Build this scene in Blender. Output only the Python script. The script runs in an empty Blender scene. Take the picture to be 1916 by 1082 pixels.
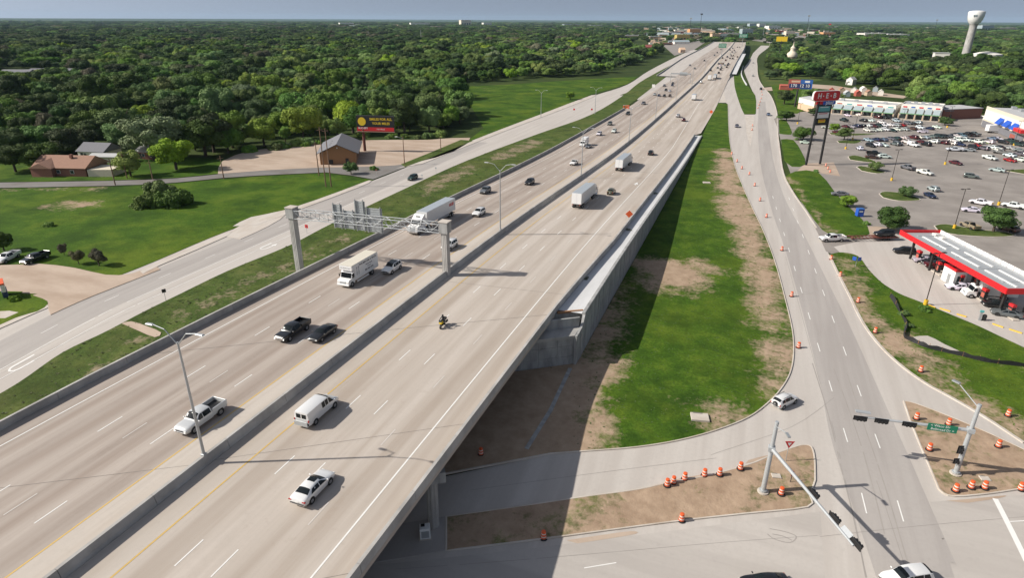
import bpy, bmesh, math, random
import numpy as np
from mathutils import Matrix, Vector
R = math.radians
rng = random.Random(7)
SC = bpy.context.scene
COL = SC.collection
# ------------------------------------------------------------------ camera
# World axes: X to the right of the freeway axis, Y along the freeway, Z up; the drone hangs over (0, 0).
F_PX, PITCH, YAW, ROLL, CAMH = 1171.0, math.atan(505.5 / 1171.0), R(20.39), 0.0045, 48.6
cd = bpy.data.cameras.new("camera")
cd.sensor_width = 36.0
cd.lens = F_PX / 1916.0 * 36.0
cd.clip_start, cd.clip_end = 0.5, 60000.0
cam = bpy.data.objects.new("camera", cd)
COL.objects.link(cam)
cam.matrix_world = (Matrix.Translation((0, 0, CAMH)) @ Matrix.Rotation(YAW, 4, 'Z')
                    @ Matrix.Rotation(R(90) - PITCH, 4, 'X') @ Matrix.Rotation(ROLL, 4, 'Z'))
SC.camera = cam
# ------------------------------------------------------------------ light
SUN_EL, SHADOW_AZ = R(37.0), R(24.4)          # shadows run along (cos az, sin az)
W = bpy.data.worlds.new("World")
SC.world = W
W.use_nodes = True
wn = W.node_tree
bg = wn.nodes["Background"]
sky = wn.nodes.new("ShaderNodeTexSky")
sky.sky_type = 'NISHITA'
sky.sun_disc = False
sky.sun_elevation = SUN_EL
sky.sun_rotation = math.atan2(-math.cos(SHADOW_AZ), -math.sin(SHADOW_AZ))
sky.altitude = 150
sky.air_density = 1.0
sky.dust_density = 2.2
sky.ozone_density = 1.2
# clear air: look a few degrees higher into the sky model everywhere, so the horizon is pale blue rather than dusty
tcw, addw, nrmw = wn.nodes.new("ShaderNodeTexCoord"), wn.nodes.new("ShaderNodeVectorMath"), wn.nodes.new("ShaderNodeVectorMath")
addw.operation, nrmw.operation = 'ADD', 'NORMALIZE'
addw.inputs[1].default_value = (0, 0, .34)
wn.links.new(tcw.outputs["Generated"], addw.inputs[0]); wn.links.new(addw.outputs[0], nrmw.inputs[0]); wn.links.new(nrmw.outputs[0], sky.inputs[0])
hsw = wn.nodes.new("ShaderNodeHueSaturation")
hsw.inputs["Saturation"].default_value = .60
wn.links.new(sky.outputs[0], hsw.inputs["Color"]); wn.links.new(hsw.outputs[0], bg.inputs[0])
bg.inputs[1].default_value = 0.086
sd = bpy.data.lights.new("sun", 'SUN')
sd.energy, sd.angle, sd.color = 4.15, R(0.53), (1.0, 0.94, 0.85)
sun = bpy.data.objects.new("sun", sd)
COL.objects.link(sun)
sun.location = (-60, -30, 90)
sun.rotation_euler = Vector((math.cos(SHADOW_AZ) * math.cos(SUN_EL), math.sin(SHADOW_AZ) * math.cos(SUN_EL),
                             -math.sin(SUN_EL))).to_track_quat('-Z', 'Y').to_euler()
vs = SC.view_settings
vs.view_transform, vs.look, vs.exposure, vs.gamma = 'Standard', 'None', 0.45, 1.0
vs.use_curve_mapping = False
SC.cycles.max_bounces = 6
SC.cycles.diffuse_bounces = 3
SC.cycles.volume_bounces = 1
# ------------------------------------------------------------------ geometry of the place
def zg(s):                                     # the ground dips towards the cross street under the overpass
    t = min(1, max(0, (75 - s) / 35.0))
    return -2.4 * t * t * (3 - 2 * t)
_ZS = [-200, 0, 60, 100, 120, 145, 170, 200, 235, 275, 320, 370, 430, 520, 600, 660, 730, 810, 900, 1350, 1480, 3000]
_ZZ = [7.6, 7.15, 6.95, 6.6, 6.2, 5.3, 4.2, 2.9, 1.6, .75, .35, .22, .2, .2, .4, 1.6, 3.8, 5.8, 6.7, 7.2, 6.4, 0]
def _raw(s): return float(np.interp(s, _ZS, _ZZ))
def zd(s):                                     # freeway deck profile, eased at the kinks
    return (_raw(s - 14) + _raw(s - 7) + 2 * _raw(s) + _raw(s + 7) + _raw(s + 14)) / 6.0
def ray(px, py):
    x, y = px - 958.0, 541.0 - py
    c, s = math.cos(ROLL), math.sin(ROLL)
    x, y = c * x - s * y, s * x + c * y
    fw = F_PX * math.cos(PITCH) + y * math.sin(PITCH)
    up = -F_PX * math.sin(PITCH) + y * math.cos(PITCH)
    return (x * math.cos(YAW) - fw * math.sin(YAW), x * math.sin(YAW) + fw * math.cos(YAW), up)
def G(px, py, off=0.0, surf=zg):               # surveyed ground position of a photo point (off = height above it)
    r = ray(px, py)
    z = surf(100.0)
    for _ in range(24):
        t = (z + off - CAMH) / min(r[2], -4.0)
        z = .5 * z + .5 * surf(r[1] * t)
    return Vector((r[0] * t, r[1] * t, z))
def D(px, py, off=0.0): return G(px, py, off, zd)
def Zat(px, py, p):                            # height of a photo point standing above ground point p
    r = ray(px, py)
    return CAMH + r[2] * math.hypot(p[0], p[1]) / math.hypot(r[0], r[1])
def deg_of(a, b): return math.atan2(b[1] - a[1], b[0] - a[0])
# ------------------------------------------------------------------ object helpers
def tag(o, label=None, cat=None, group=None, kind=None):
    if label: o["label"] = label
    if cat: o["category"] = cat
    if group: o["group"] = group
    if kind: o["kind"] = kind
    return o
def empty(name, loc=(0, 0, 0), rz=0.0, **k):
    o = bpy.data.objects.new(name, None)
    o.empty_display_size = 0.3
    o.location = loc
    o.rotation_euler = (0, 0, rz)
    COL.objects.link(o)
    return tag(o, **k)
def link(name, me, parent=None, **k):
    o = bpy.data.objects.new(name, me)
    COL.objects.link(o)
    if parent is not None: o.parent = parent
    return tag(o, **k)
def copy_tree(o, parent=None):
    c = o.copy()
    COL.objects.link(c)
    c.parent = parent
    for ch in o.children: copy_tree(ch, c)
    return c
class MB:
    """collects faces for one mesh"""
    def __init__(s): s.v, s.f, s.m, s.mats = [], [], [], []
    def mi(s, mat):
        if mat not in s.mats: s.mats.append(mat)
        return s.mats.index(mat)
    def add(s, vs, fs, mat=None):
        n = len(s.v)
        s.v += [tuple(p) for p in vs]
        i = s.mi(mat)
        for f in fs:
            s.f.append([n + k for k in f]); s.m.append(i)
        return s
    def box(s, c, d, mat=None, bev=0.0, rz=0.0):
        hx, hy, hz = d[0] / 2, d[1] / 2, d[2] / 2
        ca, sa = math.cos(rz), math.sin(rz)
        if bev <= 0:
            P = [(x, y, z) for z in (-hz, hz) for x, y in ((-hx, -hy), (hx, -hy), (hx, hy), (-hx, hy))]
            Fs = [(3, 2, 1, 0), (4, 5, 6, 7), (0, 1, 5, 4), (1, 2, 6, 5), (2, 3, 7, 6), (3, 0, 4, 7)]
        else:
            b = min(bev, hx * .9, hy * .9, hz * .9)
            P = []
            for z, k in ((-hz, b), (-hz + b, 0), (hz - b, 0), (hz, b)):
                P += [(x * (hx - k if True else 0), y * (hy - k), z) for x, y in ((-1, -1), (1, -1), (1, 1), (-1, 1))]
            Fs = [(3, 2, 1, 0), (12, 13, 14, 15)]
            for l in range(3):
                for i in range(4):
                    j = (i + 1) % 4
                    Fs.append((l * 4 + i, l * 4 + j, l * 4 + 4 + j, l * 4 + 4 + i))
        return s.add([(c[0] + x * ca - y * sa, c[1] + x * sa + y * ca, c[2] + z) for x, y, z in P], Fs, mat)
    def cyl(s, a, b, r0, r1=None, n=10, mat=None, caps=True):
        r1 = r0 if r1 is None else r1
        a, b = Vector(a), Vector(b)
        z = (b - a).normalized()
        x = z.orthogonal().normalized()
        y = z.cross(x)
        P = []
        for p, r in ((a, r0), (b, r1)):
            for i in range(n):
                t = 2 * math.pi * i / n
                P.append(p + x * (r * math.cos(t)) + y * (r * math.sin(t)))
        Fs = [(i, (i + 1) % n, n + (i + 1) % n, n + i) for i in range(n)]
        if caps: Fs += [tuple(range(n - 1, -1, -1)), tuple(range(n, 2 * n))]
        return s.add(P, Fs, mat)
    def lathe(s, c, prof, n=14, mat=None):     # prof = [(r, z)...] from bottom to top
        P, Fs = [], []
        for r, z in prof:
            for i in range(n):
                t = 2 * math.pi * i / n
                P.append((c[0] + r * math.cos(t), c[1] + r * math.sin(t), c[2] + z))
        for l in range(len(prof) - 1):
            for i in range(n):
                j = (i + 1) % n
                Fs.append((l * n + i, l * n + j, l * n + n + j, l * n + n + i))
        Fs += [tuple(range(n - 1, -1, -1)), tuple(range((len(prof) - 1) * n, len(prof) * n))]
        return s.add(P, Fs, mat)
    def prism(s, poly, z0, z1, mat=None):      # poly counter-clockwise in xy
        n = len(poly)
        P = [(p[0], p[1], z0) for p in poly] + [(p[0], p[1], z1) for p in poly]
        Fs = [tuple(range(n - 1, -1, -1)), tuple(range(n, 2 * n))]
        Fs += [(i, (i + 1) % n, n + (i + 1) % n, n + i) for i in range(n)]
        return s.add(P, Fs, mat)
    def sweep(s, path, prof, mat=None, caps=True):
        """prof = [(side, up)...] counter-clockwise seen along the path"""
        P, Fs = [], []
        m = len(prof)
        for i, p in enumerate(path):
            a, b = path[max(0, i - 1)], path[min(len(path) - 1, i + 1)]
            t = Vector((b[0] - a[0], b[1] - a[1], 0)).normalized()
            r = Vector((t.y, -t.x, 0))
            for sd_, u in prof: P.append((p[0] + r.x * sd_, p[1] + r.y * sd_, p[2] + u))
        for i in range(len(path) - 1):
            for j in range(m):
                k = (j + 1) % m
                Fs.append((i * m + j, i * m + k, i * m + m + k, i * m + m + j))
        if caps: Fs += [tuple(range(m - 1, -1, -1)), tuple(range((len(path) - 1) * m, len(path) * m))]
        return s.add(P, Fs, mat)
    def mesh(s, name, mat=None, smooth=0):
        me = bpy.data.meshes.new(name)
        me.from_pydata(s.v, [], s.f)
        mats = [m if m is not None else mat for m in s.mats]
        for m in mats: me.materials.append(M(m) if isinstance(m, str) else m)
        if len(mats) > 1: me.polygons.foreach_set("material_index", s.m)
        if smooth:
            me.polygons.foreach_set("use_smooth", [True] * len(s.f))
            me.set_sharp_from_angle(angle=R(smooth))
        me.update()
        return me
    def build(s, name, mat=None, parent=None, smooth=0, **k):
        return link(name, s.mesh(name, mat, smooth), parent, **k)
# ------------------------------------------------------------------ materials
_M = {}
def M(n):
    if n not in _M: raise KeyError(n)
    return _M[n]
class NT:
    def __init__(s, name):
        s.mat = bpy.data.materials.new(name)
        s.mat.use_nodes = True
        s.t = s.mat.node_tree
        s.b = s.t.nodes["Principled BSDF"]
        _M[name] = s.mat
    def n(s, typ, **k):
        o = s.t.nodes.new("ShaderNode" + typ)
        for a, v in k.items(): setattr(o, a, v)
        return o
    def l(s, a, b): s.t.links.new(a, b)
    def coord(s, scale=(1, 1, 1), rot=(0, 0, 0), kind="Object"):
        tc, mp = s.n("TexCoord"), s.n("Mapping")
        s.l(tc.outputs[kind], mp.inputs[0])
        mp.inputs["Scale"].default_value = scale
        mp.inputs["Rotation"].default_value = rot
        return mp.outputs[0]
    def noise(s, vec, scale, detail=4, rough=.55):
        o = s.n("TexNoise")
        s.l(vec, o.inputs["Vector"])
        o.inputs["Scale"].default_value = scale
        o.inputs["Detail"].default_value = detail
        o.inputs["Roughness"].default_value = rough
        return o.outputs["Fac"]
    def ramp(s, fac, stops):
        o = s.n("ValToRGB")
        s.l(fac, o.inputs[0])
        e = o.color_ramp.elements
        while len(e) < len(stops): e.new(0.5)
        for i, (p, c) in enumerate(stops):
            e[i].position = p
            e[i].color = (*c, 1) if not isinstance(c, (int, float)) else (c, c, c, 1)
        return o.outputs[0]
    def mix(s, fac, a, b, mode='MIX'):
        o = s.n("Mix", data_type='RGBA', blend_type=mode)
        for sock, v in ((o.inputs[0], fac), (o.inputs[6], a), (o.inputs[7], b)):
            if hasattr(v, "links"): s.l(v, sock)
            elif isinstance(v, (int, float)): sock.default_value = v
            else: sock.default_value = (*v, 1)
        return o.outputs[2]
    def math(s, op, a, b=0.0, clamp=False):
        o = s.n("Math", operation=op, use_clamp=clamp)
        for sock, v in ((o.inputs[0], a), (o.inputs[1], b)):
            if hasattr(v, "links"): s.l(v, sock)
            else: sock.default_value = v
        return o.outputs[0]
    def attr(s, name):
        o = s.n("Attribute", attribute_name=name)
        return o.outputs["Fac"]
    def color(s, c):
        if hasattr(c, "links"): s.l(c, s.b.inputs["Base Color"])
        else: s.b.inputs["Base Color"].default_value = (*c, 1)
    def bump(s, h, strength=.3, dist=.05):
        o = s.n("Bump")
        o.inputs["Strength"].default_value = strength
        o.inputs["Distance"].default_value = dist
        s.l(h, o.inputs["Height"])
        s.l(o.outputs[0], s.b.inputs["Normal"])
    def set(s, rough=.6, metal=0.0, **k):
        s.b.inputs["Roughness"].default_value = rough
        s.b.inputs["Metallic"].default_value = metal
        for a, v in k.items(): s.b.inputs[a.replace("_", " ")].default_value = v
        return s
def plain(name, c, rough=.6, metal=0.0, var=.12, scale=1.5, **k):
    n = NT(name)
    nz = n.noise(n.coord(), scale, 3)
    n.color(n.mix(n.math('MULTIPLY', nz, 1.0), tuple(x * (1 - var) for x in c), tuple(min(1, x * (1 + var)) for x in c)))
    return n.set(rough, metal, **k)
def concrete(name, c, streak=(.35, .012), amt=.25, tint=(.92, .86, .8), rot=0.0, blotch=.06, rough=.85, lanes=None, spots=.12):
    """worn concrete: blotches, long streaks left by traffic, fine grain"""
    n = NT(name)
    v = n.coord(rot=(0, 0, rot))
    vs_ = n.coord(scale=(streak[0], streak[1], .2), rot=(0, 0, rot))
    st = n.ramp(n.noise(vs_, 1.0, 5, .6), [(.38, 0), (.62, 1)])
    bl = n.ramp(n.noise(v, blotch, 6, .62), [(.35, 0), (.65, 1)])
    fi = n.noise(v, 2.2, 5, .7)
    dk = tuple(a * b for a, b in zip(c, tint))
    lo = tuple(x * (1 - amt) for x in dk)
    base = n.mix(st, c, lo)
    base = n.mix(n.math('MULTIPLY', bl, .55), base, tuple(x * (1 - amt * .55) for x in c))
    base = n.mix(n.math('MULTIPLY', n.ramp(fi, [(.3, 1), (.55, 0)]), .35), base, tuple(x * .8 for x in c))
    sp_ = n.ramp(n.noise(v, .9, 4, .75), [(.60, 0), (.70, 1)])
    base = n.mix(n.math('MULTIPLY', sp_, spots * 2), base, tuple(x * .72 for x in dk))
    if lanes:                                    # oil and rubber bands down the middle of each lane
        sx = n.n("SeparateXYZ"); n.l(v, sx.inputs[0])
        co = n.math('COSINE', n.math('MULTIPLY', n.math('ADD', sx.outputs[0], -lanes[0]), 2 * math.pi / lanes[1]))
        band = n.ramp(n.math('MULTIPLY', n.math('SUBTRACT', 1.0, co), .5), [(.45, 0), (.95, 1)])
        wob = n.ramp(n.noise(n.coord(scale=(.25, .02, .2)), 1.3, 4, .6), [(.35, 0), (.62, 1)])
        base = n.mix(n.math('MULTIPLY', n.math('MULTIPLY', band, wob), lanes[2]), base, tuple(x * .70 for x in dk))
    n.color(base)
    n.bump(fi, .15, .02)
    n.set(rough)
    return n
concrete("deck_concrete", (.50, .445, .392), amt=.24, lanes=(-39.28, 3.64, .5))
concrete("deck_concrete_worn", (.455, .395, .345), amt=.36, tint=(.9, .84, .8), lanes=(-62.0, 3.62, .95))
concrete("road_concrete", (.49, .453, .415), amt=.12, tint=(.96, .94, .93), rot=R(-3), streak=(.5, .02))
concrete("road_concrete_dark", (.39, .36, .335), amt=.14, tint=(.95, .94, .94), rot=R(-3), streak=(.5, .02))
concrete("cross_concrete", (.455, .42, .385), amt=.13, tint=(.95, .94, .94), rot=R(-36), streak=(.02, .4))
concrete("new_concrete", (.54, .495, .445), amt=.1, streak=(.6, .2))
concrete("ledge_concrete", (.62, .62, .62), amt=.12, streak=(.6, .1), tint=(.95, .95, .95))
concrete("barrier_concrete", (.47, .455, .43), amt=.34, streak=(.4, .25), blotch=.3, tint=(.9, .9, .9))
concrete("wall_concrete", (.41, .41, .40), amt=.42, streak=(.8, .8), blotch=.5, tint=(.9, .9, .9))
concrete("curb_concrete", (.55, .50, .44), amt=.18, streak=(.3, .3), blotch=.4)
concrete("lot_asphalt", (.30, .27, .243), amt=.3, streak=(.1, .1), blotch=.05, tint=(.95, .93, .92))
concrete("dirt_lot", (.47, .37, .29), amt=.2, streak=(.08, .2), blotch=.08)
concrete("old_asphalt", (.20, .19, .18), amt=.2, streak=(.1, .1), blotch=.08)
plain("tyre_mark", (.31, .285, .262), .85, var=.15, scale=.6)
plain("joint_dark", (.17, .155, .14), .9)
plain("joint_faint", (.27, .25, .23), .9)
plain("paint_white", (.74, .73, .70), .6, var=.08, scale=3)
plain("paint_faded", (.55, .51, .47), .7, var=.1, scale=3)
plain("paint_yellow", (.60, .40, .11), .65, var=.12, scale=3)
plain("galv", (.42, .44, .45), .45, .55, var=.1)
plain("galv_pale", (.44, .46, .47), .5, .35, var=.08)
plain("sign_back", (.44, .46, .47), .5, .3, var=.1)
plain("white_metal", (.72, .72, .70), .45, var=.05)
plain("black", (.012, .012, .013), .5, var=.1)
plain("rubber", (.018, .018, .018), .85, var=.1)
plain("dark_steel", (.035, .033, .032), .55, .2)
plain("bronze_pole", (.035, .027, .022), .5, .3)
plain("rim", (.42, .42, .43), .3, .8)
plain("chrome", (.6, .6, .6), .2, .9)
plain("lamp_lens", (.75, .75, .72), .15, var=.03)
plain("tail_red", (.35, .015, .012), .2, var=.05)
plain("orange", (.72, .115, .03), .5, var=.1)
plain("drum_white", (.72, .66, .6), .5, var=.1)
plain("red", (.62, .012, .018), .35, var=.04)
plain("sign_red", (.55, .02, .025), .45, var=.05)
plain("sign_blue", (.03, .12, .38), .45, var=.05)
plain("blue", (.02, .09, .45), .45, var=.06)
plain("sign_green", (.0, .16, .085), .45, var=.05)
plain("teal", (.10, .36, .36), .45, var=.05)
plain("yellow", (.72, .5, .02), .5, var=.06)
plain("yellow_base", (.68, .42, .03), .6, var=.08)
plain("cream", (.62, .55, .44), .8, var=.06)
plain("offwhite", (.72, .69, .63), .8, var=.05)
plain("tan", (.50, .38, .27), .85, var=.08)
plain("peach", (.60, .42, .29), .85, var=.06)
plain("brick_wall", (.25, .11, .08), .9, var=.2, scale=4)
plain("brown_wall", (.30, .16, .075), .85, var=.12, scale=2)
plain("grey_roof", (.16, .16, .175), .85, var=.12)
plain("pale_roof", (.43, .43, .43), .8, var=.1, scale=.4)
plain("brown_roof", (.29, .165, .115), .9, var=.14, scale=1.2)
plain("slate_awning", (.30, .36, .38), .7, var=.08)
plain("green_trim", (.16, .32, .16), .7, var=.08)
plain("wood", (.33, .17, .08), .8, var=.2, scale=3)
plain("pole_wood", (.20, .12, .08), .9, var=.2, scale=2)
plain("bark", (.075, .055, .042), .95, var=.25, scale=3)
plain("rust", (.15, .05, .035), .8, var=.2)
plain("skin", (.42, .24, .16), .6)
plain("cloth_dark", (.02, .02, .024), .8)
plain("silt_fabric", (.02, .02, .022), .75, var=.2)
plain("gravel", (.44, .40, .36), .95, var=.25, scale=9)
plain("orange_roof", (.55, .28, .12), .8)
plain("red_roof", (.42, .07, .06), .8)
plain("burnt_red", (.40, .10, .07), .8)
plain("navy_panel", (.02, .035, .12), .4)
plain("glass_far", (.03, .045, .05), .12)
plain("olive_metal", (.12, .13, .10), .6)
plain("primer_grey", (.32, .33, .34), .5, .2)
plain("trailer_white", (.66, .67, .67), .4, .1, var=.04, scale=.8)
plain("trailer_grey", (.46, .50, .53), .4, .3, var=.06, scale=.8)
plain("box_cream", (.62, .58, .49), .6, var=.08, scale=.7)
plain("truck_white", (.76, .76, .75), .3, var=.03)
plain("truck_text", (.05, .055, .06), .6)
plain("asphalt_dark", (.06, .06, .06), .9)
g_ = NT("car_paint")
oi = g_.n("ObjectInfo")
g_.color(oi.outputs["Color"])
g_.set(.28, .15, Coat_Weight=.6, Coat_Roughness=.08)
g_ = NT("car_glass"); g_.color((.012, .016, .018)); g_.set(.02, 0, Specular_IOR_Level=.22)
g_ = NT("tinted_glass"); g_.color((.04, .06, .065)); g_.set(.08, 0)
def foliage(name, lo, mid, hi, scale=.35):
    n = NT(name)
    v = n.coord()
    oi = n.n("ObjectInfo")
    nz = n.noise(v, scale, 3, .6)
    c = n.ramp(nz, [(.3, lo), (.5, mid), (.72, hi)])
    hsv = n.n("HueSaturation")
    n.l(c, hsv.inputs["Color"])
    n.l(n.math('ADD', n.math('MULTIPLY', oi.outputs["Random"], .045), .478), hsv.inputs["Hue"])
    n.l(n.math('ADD', n.math('MULTIPLY', n.math('FRACT', n.math('MULTIPLY', oi.outputs["Random"], 7.31)), .7), .62), hsv.inputs["Value"])
    n.l(n.math('ADD', n.math('MULTIPLY', n.math('FRACT', n.math('MULTIPLY', oi.outputs["Random"], 3.77)), .3), .75), hsv.inputs["Saturation"])
    n.color(hsv.outputs[0])
    n.set(.75)
    n.b.inputs["Specular IOR Level"].default_value = .2
    return n
foliage("leaf_green", (0.076, 0.14, 0.02), (0.118, 0.211, 0.03), (0.173, 0.281, 0.044))
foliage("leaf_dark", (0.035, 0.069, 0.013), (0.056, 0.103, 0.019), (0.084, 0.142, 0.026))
foliage("leaf_yellow", (0.133, 0.207, 0.023), (0.195, 0.293, 0.033), (0.257, 0.353, 0.05))
foliage("leaf_grey", (0.123, 0.174, 0.069), (0.176, 0.239, 0.094), (0.23, 0.297, 0.125))
foliage("leaf_brown", (0.106, 0.102, 0.053), (0.149, 0.144, 0.075), (0.192, 0.183, 0.1))
foliage("leaf_plum", (0.05, 0.053, 0.027), (0.078, 0.075, 0.044), (0.121, 0.105, 0.062))
def ground(name, grass=((.030, .068, .008), (.058, .118, .011), (.108, .165, .017)), soil=((.28, .20, .135), (.42, .315, .225)),
           thr=.5, soft=.16, nscale=.12, gscale=.25):
    """grass over bare soil; vertex attribute 'soil' (0..1) pulls the mask towards soil"""
    n = NT(name)
    v = n.coord()
    a = n.attr("soil")
    big = n.noise(v, nscale, 6, .65)
    fine = n.noise(v, 1.1, 4, .7)
    m = n.math('ADD', n.math('MULTIPLY', a, 1.0), n.math('MULTIPLY', n.math('SUBTRACT', n.math('ADD', n.math('MULTIPLY', big, .65), n.math('MULTIPLY', fine, .35)), .5), 2.2))
    mask = n.ramp(m, [(max(0, thr - soft), 0), (min(1, thr + soft), 1)])
    gn = n.noise(v, gscale, 5, .65)
    gcol = n.ramp(gn, [(.32, grass[0]), (.5, grass[1]), (.70, grass[2])])
    gcol = n.mix(n.math('MULTIPLY', n.ramp(n.noise(v, 2.6, 3, .7), [(.35, 1), (.6, 0)]), .5), gcol, tuple(x * .45 for x in grass[0]))
    pale = n.ramp(n.noise(v, .035, 5, .7), [(.47, 0), (.68, 1)])
    gcol = n.mix(n.math('MULTIPLY', pale, .42), gcol, tuple(a_ * b_ for a_, b_ in zip(grass[2], (1.2, 1.0, .95))))
    deep = n.ramp(n.noise(v, .09, 5, .7), [(.5, 0), (.66, 1)])
    gcol = n.mix(n.math('MULTIPLY', deep, .5), gcol, tuple(x * .62 for x in grass[0]))
    scol = n.ramp(n.noise(v, .5, 6, .65), [(.3, soil[0]), (.7, soil[1])])
    n.color(n.mix(mask, gcol, scol))
    n.bump(fine, .6, .15)
    n.set(.95)
    n.b.inputs["Specular IOR Level"].default_value = .1
    return n
ground("verge")
ground("field_grass", thr=.62, gscale=.07)
ground("weedy", grass=((.045, .07, .018), (.075, .115, .025), (.13, .15, .05)), soil=((.19, .155, .10), (.29, .235, .155)), thr=.55, nscale=.2, soft=.12)
ground("bare_soil", soil=((.27, .19, .13), (.42, .31, .22)), thr=.35)
ground("forest_floor", grass=((.03, .05, .014), (.045, .07, .018), (.065, .09, .025)), soil=((.05, .05, .03), (.07, .065, .04)), thr=.75, gscale=.02, nscale=.01)
# ------------------------------------------------------------------ ground and roads
def smooth_line(pts, n=4):
    pts = [Vector((p[0], p[1], 0)) for p in pts]
    out = []
    for i in range(len(pts) - 1):
        p0, p1, p2, p3 = pts[max(0, i - 1)], pts[i], pts[i + 1], pts[min(len(pts) - 1, i + 2)]
        for k in range(n):
            t = k / n
            out.append(.5 * ((2 * p1) + (p2 - p0) * t + (2 * p0 - 5 * p1 + 4 * p2 - p3) * t * t + (3 * p1 - p0 - 3 * p2 + p3) * t ** 3))
    out.append(pts[-1])
    return out
def pix(*pp): return [G(*p) for p in pp]
def pline(*pp, n=4): return smooth_line(pix(*pp), n)
def sdist(p, poly):                            # signed distance in xy, negative inside
    x, y = p[0], p[1]
    best, ins = 1e9, False
    for i in range(len(poly)):
        ax, ay = poly[i][0], poly[i][1]
        bx, by = poly[i - 1][0], poly[i - 1][1]
        if (ay > y) != (by > y) and x < (bx - ax) * (y - ay) / (by - ay) + ax: ins = not ins
        dx, dy = bx - ax, by - ay
        t = max(0, min(1, ((x - ax) * dx + (y - ay) * dy) / (dx * dx + dy * dy + 1e-9)))
        best = min(best, math.hypot(x - ax - t * dx, y - ay - t * dy))
    return -best if ins else best
def patch(name, poly, off, mat, cell=0.0, mask=None, base=0.0, surf=zg, parent=None, skirt=0.0, **k):
    bm = bmesh.new()
    f = bm.faces.new([bm.verts.new((p[0], p[1], 0)) for p in poly])
    f.normal_update()
    if f.normal.z < 0: f.normal_flip()
    bmesh.ops.triangulate(bm, faces=[f])
    xs, ys = [p[0] for p in poly], [p[1] for p in poly]
    def cuts(lo, hi, c): return [lo + (i + .5) * c for i in range(int((hi - lo) / c))]
    if cell:
        for ax, lo, hi in ((0, min(xs), max(xs)), (1, min(ys), max(ys))):
            for c in cuts(lo, hi, cell):
                co, no = [0, 0, 0], [0, 0, 0]
                co[ax], no[ax] = c, 1
                bmesh.ops.bisect_plane(bm, geom=bm.verts[:] + bm.edges[:] + bm.faces[:], plane_co=co, plane_no=no)
    elif min(ys) < 76:
        for c in range(38, 78, 3):
            bmesh.ops.bisect_plane(bm, geom=bm.verts[:] + bm.edges[:] + bm.faces[:], plane_co=(0, c, 0), plane_no=(0, 1, 0))
    if skirt:
        be = [e for e in bm.edges if len(e.link_faces) == 1]
        r = bmesh.ops.extrude_edge_only(bm, edges=be)
        for v in r["geom"]:
            if isinstance(v, bmesh.types.BMVert): v.co.z = -skirt
    for v in bm.verts: v.co.z += surf(v.co.y) + off
    me = bpy.data.meshes.new(name)
    bm.to_mesh(me); bm.free()
    me.materials.append(M(mat))
    if mask or base:
        at = me.attributes.new("soil", 'FLOAT', 'POINT')
        at.data.foreach_set("value", [base + (mask(v.co) if mask else 0) for v in me.vertices])
    k.setdefault("kind", "structure")
    return link(name, me, parent, **k)
def soilmask(polys, width=2.5):                # +1 well inside a bare patch, 0 outside it
    def f(p):
        d = min(sdist(p, q) for q in polys)
        return max(0.0, min(1.0, .5 - d / width * .5))
    return f
def curb(name, path, parent=None, h=.14, w=.2, mat="curb_concrete", **k):
    path = [(p[0], p[1], zg(p[1])) for p in path]
    m = MB().sweep(path, [(-w / 2, -.1), (w / 2, -.1), (w / 2, h - .03), (w / 2 - .03, h), (-w / 2 + .03, h), (-w / 2, h - .03)])
    return m.build(name, mat, parent, **k)
# terrain sheet to the horizon
xs = sorted(set([-30000, -12000, -6000, -3000, -1500, -900] + list(range(-600, 601, 60)) + [900, 1500, 3000, 6000, 12000, 30000]))
ys = sorted(set([-6000, -1500, -600, -200, -100] + list(range(30, 84, 3)) + [100, 130, 180, 250, 350, 500, 800, 1500, 3000, 6000, 12000, 40000]))
mb = MB()
mb.add([(x, y, zg(y) - .10) for y in ys for x in xs],
       [(j * len(xs) + i, j * len(xs) + i + 1, (j + 1) * len(xs) + i + 1, (j + 1) * len(xs) + i) for j in range(len(ys) - 1) for i in range(len(xs) - 1)])
mb.build("ground", "forest_floor", kind="structure")
# ---- right of the freeway
FR_L = [(1409, 99), (1400.6, 116), (1392, 128.6), (1400.6, 153.6), (1411, 179), (1413, 214)]
FR_LN = [(1362, 195), (1364, 250), (1372, 300), (1388, 345), (1408, 390), (1427, 430), (1443, 470), (1456, 510), (1469, 560), (1481, 610), (1485, 650), (1481, 690), (1466, 722), (1440, 752), (1400, 782), (1340, 806), (1270, 825), (1190, 838), (1100, 845), (1030, 850)]
FR_R = [(1437, 72), (1440, 85), (1419, 103.5), (1417, 124), (1419, 145), (1428, 162), (1442, 178.7), (1453, 208), (1455, 244), (1459, 280), (1466, 325), (1485, 362), (1510, 398), (1532, 434)]
FR_RN = [(1552, 478), (1567, 510), (1590, 555), (1612, 600), (1640, 640), (1680, 680), (1730, 717), (1780, 745), (1840, 780), (1916, 830)]
left_edge = pline(*FR_LN)
right_far, right_near = pline(*FR_R), pline(*FR_RN)
le_end = left_edge[-1]
SK = .70                                        # skew of the cross street
def cross(b, s0): return Vector((b, s0 + SK * b, 0))
road = [Vector((-75, le_end.y - SK * (le_end.x + 75), 0))] + left_edge[::-1]
farl = pline(*FR_L)
poly = road + [G(1392, 214)] + farl[::-1] + right_far + right_near + [G(2040, 905), Vector((300, 150, 0)), Vector((300, -60, 0)), Vector((-75, -60, 0))]
patch("frontage_road", poly, 0.0, "road_concrete", label="pale concrete frontage road and intersection beside the overpass")
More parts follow.
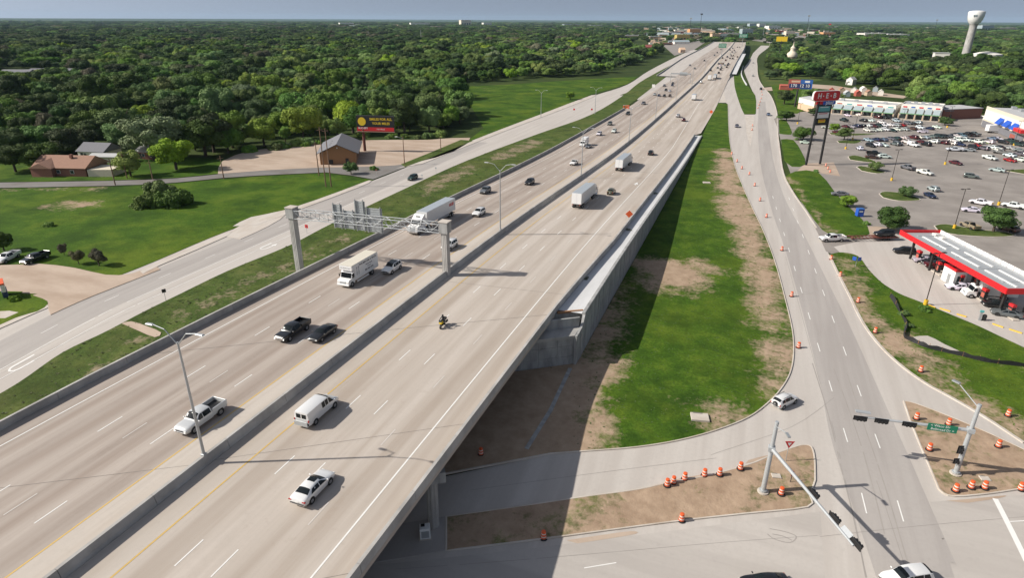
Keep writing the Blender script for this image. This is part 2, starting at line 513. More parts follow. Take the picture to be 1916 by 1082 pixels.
# darker wheel-worn lanes
patch("road_surface", pline((1640, 1082), (1560, 840), (1535, 720), (1503, 590), (1470, 470), (1440, 380), (1422, 300), (1418, 230), (1421, 190)) + pline((1432, 190), (1438, 240), (1447, 300), (1466, 365), (1505, 440), (1545, 520), (1590, 610), (1640, 720), (1720, 900), (1800, 1082)), .006, "road_concrete_dark")
patch("cross_street", [cross(-75, 65), cross(110, 65), cross(110, 28), cross(-75, 28)] if False else pix((680, 1060), (1535, 958), (1545, 1110), (640, 1180)), .006, "cross_concrete")
patch("cross_street", pix((1740, 940), (1950, 925), (2100, 1110), (1795, 1110)), .006, "cross_concrete")
# verge between retaining wall and frontage road
wallb = [Vector((-19.8, y, 0)) for y in (300, 250, 200, 150, 110, 90, 82)]
verge_poly = pix((1342, 192), (1334, 206), (1317, 248)) + wallb + [Vector((-26, 77.5, 0)), Vector((-75, 77.5 - SK * 49, 0)), Vector((-75, le_end.y - SK * (le_end.x + 75) + .1, 0))] + left_edge[::-1]
bare = [pline((1345, 285), (1362, 283), (1380, 340), (1410, 410), (1440, 490), (1470, 590), (1482, 660), (1465, 715), (1438, 735), (1440, 660), (1425, 560), (1400, 480), (1362, 400), (1345, 340)),
        pix((1196, 486), (1310, 492), (1320, 520), (1318, 546), (1250, 538), (1205, 535)),
        [Vector((-20.5, 116, 0)), Vector((-18.5, 108, 0)), Vector((-17.0, 98, 0)), Vector((-15.5, 84, 0)), Vector((-14.0, 70, 0)), Vector((-12.0, 61, 0)), Vector((-11.0, 55, 0)), Vector((-30, 40, 0)), Vector((-75, 10, 0)), Vector((-75, 60, 0)), Vector((-30, 80, 0)), Vector((-20.5, 84, 0))],
        pix((1290, 800), (1325, 782), (1380, 775), (1350, 800))]
sm_ = soilmask(bare, 7)
patch("grass_verge", verge_poly, .10, "verge", 3.0, mask=lambda p: 1.08 * sm_(p), base=.0, label="grass and bare soil between the retaining wall and frontage road")
patch("grass_fill", pix((1344, 186), (1322, 204), (1300, 252), (1312, 254), (1344, 194)), .03, "verge", 8, base=0)
curb("road_curb", left_edge, kind="structure")
curb("road_curb", [Vector((-60, le_end.y - SK * (le_end.x + 60), 0)), le_end], kind="structure")
# exit ramp and the green sliver beyond it
patch("exit_ramp", pix((1362, 195), (1358, 192), (1338, 192), (1345, 160), (1352, 128), (1368, 118), (1386, 104), (1400, 106), (1384, 122), (1376, 140), (1376, 156), (1388, 199), (1394, 214), (1413, 214), (1420, 300), (1400, 330), (1376, 300), (1366, 250)), .012, "road_concrete")
patch("gore_pavement", pix((1394, 215), (1412, 214), (1409, 250), (1404, 275), (1397, 250)), .03, "new_concrete")
patch("gore_pavement", pix((1337, 191), (1358, 191), (1355, 170), (1350, 163), (1342, 175)), .03, "new_concrete")
patch("grass_sliver", pline((1391, 105.6), (1400.6, 106.6), (1394, 118), (1389, 135), (1398.5, 160), (1413, 178.7), (1414, 213), n=3) + pline((1393, 214), (1386, 199.5), (1376, 168), (1373.5, 150), (1374, 137), (1382, 120), n=3), .14, "verge", 6.0, base=.0, skirt=.2)
MB().sweep([(p.x, p.y, zg(p.y)) for p in pline((1390.5, 124), (1387, 137), (1390, 148), (1397, 160))], [(-.4, 0), (.4, 0), (.3, 1.0), (-.3, 1.0)]).build("barrier_wall", "ledge_concrete", label="low white concrete wall curving along the grass sliver by the exit ramp", cat="wall")
# curbed islands with soil
isl1 = pline((835, 968), (1000, 945), (1100, 930), (1190, 918), (1250, 905), (1330, 890), (1400, 871), (1440, 855), (1480, 840), (1503, 834), (1518, 838), (1524, 860), (1525, 900), n=3) + pline((1515, 930), (1511, 950), (1400, 962), (1280, 975), (1150, 992), (1030, 1008), (935, 1020), (835, 1032), n=3)
isl2 = pline((1691, 752), (1712, 756), (1780, 782), (1850, 812), (1916, 843), (1990, 880), n=3) + pline((1990, 905), (1916, 915), (1850, 925), (1785, 930), (1760, 920), (1750, 900), (1722, 835), (1702, 785), n=3)
for isl in (isl1, isl2):
    patch("soil_island", isl, .11, "bare_soil", 2.5, base=.55, label="bare brown soil traffic island with pale curb")
    curb("road_curb", isl + [isl[0]], kind="structure")
patch("column_pad", pix((835, 968), (835, 1032), (690, 1056), (640, 1100), (700, 990)), .10, "road_concrete_dark", skirt=.2)
# storm inlet strip under the bridge
MB().sweep([(*G(985, 842).xy, zg(60) + .02), (*G(1030, 770).xy, -.2), (-20.3, 80, .02)], [(-.28, -.1), (.28, -.1), (.28, .2), (-.28, .2)]).build("drain_curb", "wall_concrete", kind="structure")
# verge right of the frontage road
vr = pline((1556, 476), (1575, 473), (1605, 480), (1625, 505), (1650, 530), (1682, 550), (1722, 566), (1780, 590), (1830, 611), (1880, 635), (1916, 652), (1990, 690)) + [G(2040, 905)] + right_near[::-1]
soil_r = [pline((1550, 478), (1580, 485), (1600, 520), (1625, 555), (1650, 595), (1685, 625), (1700, 648), (1760, 690), (1800, 715), (1830, 745), (1900, 790), (1960, 840), (1916, 832), (1840, 780), (1780, 745), (1730, 717), (1680, 680), (1640, 640), (1612, 600), (1590, 555), (1567, 510))]
smr = soilmask(soil_r, 6)
patch("grass_verge", vr, .10, "verge", 2.5, mask=lambda p: smr(p) * .75, base=.1, label="grassy verge with bare soil edge below the fuel station")
patch("grass_verge", pix((1990, 690), (2500, 720)) + [Vector((300, 190, 0)), Vector((300, 150, 0)), G(2040, 905)], .10, "verge", 6.0, base=.05)
curb("road_curb", right_near, kind="structure", mat="new_concrete", w=.45)
curb("road_curb", right_far[:-1], kind="structure", mat="new_concrete", w=.45)
patch("gravel_patch", pline((1706, 633), (1735, 630), (1765, 645), (1812, 668), (1780, 662), (1735, 648), n=2), .16, "gravel")
# shopping centre parking
lot = pix((1448, 222), (1475, 212), (1530, 206), (1600, 216), (1690, 224), (1760, 217), (1850, 215), (2060, 250), (2500, 420), (2500, 720), (1990, 690), (1916, 652), (1880, 635), (1830, 611), (1780, 590), (1722, 566), (1682, 550), (1650, 530), (1625, 505), (1605, 480), (1575, 473), (1556, 476), (1545, 470), (1530, 436), (1500, 380), (1470, 300), (1455, 240))
patch("parking_lot", lot, .02, "lot_asphalt", label="worn grey asphalt parking lot of the shopping centre")
patch("forecourt", pix((1575, 476), (1605, 480), (1625, 505), (1650, 530), (1682, 550), (1722, 566), (1780, 590), (1830, 611), (1916, 650), (2060, 690), (2060, 600), (1900, 500), (1760, 440), (1690, 425), (1640, 445), (1560, 462)), .03, "road_concrete")
vg = [((1468, 332), (1488, 321), (1530, 322), (1562, 360), (1585, 385), (1612, 410), (1627, 438), (1590, 446), (1560, 440), (1538, 430), (1510, 393), (1488, 360)),
      ((1461, 261), (1484, 262), (1500, 285), (1507, 308), (1482, 312), (1468, 300)), ((1457, 224), (1470, 224), (1482, 248), (1475, 252), (1458, 250)),
      ((1443, 160), (1500, 158), (1505, 205), (1475, 212), (1458, 215), (1452, 190))]
for i, p in enumerate(vg):
    q = pline(*p, n=2)
    path = [pline((1470, 335), (1482, 345), (1510, 385), (1545, 432), (1552, 432), (1520, 385), (1490, 345), (1478, 330), n=2)] if i == 0 else []
    patch("grass_verge", q, .09, "verge", 3.0, mask=soilmask(path, 3) if path else None, base=-.05, skirt=.2)
for p in [((1587, 293), (1600, 291), (1625, 297), (1640, 304), (1615, 303), (1590, 299)), ((1603, 313), (1612, 311), (1640, 317), (1657, 322), (1640, 325), (1612, 320)), ((1645, 363), (1655, 359), (1690, 362), (1720, 372), (1715, 376), (1680, 376), (1652, 370)), ((1748, 423), (1770, 420), (1830, 430), (1880, 435), (1900, 441), (1860, 444), (1790, 440), (1755, 432)), ((1550, 248), (1580, 250), (1640, 250), (1600, 254), (1555, 252)), ((1566, 264), (1600, 262), (1612, 264), (1600, 269), (1570, 268)), ((1880, 320), (1916, 317), (1960, 322), (1916, 326)), ((1690, 250), (1750, 246), (1790, 240), (1760, 245), (1700, 249))]:
    q = pline(*p, n=3)
    patch("parking_island", q, .12, "weedy", 2.5, base=.12, skirt=.15)
    curb("road_curb", q + [q[0]], kind="structure", w=.25)
patch("forecourt", pix((1506, 306), (1560, 304), (1572, 330), (1534, 324), (1490, 322)), .05, "dirt_lot")
patch("brick_paving", pix((1614, 425), (1640, 424), (1690, 430), (1640, 441), (1628, 440)), .05, "dirt_lot")
for x0, x1, y0, y1 in ((34.2, 34.5, 126, 122), (35, 35.3, 120, 116), (36.5, 36.8, 113, 109)): pass
# ---- left of the freeway
LF_R = [(-60, 770), (32, 719), (117, 660.6), (207, 617), (310.6, 563.7), (427.5, 507), (541, 460), (624.6, 416.8), (750, 357), (874, 300.6), (1007, 250.5), (1107.6, 213.8), (1168, 177), (1208, 147), (1274.6, 112), (1310, 95)]
LF_L = [(-60, 645), (0, 614), (90, 572), (198, 526), (284, 492), (427.5, 432), (534, 400), (640, 359), (700, 337), (787, 303), (930.6, 248), (1017.4, 215), (1107.6, 180), (1174, 158), (1214.5, 132), (1261, 108), (1296, 92)]
lfr, lfl = pline(*LF_R), pline(*LF_L)
ext0, ext1 = Vector((lfr[0].x, -60, 0)), Vector((lfl[0].x, -60, 0))
patch("frontage_road", [ext0] + lfr + lfl[::-1] + [ext1], .0, "road_concrete", label="pale concrete frontage road left of the freeway")
# worn two lanes, lying inside the road
def mid(a, b, t): return [p.lerp(q, t) for p, q in zip(a, b)]
XL = lambda s: -114.2 if s < 150 else -114.2 + 0
patch("road_surface", [Vector((-112.6, 20, 0)), Vector((-104.1, 20, 0)), Vector((-104.1, 250, 0)), Vector((-112.6, 250, 0))], .006, "road_concrete_dark")
patch("sidewalk", pix((-60, 635), (0, 605), (88, 570), (92, 576), (0, 616), (-40, 638)), .12, "new_concrete", skirt=.2)
patch("sidewalk", pline((262, 509), (300, 488), (420, 436), (424, 443), (300, 497), (268, 513), n=2), .12, "new_concrete", skirt=.2)
patch("sidewalk", pline((436, 424), (470, 407), (540, 392), (640, 357), (690, 338), (690, 343), (640, 363), (540, 400), (480, 422), n=2), .12, "new_concrete", skirt=.2)
patch("sidewalk", pline((740, 316), (790, 300), (930, 245), (1017, 212), (1107, 178), (1107, 183), (1017, 218), (930, 251), (790, 307), n=2), .12, "new_concrete", skirt=.2)
strip = lfr[::-1] + [ext0, Vector((-71.6, -60, 0)), Vector((-71.6, 250, 0)), Vector((-71.4, 365, 0)), G(1190, 187)]
dry = [pix((150, 690), (230, 660), (270, 655), (240, 685), (180, 705)), pix((240, 612), (300, 625), (280, 640), (235, 618)), pix((780, 350), (850, 318), (900, 300), (880, 325), (800, 365)), pix((900, 300), (990, 262), (1030, 262), (950, 300)), pline((330, 590), (450, 530), (560, 480), (640, 440), (660, 445), (560, 500), (400, 580), n=2)]
patch("grass_strip", strip[:], .08, "weedy", 4.0, mask=(lambda f: lambda p: f(p) * .6)(soilmask(dry, 4)), base=.12, label="weedy grass strip between the freeway and left frontage road")
patch("drain_apron", pline((228, 607), (246, 603), (275, 612), (302, 624), (290, 633), (262, 622), n=2), .16, "dirt_lot")
# green field and drive
field = pix((-400, 362), (0, 353), (210, 349), (330, 343), (420, 335), (520, 328), (610, 324), (655, 330), (690, 336)) + lfl[::-1][lfl[::-1].index(min(lfl, key=lambda p: abs(p.y - G(690, 338).y))):] + [ext1, Vector((-420, -60, 0))]
fsoil = [pline((70, 385), (120, 372), (190, 378), (200, 384), (140, 398), (90, 400), n=2), pix((370, 345), (420, 343), (400, 348), (370, 350)), pix((0, 352), (150, 352), (150, 358), (0, 360)), pix((120, 352), (220, 349), (225, 356), (130, 360))]
patch("meadow", field, .06, "field_grass", 7.0, mask=(lambda f: lambda p: f(p) * .9)(soilmask(fsoil, 6)), base=-.05, label="bright green mown meadow beside the left frontage road")
patch("driveway", pline((-400, 500), (0, 497), (70, 494), (140, 502), (198, 515), (245, 513), (290, 497), n=2) + pix((300, 505), (95, 590)) + pline((88, 572), (60, 554), (30, 549), (-400, 552), n=2), .1, "dirt_lot", skirt=.1)
patch("driveway", pline((415, 441), (440, 428), (480, 409), (534, 402), (500, 425), (450, 448), n=2), .09, "new_concrete", skirt=.1)
patch("concrete_pad", pix((0, 584), (18, 583), (35, 586), (10, 597), (0, 597)), .14, "new_concrete")
q = pline((-400, 551), (0, 546), (40, 549), (80, 560), (90, 570), (70, 584), (30, 596), (-60, 640), (-400, 800), n=2)
patch("grass_island", q, .13, "field_grass", 4.0, base=0, skirt=.2)
patch("side_street", pline((-500, 352), (0, 342), (200, 339), (330, 334), (420, 325), (500, 317), (600, 312), (690, 310), (760, 305), n=2) + pix((772, 308), (698, 336), (660, 329)) + pline((610, 323), (520, 327), (420, 333), (330, 342), (210, 348), (0, 352), (-500, 364), n=2), .1, "old_asphalt")
patch("yard_grass", pix((-500, 350), (0, 341), (200, 338), (330, 333), (410, 325), (420, 300), (330, 292), (220, 290), (-100, 300), (-500, 310)), .05, "field_grass", 8.0, base=-.05)
patch("dirt_lot", pline((408, 326), (416, 302), (470, 282), (540, 276), (590, 272), (650, 264), (740, 262), (800, 262), (880, 258), (850, 283), (775, 305), (700, 312), (600, 314), (500, 319), n=2), .12, "dirt_lot")
patch("weed_strip", pix((862, 262), (885, 264), (805, 296), (758, 313), (750, 308), (800, 288)), .14, "weedy", 4.0, base=.1)
patch("meadow", pix((850, 283), (905, 240), (885, 205), (862, 162), (950, 158), (1100, 148), (1195, 143), (1174, 157), (1107, 177), (1017, 212), (930, 245)), .06, "field_grass", 9.0, mask=(lambda f: lambda p: f(p) * .35)(soilmask([pix((870, 162), (960, 160), (930, 178), (885, 185))], 12)), base=-.02, label="bright green meadow in front of the woods")
patch("ramp_road", pix((1170, 178), (1192, 182), (1199, 188), (1240, 160), (1290, 128), (1330, 100), (1352, 84), (1340, 84), (1300, 108), (1262, 126), (1226, 147), (1200, 160)), .05, "road_concrete")
patch("grass_sliver", pix((1160, 178), (1172, 174), (1206, 156), (1230, 140), (1262, 121), (1290, 105), (1284, 113), (1240, 146), (1212, 163), (1175, 178)), .15, "weedy", 8, base=0, skirt=.1)
patch("ramp_road", [G(1192, 186), G(1204, 196), Vector((-70.5, 378, 0)), Vector((-70.4, 700, 0)), Vector((-70.4, 1200, 0)), Vector((-88, 1200, 0)), Vector((-88, 700, 0))], .03, "road_concrete")
patch("side_street", pix((1420, 165), (1500, 156), (1560, 160), (1640, 172), (1700, 180), (1690, 184), (1620, 178), (1560, 168), (1500, 163), (1440, 170)), .06, "dirt_lot")
patch("roadside_grass", pix((1420, 130), (1470, 136), (1520, 142), (1540, 150), (1500, 156), (1428, 162)), .05, "weedy", 8, base=.05)
patch("commercial_ground", pix((1242, 86), (1262, 104), (1300, 92), (1330, 72), (1300, 66), (1256, 72)), .05, "lot_asphalt")
patch("commercial_ground", pix((1372, 70), (1440, 66), (1540, 66), (1600, 64), (1500, 74), (1440, 80)), .05, "lot_asphalt")
# ------------------------------------------------------------------ lane markings
def strip_mesh(mb, pts, w, off, surf):
    path = [(p[0], p[1], surf(p[1]) + off) for p in pts]
    P, Fs = [], []
    for i, p in enumerate(path):
        a, b = path[max(0, i - 1)], path[min(len(path) - 1, i + 1)]
        t = Vector((b[0] - a[0], b[1] - a[1], 0)).normalized()
        P += [(p[0] - t.y * w / 2, p[1] + t.x * w / 2, p[2]), (p[0] + t.y * w / 2, p[1] - t.x * w / 2, p[2])]
    for i in range(len(path) - 1): Fs.append((2 * i, 2 * i + 1, 2 * i + 3, 2 * i + 2))
    mb.add(P, Fs)
def marking(name, pts, w, parent, mat="paint_white", off=.018, surf=zg):
    mb = MB(); strip_mesh(mb, pts, w, off, surf)
    return mb.build(name, mat, parent)
rf = bpy.data.objects["frontage_road"]
lf = bpy.data.objects["frontage_road.001"]
def dens(a, b, n=12): return [a.lerp(b, i / n) for i in range(n + 1)]
for (x0, y0), (x1, y1) in (((1586, 828), (1501.5, 550.4)), ((1646.8, 839.6), (1542.5, 552.7))):
    a, b = G(x0, y0), G(x1, y1)
    d = (b - a).xy.normalized()
    for k in range(-1, 11):
        p = a.xy + d * (12.192 * k)
        marking("lane_dash", [Vector((*p, 0)), Vector((*(p + d * 1.5), 0)), Vector((*(p + d * 3.05), 0))], .13, rf)
marking("stop_line", dens(G(1862, 934), G(1925, 1060), 8), .55, rf)
marking("lane_line", dens(G(1093, 1064), G(1153, 1054), 4), .12, rf)
marking("lane_line", dens(G(1890, 977), G(1960, 973), 4), .12, rf)
for k in range(0, 12):
    s = 48.6 + 12.1 * k
    marking("lane_dash", [Vector((-108.0, s, 0)), Vector((-108.0, s + 3.05, 0))], .13, lf)
for x in (-103.8,): marking("lane_line", [Vector((x, y, 0)) for y in range(20, 160, 5)], .14, lf)
marking("lane_line", [Vector((-101.2 - (.0 if s > 60 else 0), s, 0)) for s in range(20, 124, 4)], .14, lf)
marking("lane_line", pline((740, 372), (830, 325), (930, 287), (1010, 252)), .2, lf)
for (px, py) in ((40, 683), (499, 462)):        # U-turn arrows
    c = G(px, py)
    P = [(-.9, 2.2), (-.9, -.4), (-.7, -1.1), (0, -1.5), (.7, -1.1), (.9, -.4), (.9, 1.2)]
    marking("turn_arrow", smooth_line([Vector((c.x + x * .9, c.y + y * 1.2, 0)) for x, y in P], 3), .35, lf)
    mb = MB()
    z0 = zg(c.y) + .02
    mb.add([(c.x + .81 - .6, c.y + 1.3, z0), (c.x + .81 + .6, c.y + 1.3, z0), (c.x + .81, c.y + 2.7, z0)], [(0, 1, 2)])
    mb.build("arrow_head", "paint_white", lf)

for pts_ in ([(1556, 790), (1592, 950), (1622, 1082)], [(1535, 1005), (1720, 985), (1916, 968)], [(880, 918), (1100, 888), (1340, 858)], [(740, 1066), (1280, 1022), (1530, 1003)], [(1640, 900), (1700, 1082)], [(1330, 852), (1480, 800), (1560, 745)], [(1470, 480), (1500, 590), (1535, 720)]):
    marking("pavement_joint", pline(*pts_), .045, rf, "joint_faint", .013)
for pts_ in ([(150, 655), (260, 605), (420, 530)], [(0, 700), (150, 628), (300, 562)]):
    marking("pavement_joint", pline(*pts_), .04, lf, "joint_faint", .013)

for pts_ in ([(1440, 990), (1470, 996), (1490, 1005), (1478, 1016), (1450, 1010), (1436, 1000)], [(1445, 1000), (1465, 1004), (1482, 1012)], [(1620, 1082), (1600, 980), (1575, 880), (1548, 770), (1520, 680)], [(1655, 1000), (1630, 900), (1600, 800), (1560, 690)], [(1700, 1060), (1665, 940), (1625, 820), (1585, 700)], [(1500, 545), (1512, 548), (1525, 552)], [(1490, 541), (1505, 551), (1524, 547)]):
    marking("tyre_mark", pline(*pts_), .14, rf, "tyre_mark", .010)
for pts_ in (((1236, 912), (1262, 908), (1300, 900), (1330, 893), (1322, 888), (1290, 893), (1255, 900)), ((1060, 1012), (1120, 1003), (1180, 995), (1190, 1000), (1120, 1012), (1080, 1018)), ((1395, 868), (1420, 862), (1440, 853), (1425, 855), (1400, 862)), ((1770, 938), (1820, 934), (1880, 928), (1870, 933), (1810, 942))):
    patch("mud_smear", pline(*pts_, n=3), .016, "dirt_lot")

patch("town_ground", [Vector((-190, 1500, 0)), Vector((120, 1500, 0)), Vector((420, 3600, 0)), Vector((-760, 3600, 0)), Vector((-420, 1900, 0))], .04, "weedy", 90, base=.28)
# ------------------------------------------------------------------ freeway
concrete("shoulder_concrete", (.515, .465, .412), amt=.18, blotch=.12)
S0, S1 = -60.0, 1470.0
MED, RS, RPI, RPO, WALLX = -46.85, -28.0, -24.9, -24.45, -20.0
def lpx(s): return float(np.interp(s, [-60, 45, 62, 95, 110, 180, 260, 300, 380, 2000], [-72.6, -71.9, -71.4, -70.1, -69.7, -70.2, -71.3, -71.4, -70.5, -70.5]))
def rpx(s): return float(np.interp(s, [-60, 30, 86, 100, 122, 300, 301, 400, 600, 800, 2000], [-25.0, -24.9, -24.6, -24.1, -23.2, -23.2, -21.0, -21.0, -24, -25, -25]))
def bend(s): return -0.000022 * max(0, s - 820) ** 2           # the road swings left far ahead
SS = [S0 + 6 * i for i in range(int((420 - S0) / 6))] + list(range(420, 1481, 20))
def ribbon(name, fa, fb, off, mat, ss=SS, parent=None, **k):
    mb = MB()
    P = []
    for s in ss: P += [(fa(s) + bend(s), s, zd(s) + off), (fb(s) + bend(s), s, zd(s) + off)]
    mb.add(P, [(2 * i, 2 * i + 1, 2 * i + 3, 2 * i + 2) for i in range(len(ss) - 1)])
    return mb.build(name, mat, parent, **k)
hwl = ribbon("freeway_road", lpx, lambda s: MED, 0.0, "deck_concrete_worn", kind="structure", label="brown tinged concrete freeway lanes coming towards the drone")
hwr = ribbon("freeway_road", lambda s: MED, rpx, 0.0, "deck_concrete", kind="structure", label="pale concrete freeway lanes running away to the horizon")
ribbon("shoulder", lambda s: MED, lambda s: -43.2, .006, "shoulder_concrete", parent=hwr)
ribbon("shoulder", lambda s: -50.9, lambda s: MED, .006, "shoulder_concrete", parent=hwl)
def fline(name, x, w, mat, parent, s0=S0, s1=900):
    ss = [s for s in SS if s0 <= s <= s1]
    f = x if callable(x) else (lambda s: x)
    return ribbon(name, lambda s: f(s) - w / 2, lambda s: f(s) + w / 2, .014, mat, ss, parent)
fline("edge_line", -43.1, .16, "paint_yellow", hwr)
fline("edge_line", -51.0, .16, "paint_yellow", hwl)
fline("edge_line", lambda s: float(np.interp(s, [0, 260, 415, 560, 900], [-28, -28.4, -32.4, -32.6, -33])), .17, "paint_white", hwr, s1=560)
fline("edge_line", lambda s: float(np.interp(s, [20, 32, 60, 95, 110, 900], [-69.4, -69.2, -68.6, -67.7, -67.35, -67.4])), .16, "paint_white", hwl)
def dashes(x, ph, s1, parent, mat="paint_white", w=.13):
    s = ph - 24
    far = MB()
    while s < s1:
        if s > 10:
            mb = MB() if s < 230 else far
            strip_mesh(mb, [(x, s), (x, s + 3.05)], w, .014, zd)
            if s < 230: mb.build("lane_dash", mat, parent)
        s += 12.192
    if far.f: far.build("lane_dashes", mat, parent, kind="stuff")
dashes(-39.28, 25.8, 700, hwr); dashes(-35.65, 26.0, 700, hwr)
dashes(-31.9, 33.5, 120, hwr, "paint_faded"); 
dashes(-62.0, 24.6, 700, hwl); dashes(-54.8, 25.0, 700, hwl); dashes(-58.4, 24.7, 700, hwl, "paint_faded")
def joint(p0, p1, w=.09, parent=hwr):
    mb = MB(); strip_mesh(mb, [Vector((*p0, 0)).lerp(Vector((*p1, 0)), i / 8) for i in range(9)], w, .011, zd)
    mb.build("expansion_joint", "joint_dark", parent)
joint((-71, 52.4), (MED - .4, 68.6), parent=hwl); joint((MED + .4, 69.2), (RPI, 83.6))
joint((MED + .4, 119.0), (-25, 129), .16); joint((MED + .4, 90), (-25, 92), .06)
for s_ in (16, 38):
    joint((MED + .4, s_), (RPI, s_ + 15), .05); joint((-71, s_ - 16), (MED - .4, s_ - 1), .05, hwl)
joint((-70, 140), (MED - .4, 141), .06, hwl); joint((MED + .4, 205), (-25, 206), .12)
# direction arrow on the right lane
mb = MB(); mb.add([(x + -29.4, s + 184, zd(184) + .016) for x, s in ((-.25, -3), (.05, -3), (.05, 1), (.6, .6), (-.1, 3.4), (-.8, .6), (-.25, 1))], [(0, 1, 2, 6), (3, 4, 5)]); mb.build("turn_arrow", "paint_white", hwr)
# ---- barriers in cast segments
def barrier(name, label, x, s0, s1, seg, hw, tw, h, mat="barrier_concrete", cap=400):
    root = empty(name, ((x(s0)), s0, zd(s0)), label=label, cat="barrier")
    far = MB()
    s = s0
    prof = [(-hw, -.05), (hw, -.05), (hw, .08), (hw * .62 + tw * .38, .33), (tw, h), (-tw, h), (-hw * .62 - tw * .38, .33), (-hw, .08)]
    k = 0
    while s < s1:
        e = min(s + seg, s1)
        near = s < cap
        gap = .025 if near else 0
        n = 2 if near else 1
        path = [(x(t) + bend(t), t, zd(t)) for t in [s + gap + (e - s - 2 * gap) * i / n for i in range(n + 1)]]
        if near:
            mb = MB().sweep([(p[0] - root.location.x, p[1] - root.location.y, p[2] - root.location.z) for p in path], prof)
            mb.build("barrier_segment", mat, root)
        else:
            far.sweep([(p[0] - root.location.x, p[1] - root.location.y, p[2] - root.location.z) for p in path], prof)
        s = e
        k += 1
    if far.f: far.build("barrier_run", mat, root, kind="stuff")
    return root
barrier("median_barrier", "long tapering concrete barrier dividing the two freeway carriageways", lambda s: MED, S0, S1, 9.1, .42, .17, 1.07)
barrier("parapet", "concrete parapet along the left edge of the freeway", lambda s: lpx(s) - .2, S0, 378, 9.1, .22, .16, 1.0)
barrier("parapet", "concrete parapet along the right edge of the overpass and wall", lambda s: rpx(s) + .2, S0, 297, 9.1, .22, .17, 1.0)
barrier("parapet", "far concrete parapet along the left edge where the freeway climbs again", lambda s: -88, 620, 1470, 60, .3, .2, 1.0)
barrier("parapet", "far concrete parapet along the right edge of the distant overpass", lambda s: -25, 640, 1470, 60, .3, .2, 1.0)
# ---- left retaining wall (faces the left frontage road)
root = empty("retaining_wall", (-72, 80, 0), label="tall concrete retaining wall holding the left side of the freeway", cat="wall")
s = 55.0
while s < 330:
    h = zd(s) - .35
    if h > .3:
        MB().box((lpx(s + 4.5) - .55 + 72, s + 4.5 - 80, h / 2 - .2), (.22, 8.94, h + .4)).build("wall_panel", "wall_concrete", root)
    s += 9.0
mb = MB()
P = []
ss = [s for s in SS if 55 <= s <= 420]
for s in ss: P += [(lpx(s) - .4 + 72, s - 80, -1.5), (lpx(s) - .4 + 72, s - 80, zd(s) - .04), (rpx(s) + .4 + 72, s - 80, zd(s) - .04), (rpx(s) + .4 + 72, s - 80, -1.5)]
# ---- right retaining wall with ledge
rootw = empty("retaining_wall", (WALLX, 85, 0), label="tall grey panelled retaining wall along the right side of the freeway", cat="wall")
def wtop(s): return max(.12, zd(s) - .02)
s, k = 89.0, 0
while s < 299:
    L = 5.0
    z1 = wtop(s + L / 2) - .3
    z0 = -.35
    rows = max(1, round((z1 - z0) / 2.0))
    for r in range(rows):
        a, b = z0 + (z1 - z0) * r / rows, z0 + (z1 - z0) * (r + 1) / rows
        out = .02 * ((k * 7 + r * 3) % 3)
        me = MB().box((out, s + L / 2 - 85, (a + b) / 2), (.2, L - .04, b - a - .035), bev=.012)
        me.build("wall_panel", "wall_concrete", rootw)
    s += L; k += 1
# coping along the top, ledge slab behind it
cs = list(range(86, 300, 6)) + [299.5]
MB().sweep([(-.05, s - 85, wtop(s)) for s in cs], [(-.3, -.36), (.22, -.36), (.22, .10), (.14, .14), (-.3, .14)]).build("coping", "wall_concrete", rootw)
mb = MB(); P = []
for s in cs: P += [(rpx(s) + .38 - WALLX, s - 85, zd(s) - .12), (-.3, s - 85, zd(s) - .12)]
mb.add(P, [(2 * i, 2 * i + 1, 2 * i + 3, 2 * i + 2) for i in range(len(cs) - 1)])
mb.build("ledge", "ledge_concrete", rootw)
mb = MB(); P = []
for s in cs: P += [(-.12, s - 85, -1), (-.12, s - 85, wtop(s) - .3)]
mb.add(P, [(2 * i, 2 * i + 2, 2 * i + 3, 2 * i + 1) for i in range(len(cs) - 1)])
mb.build("wall_core", "joint_dark", rootw)
for s in (96, 118, 150, 186): MB().box((.13, s - 85, (zd(s) - .6) / 2), (.16, .5, zd(s) - .6)).build("pilaster", "wall_concrete", rootw)
# debris on the ledge
for x, y in ((1097, 520), (1168, 428), (1175, 429), (1222, 361), (1227, 362)):
    p = D(x, y)
    m = MB()
    for _ in range(4): m.box((rng.uniform(-.5, .5), rng.uniform(-.6, .6), .1), (rng.uniform(.3, .8), rng.uniform(.2, .5), .2), rz=rng.uniform(0, 3))
    o = m.build("sandbag_pile", "olive_metal", label="small dark pile of sandbags lying on the white ledge", cat="sandbags", group="sandbag piles on the ledge")
    o.location = (max(p.x, rpx(p.y) + 1.0), p.y, zd(p.y) - .12)
# plank closing the ledge end
o = MB().box((0, 0, 0), (4.2, .32, .34)).build("timber_plank", "wood", label="brown timber plank across the open end of the white ledge", cat="plank")
o.location = (-22.3, 86.15, zd(86) - .16); o.rotation_euler = (0, 0, R(32))
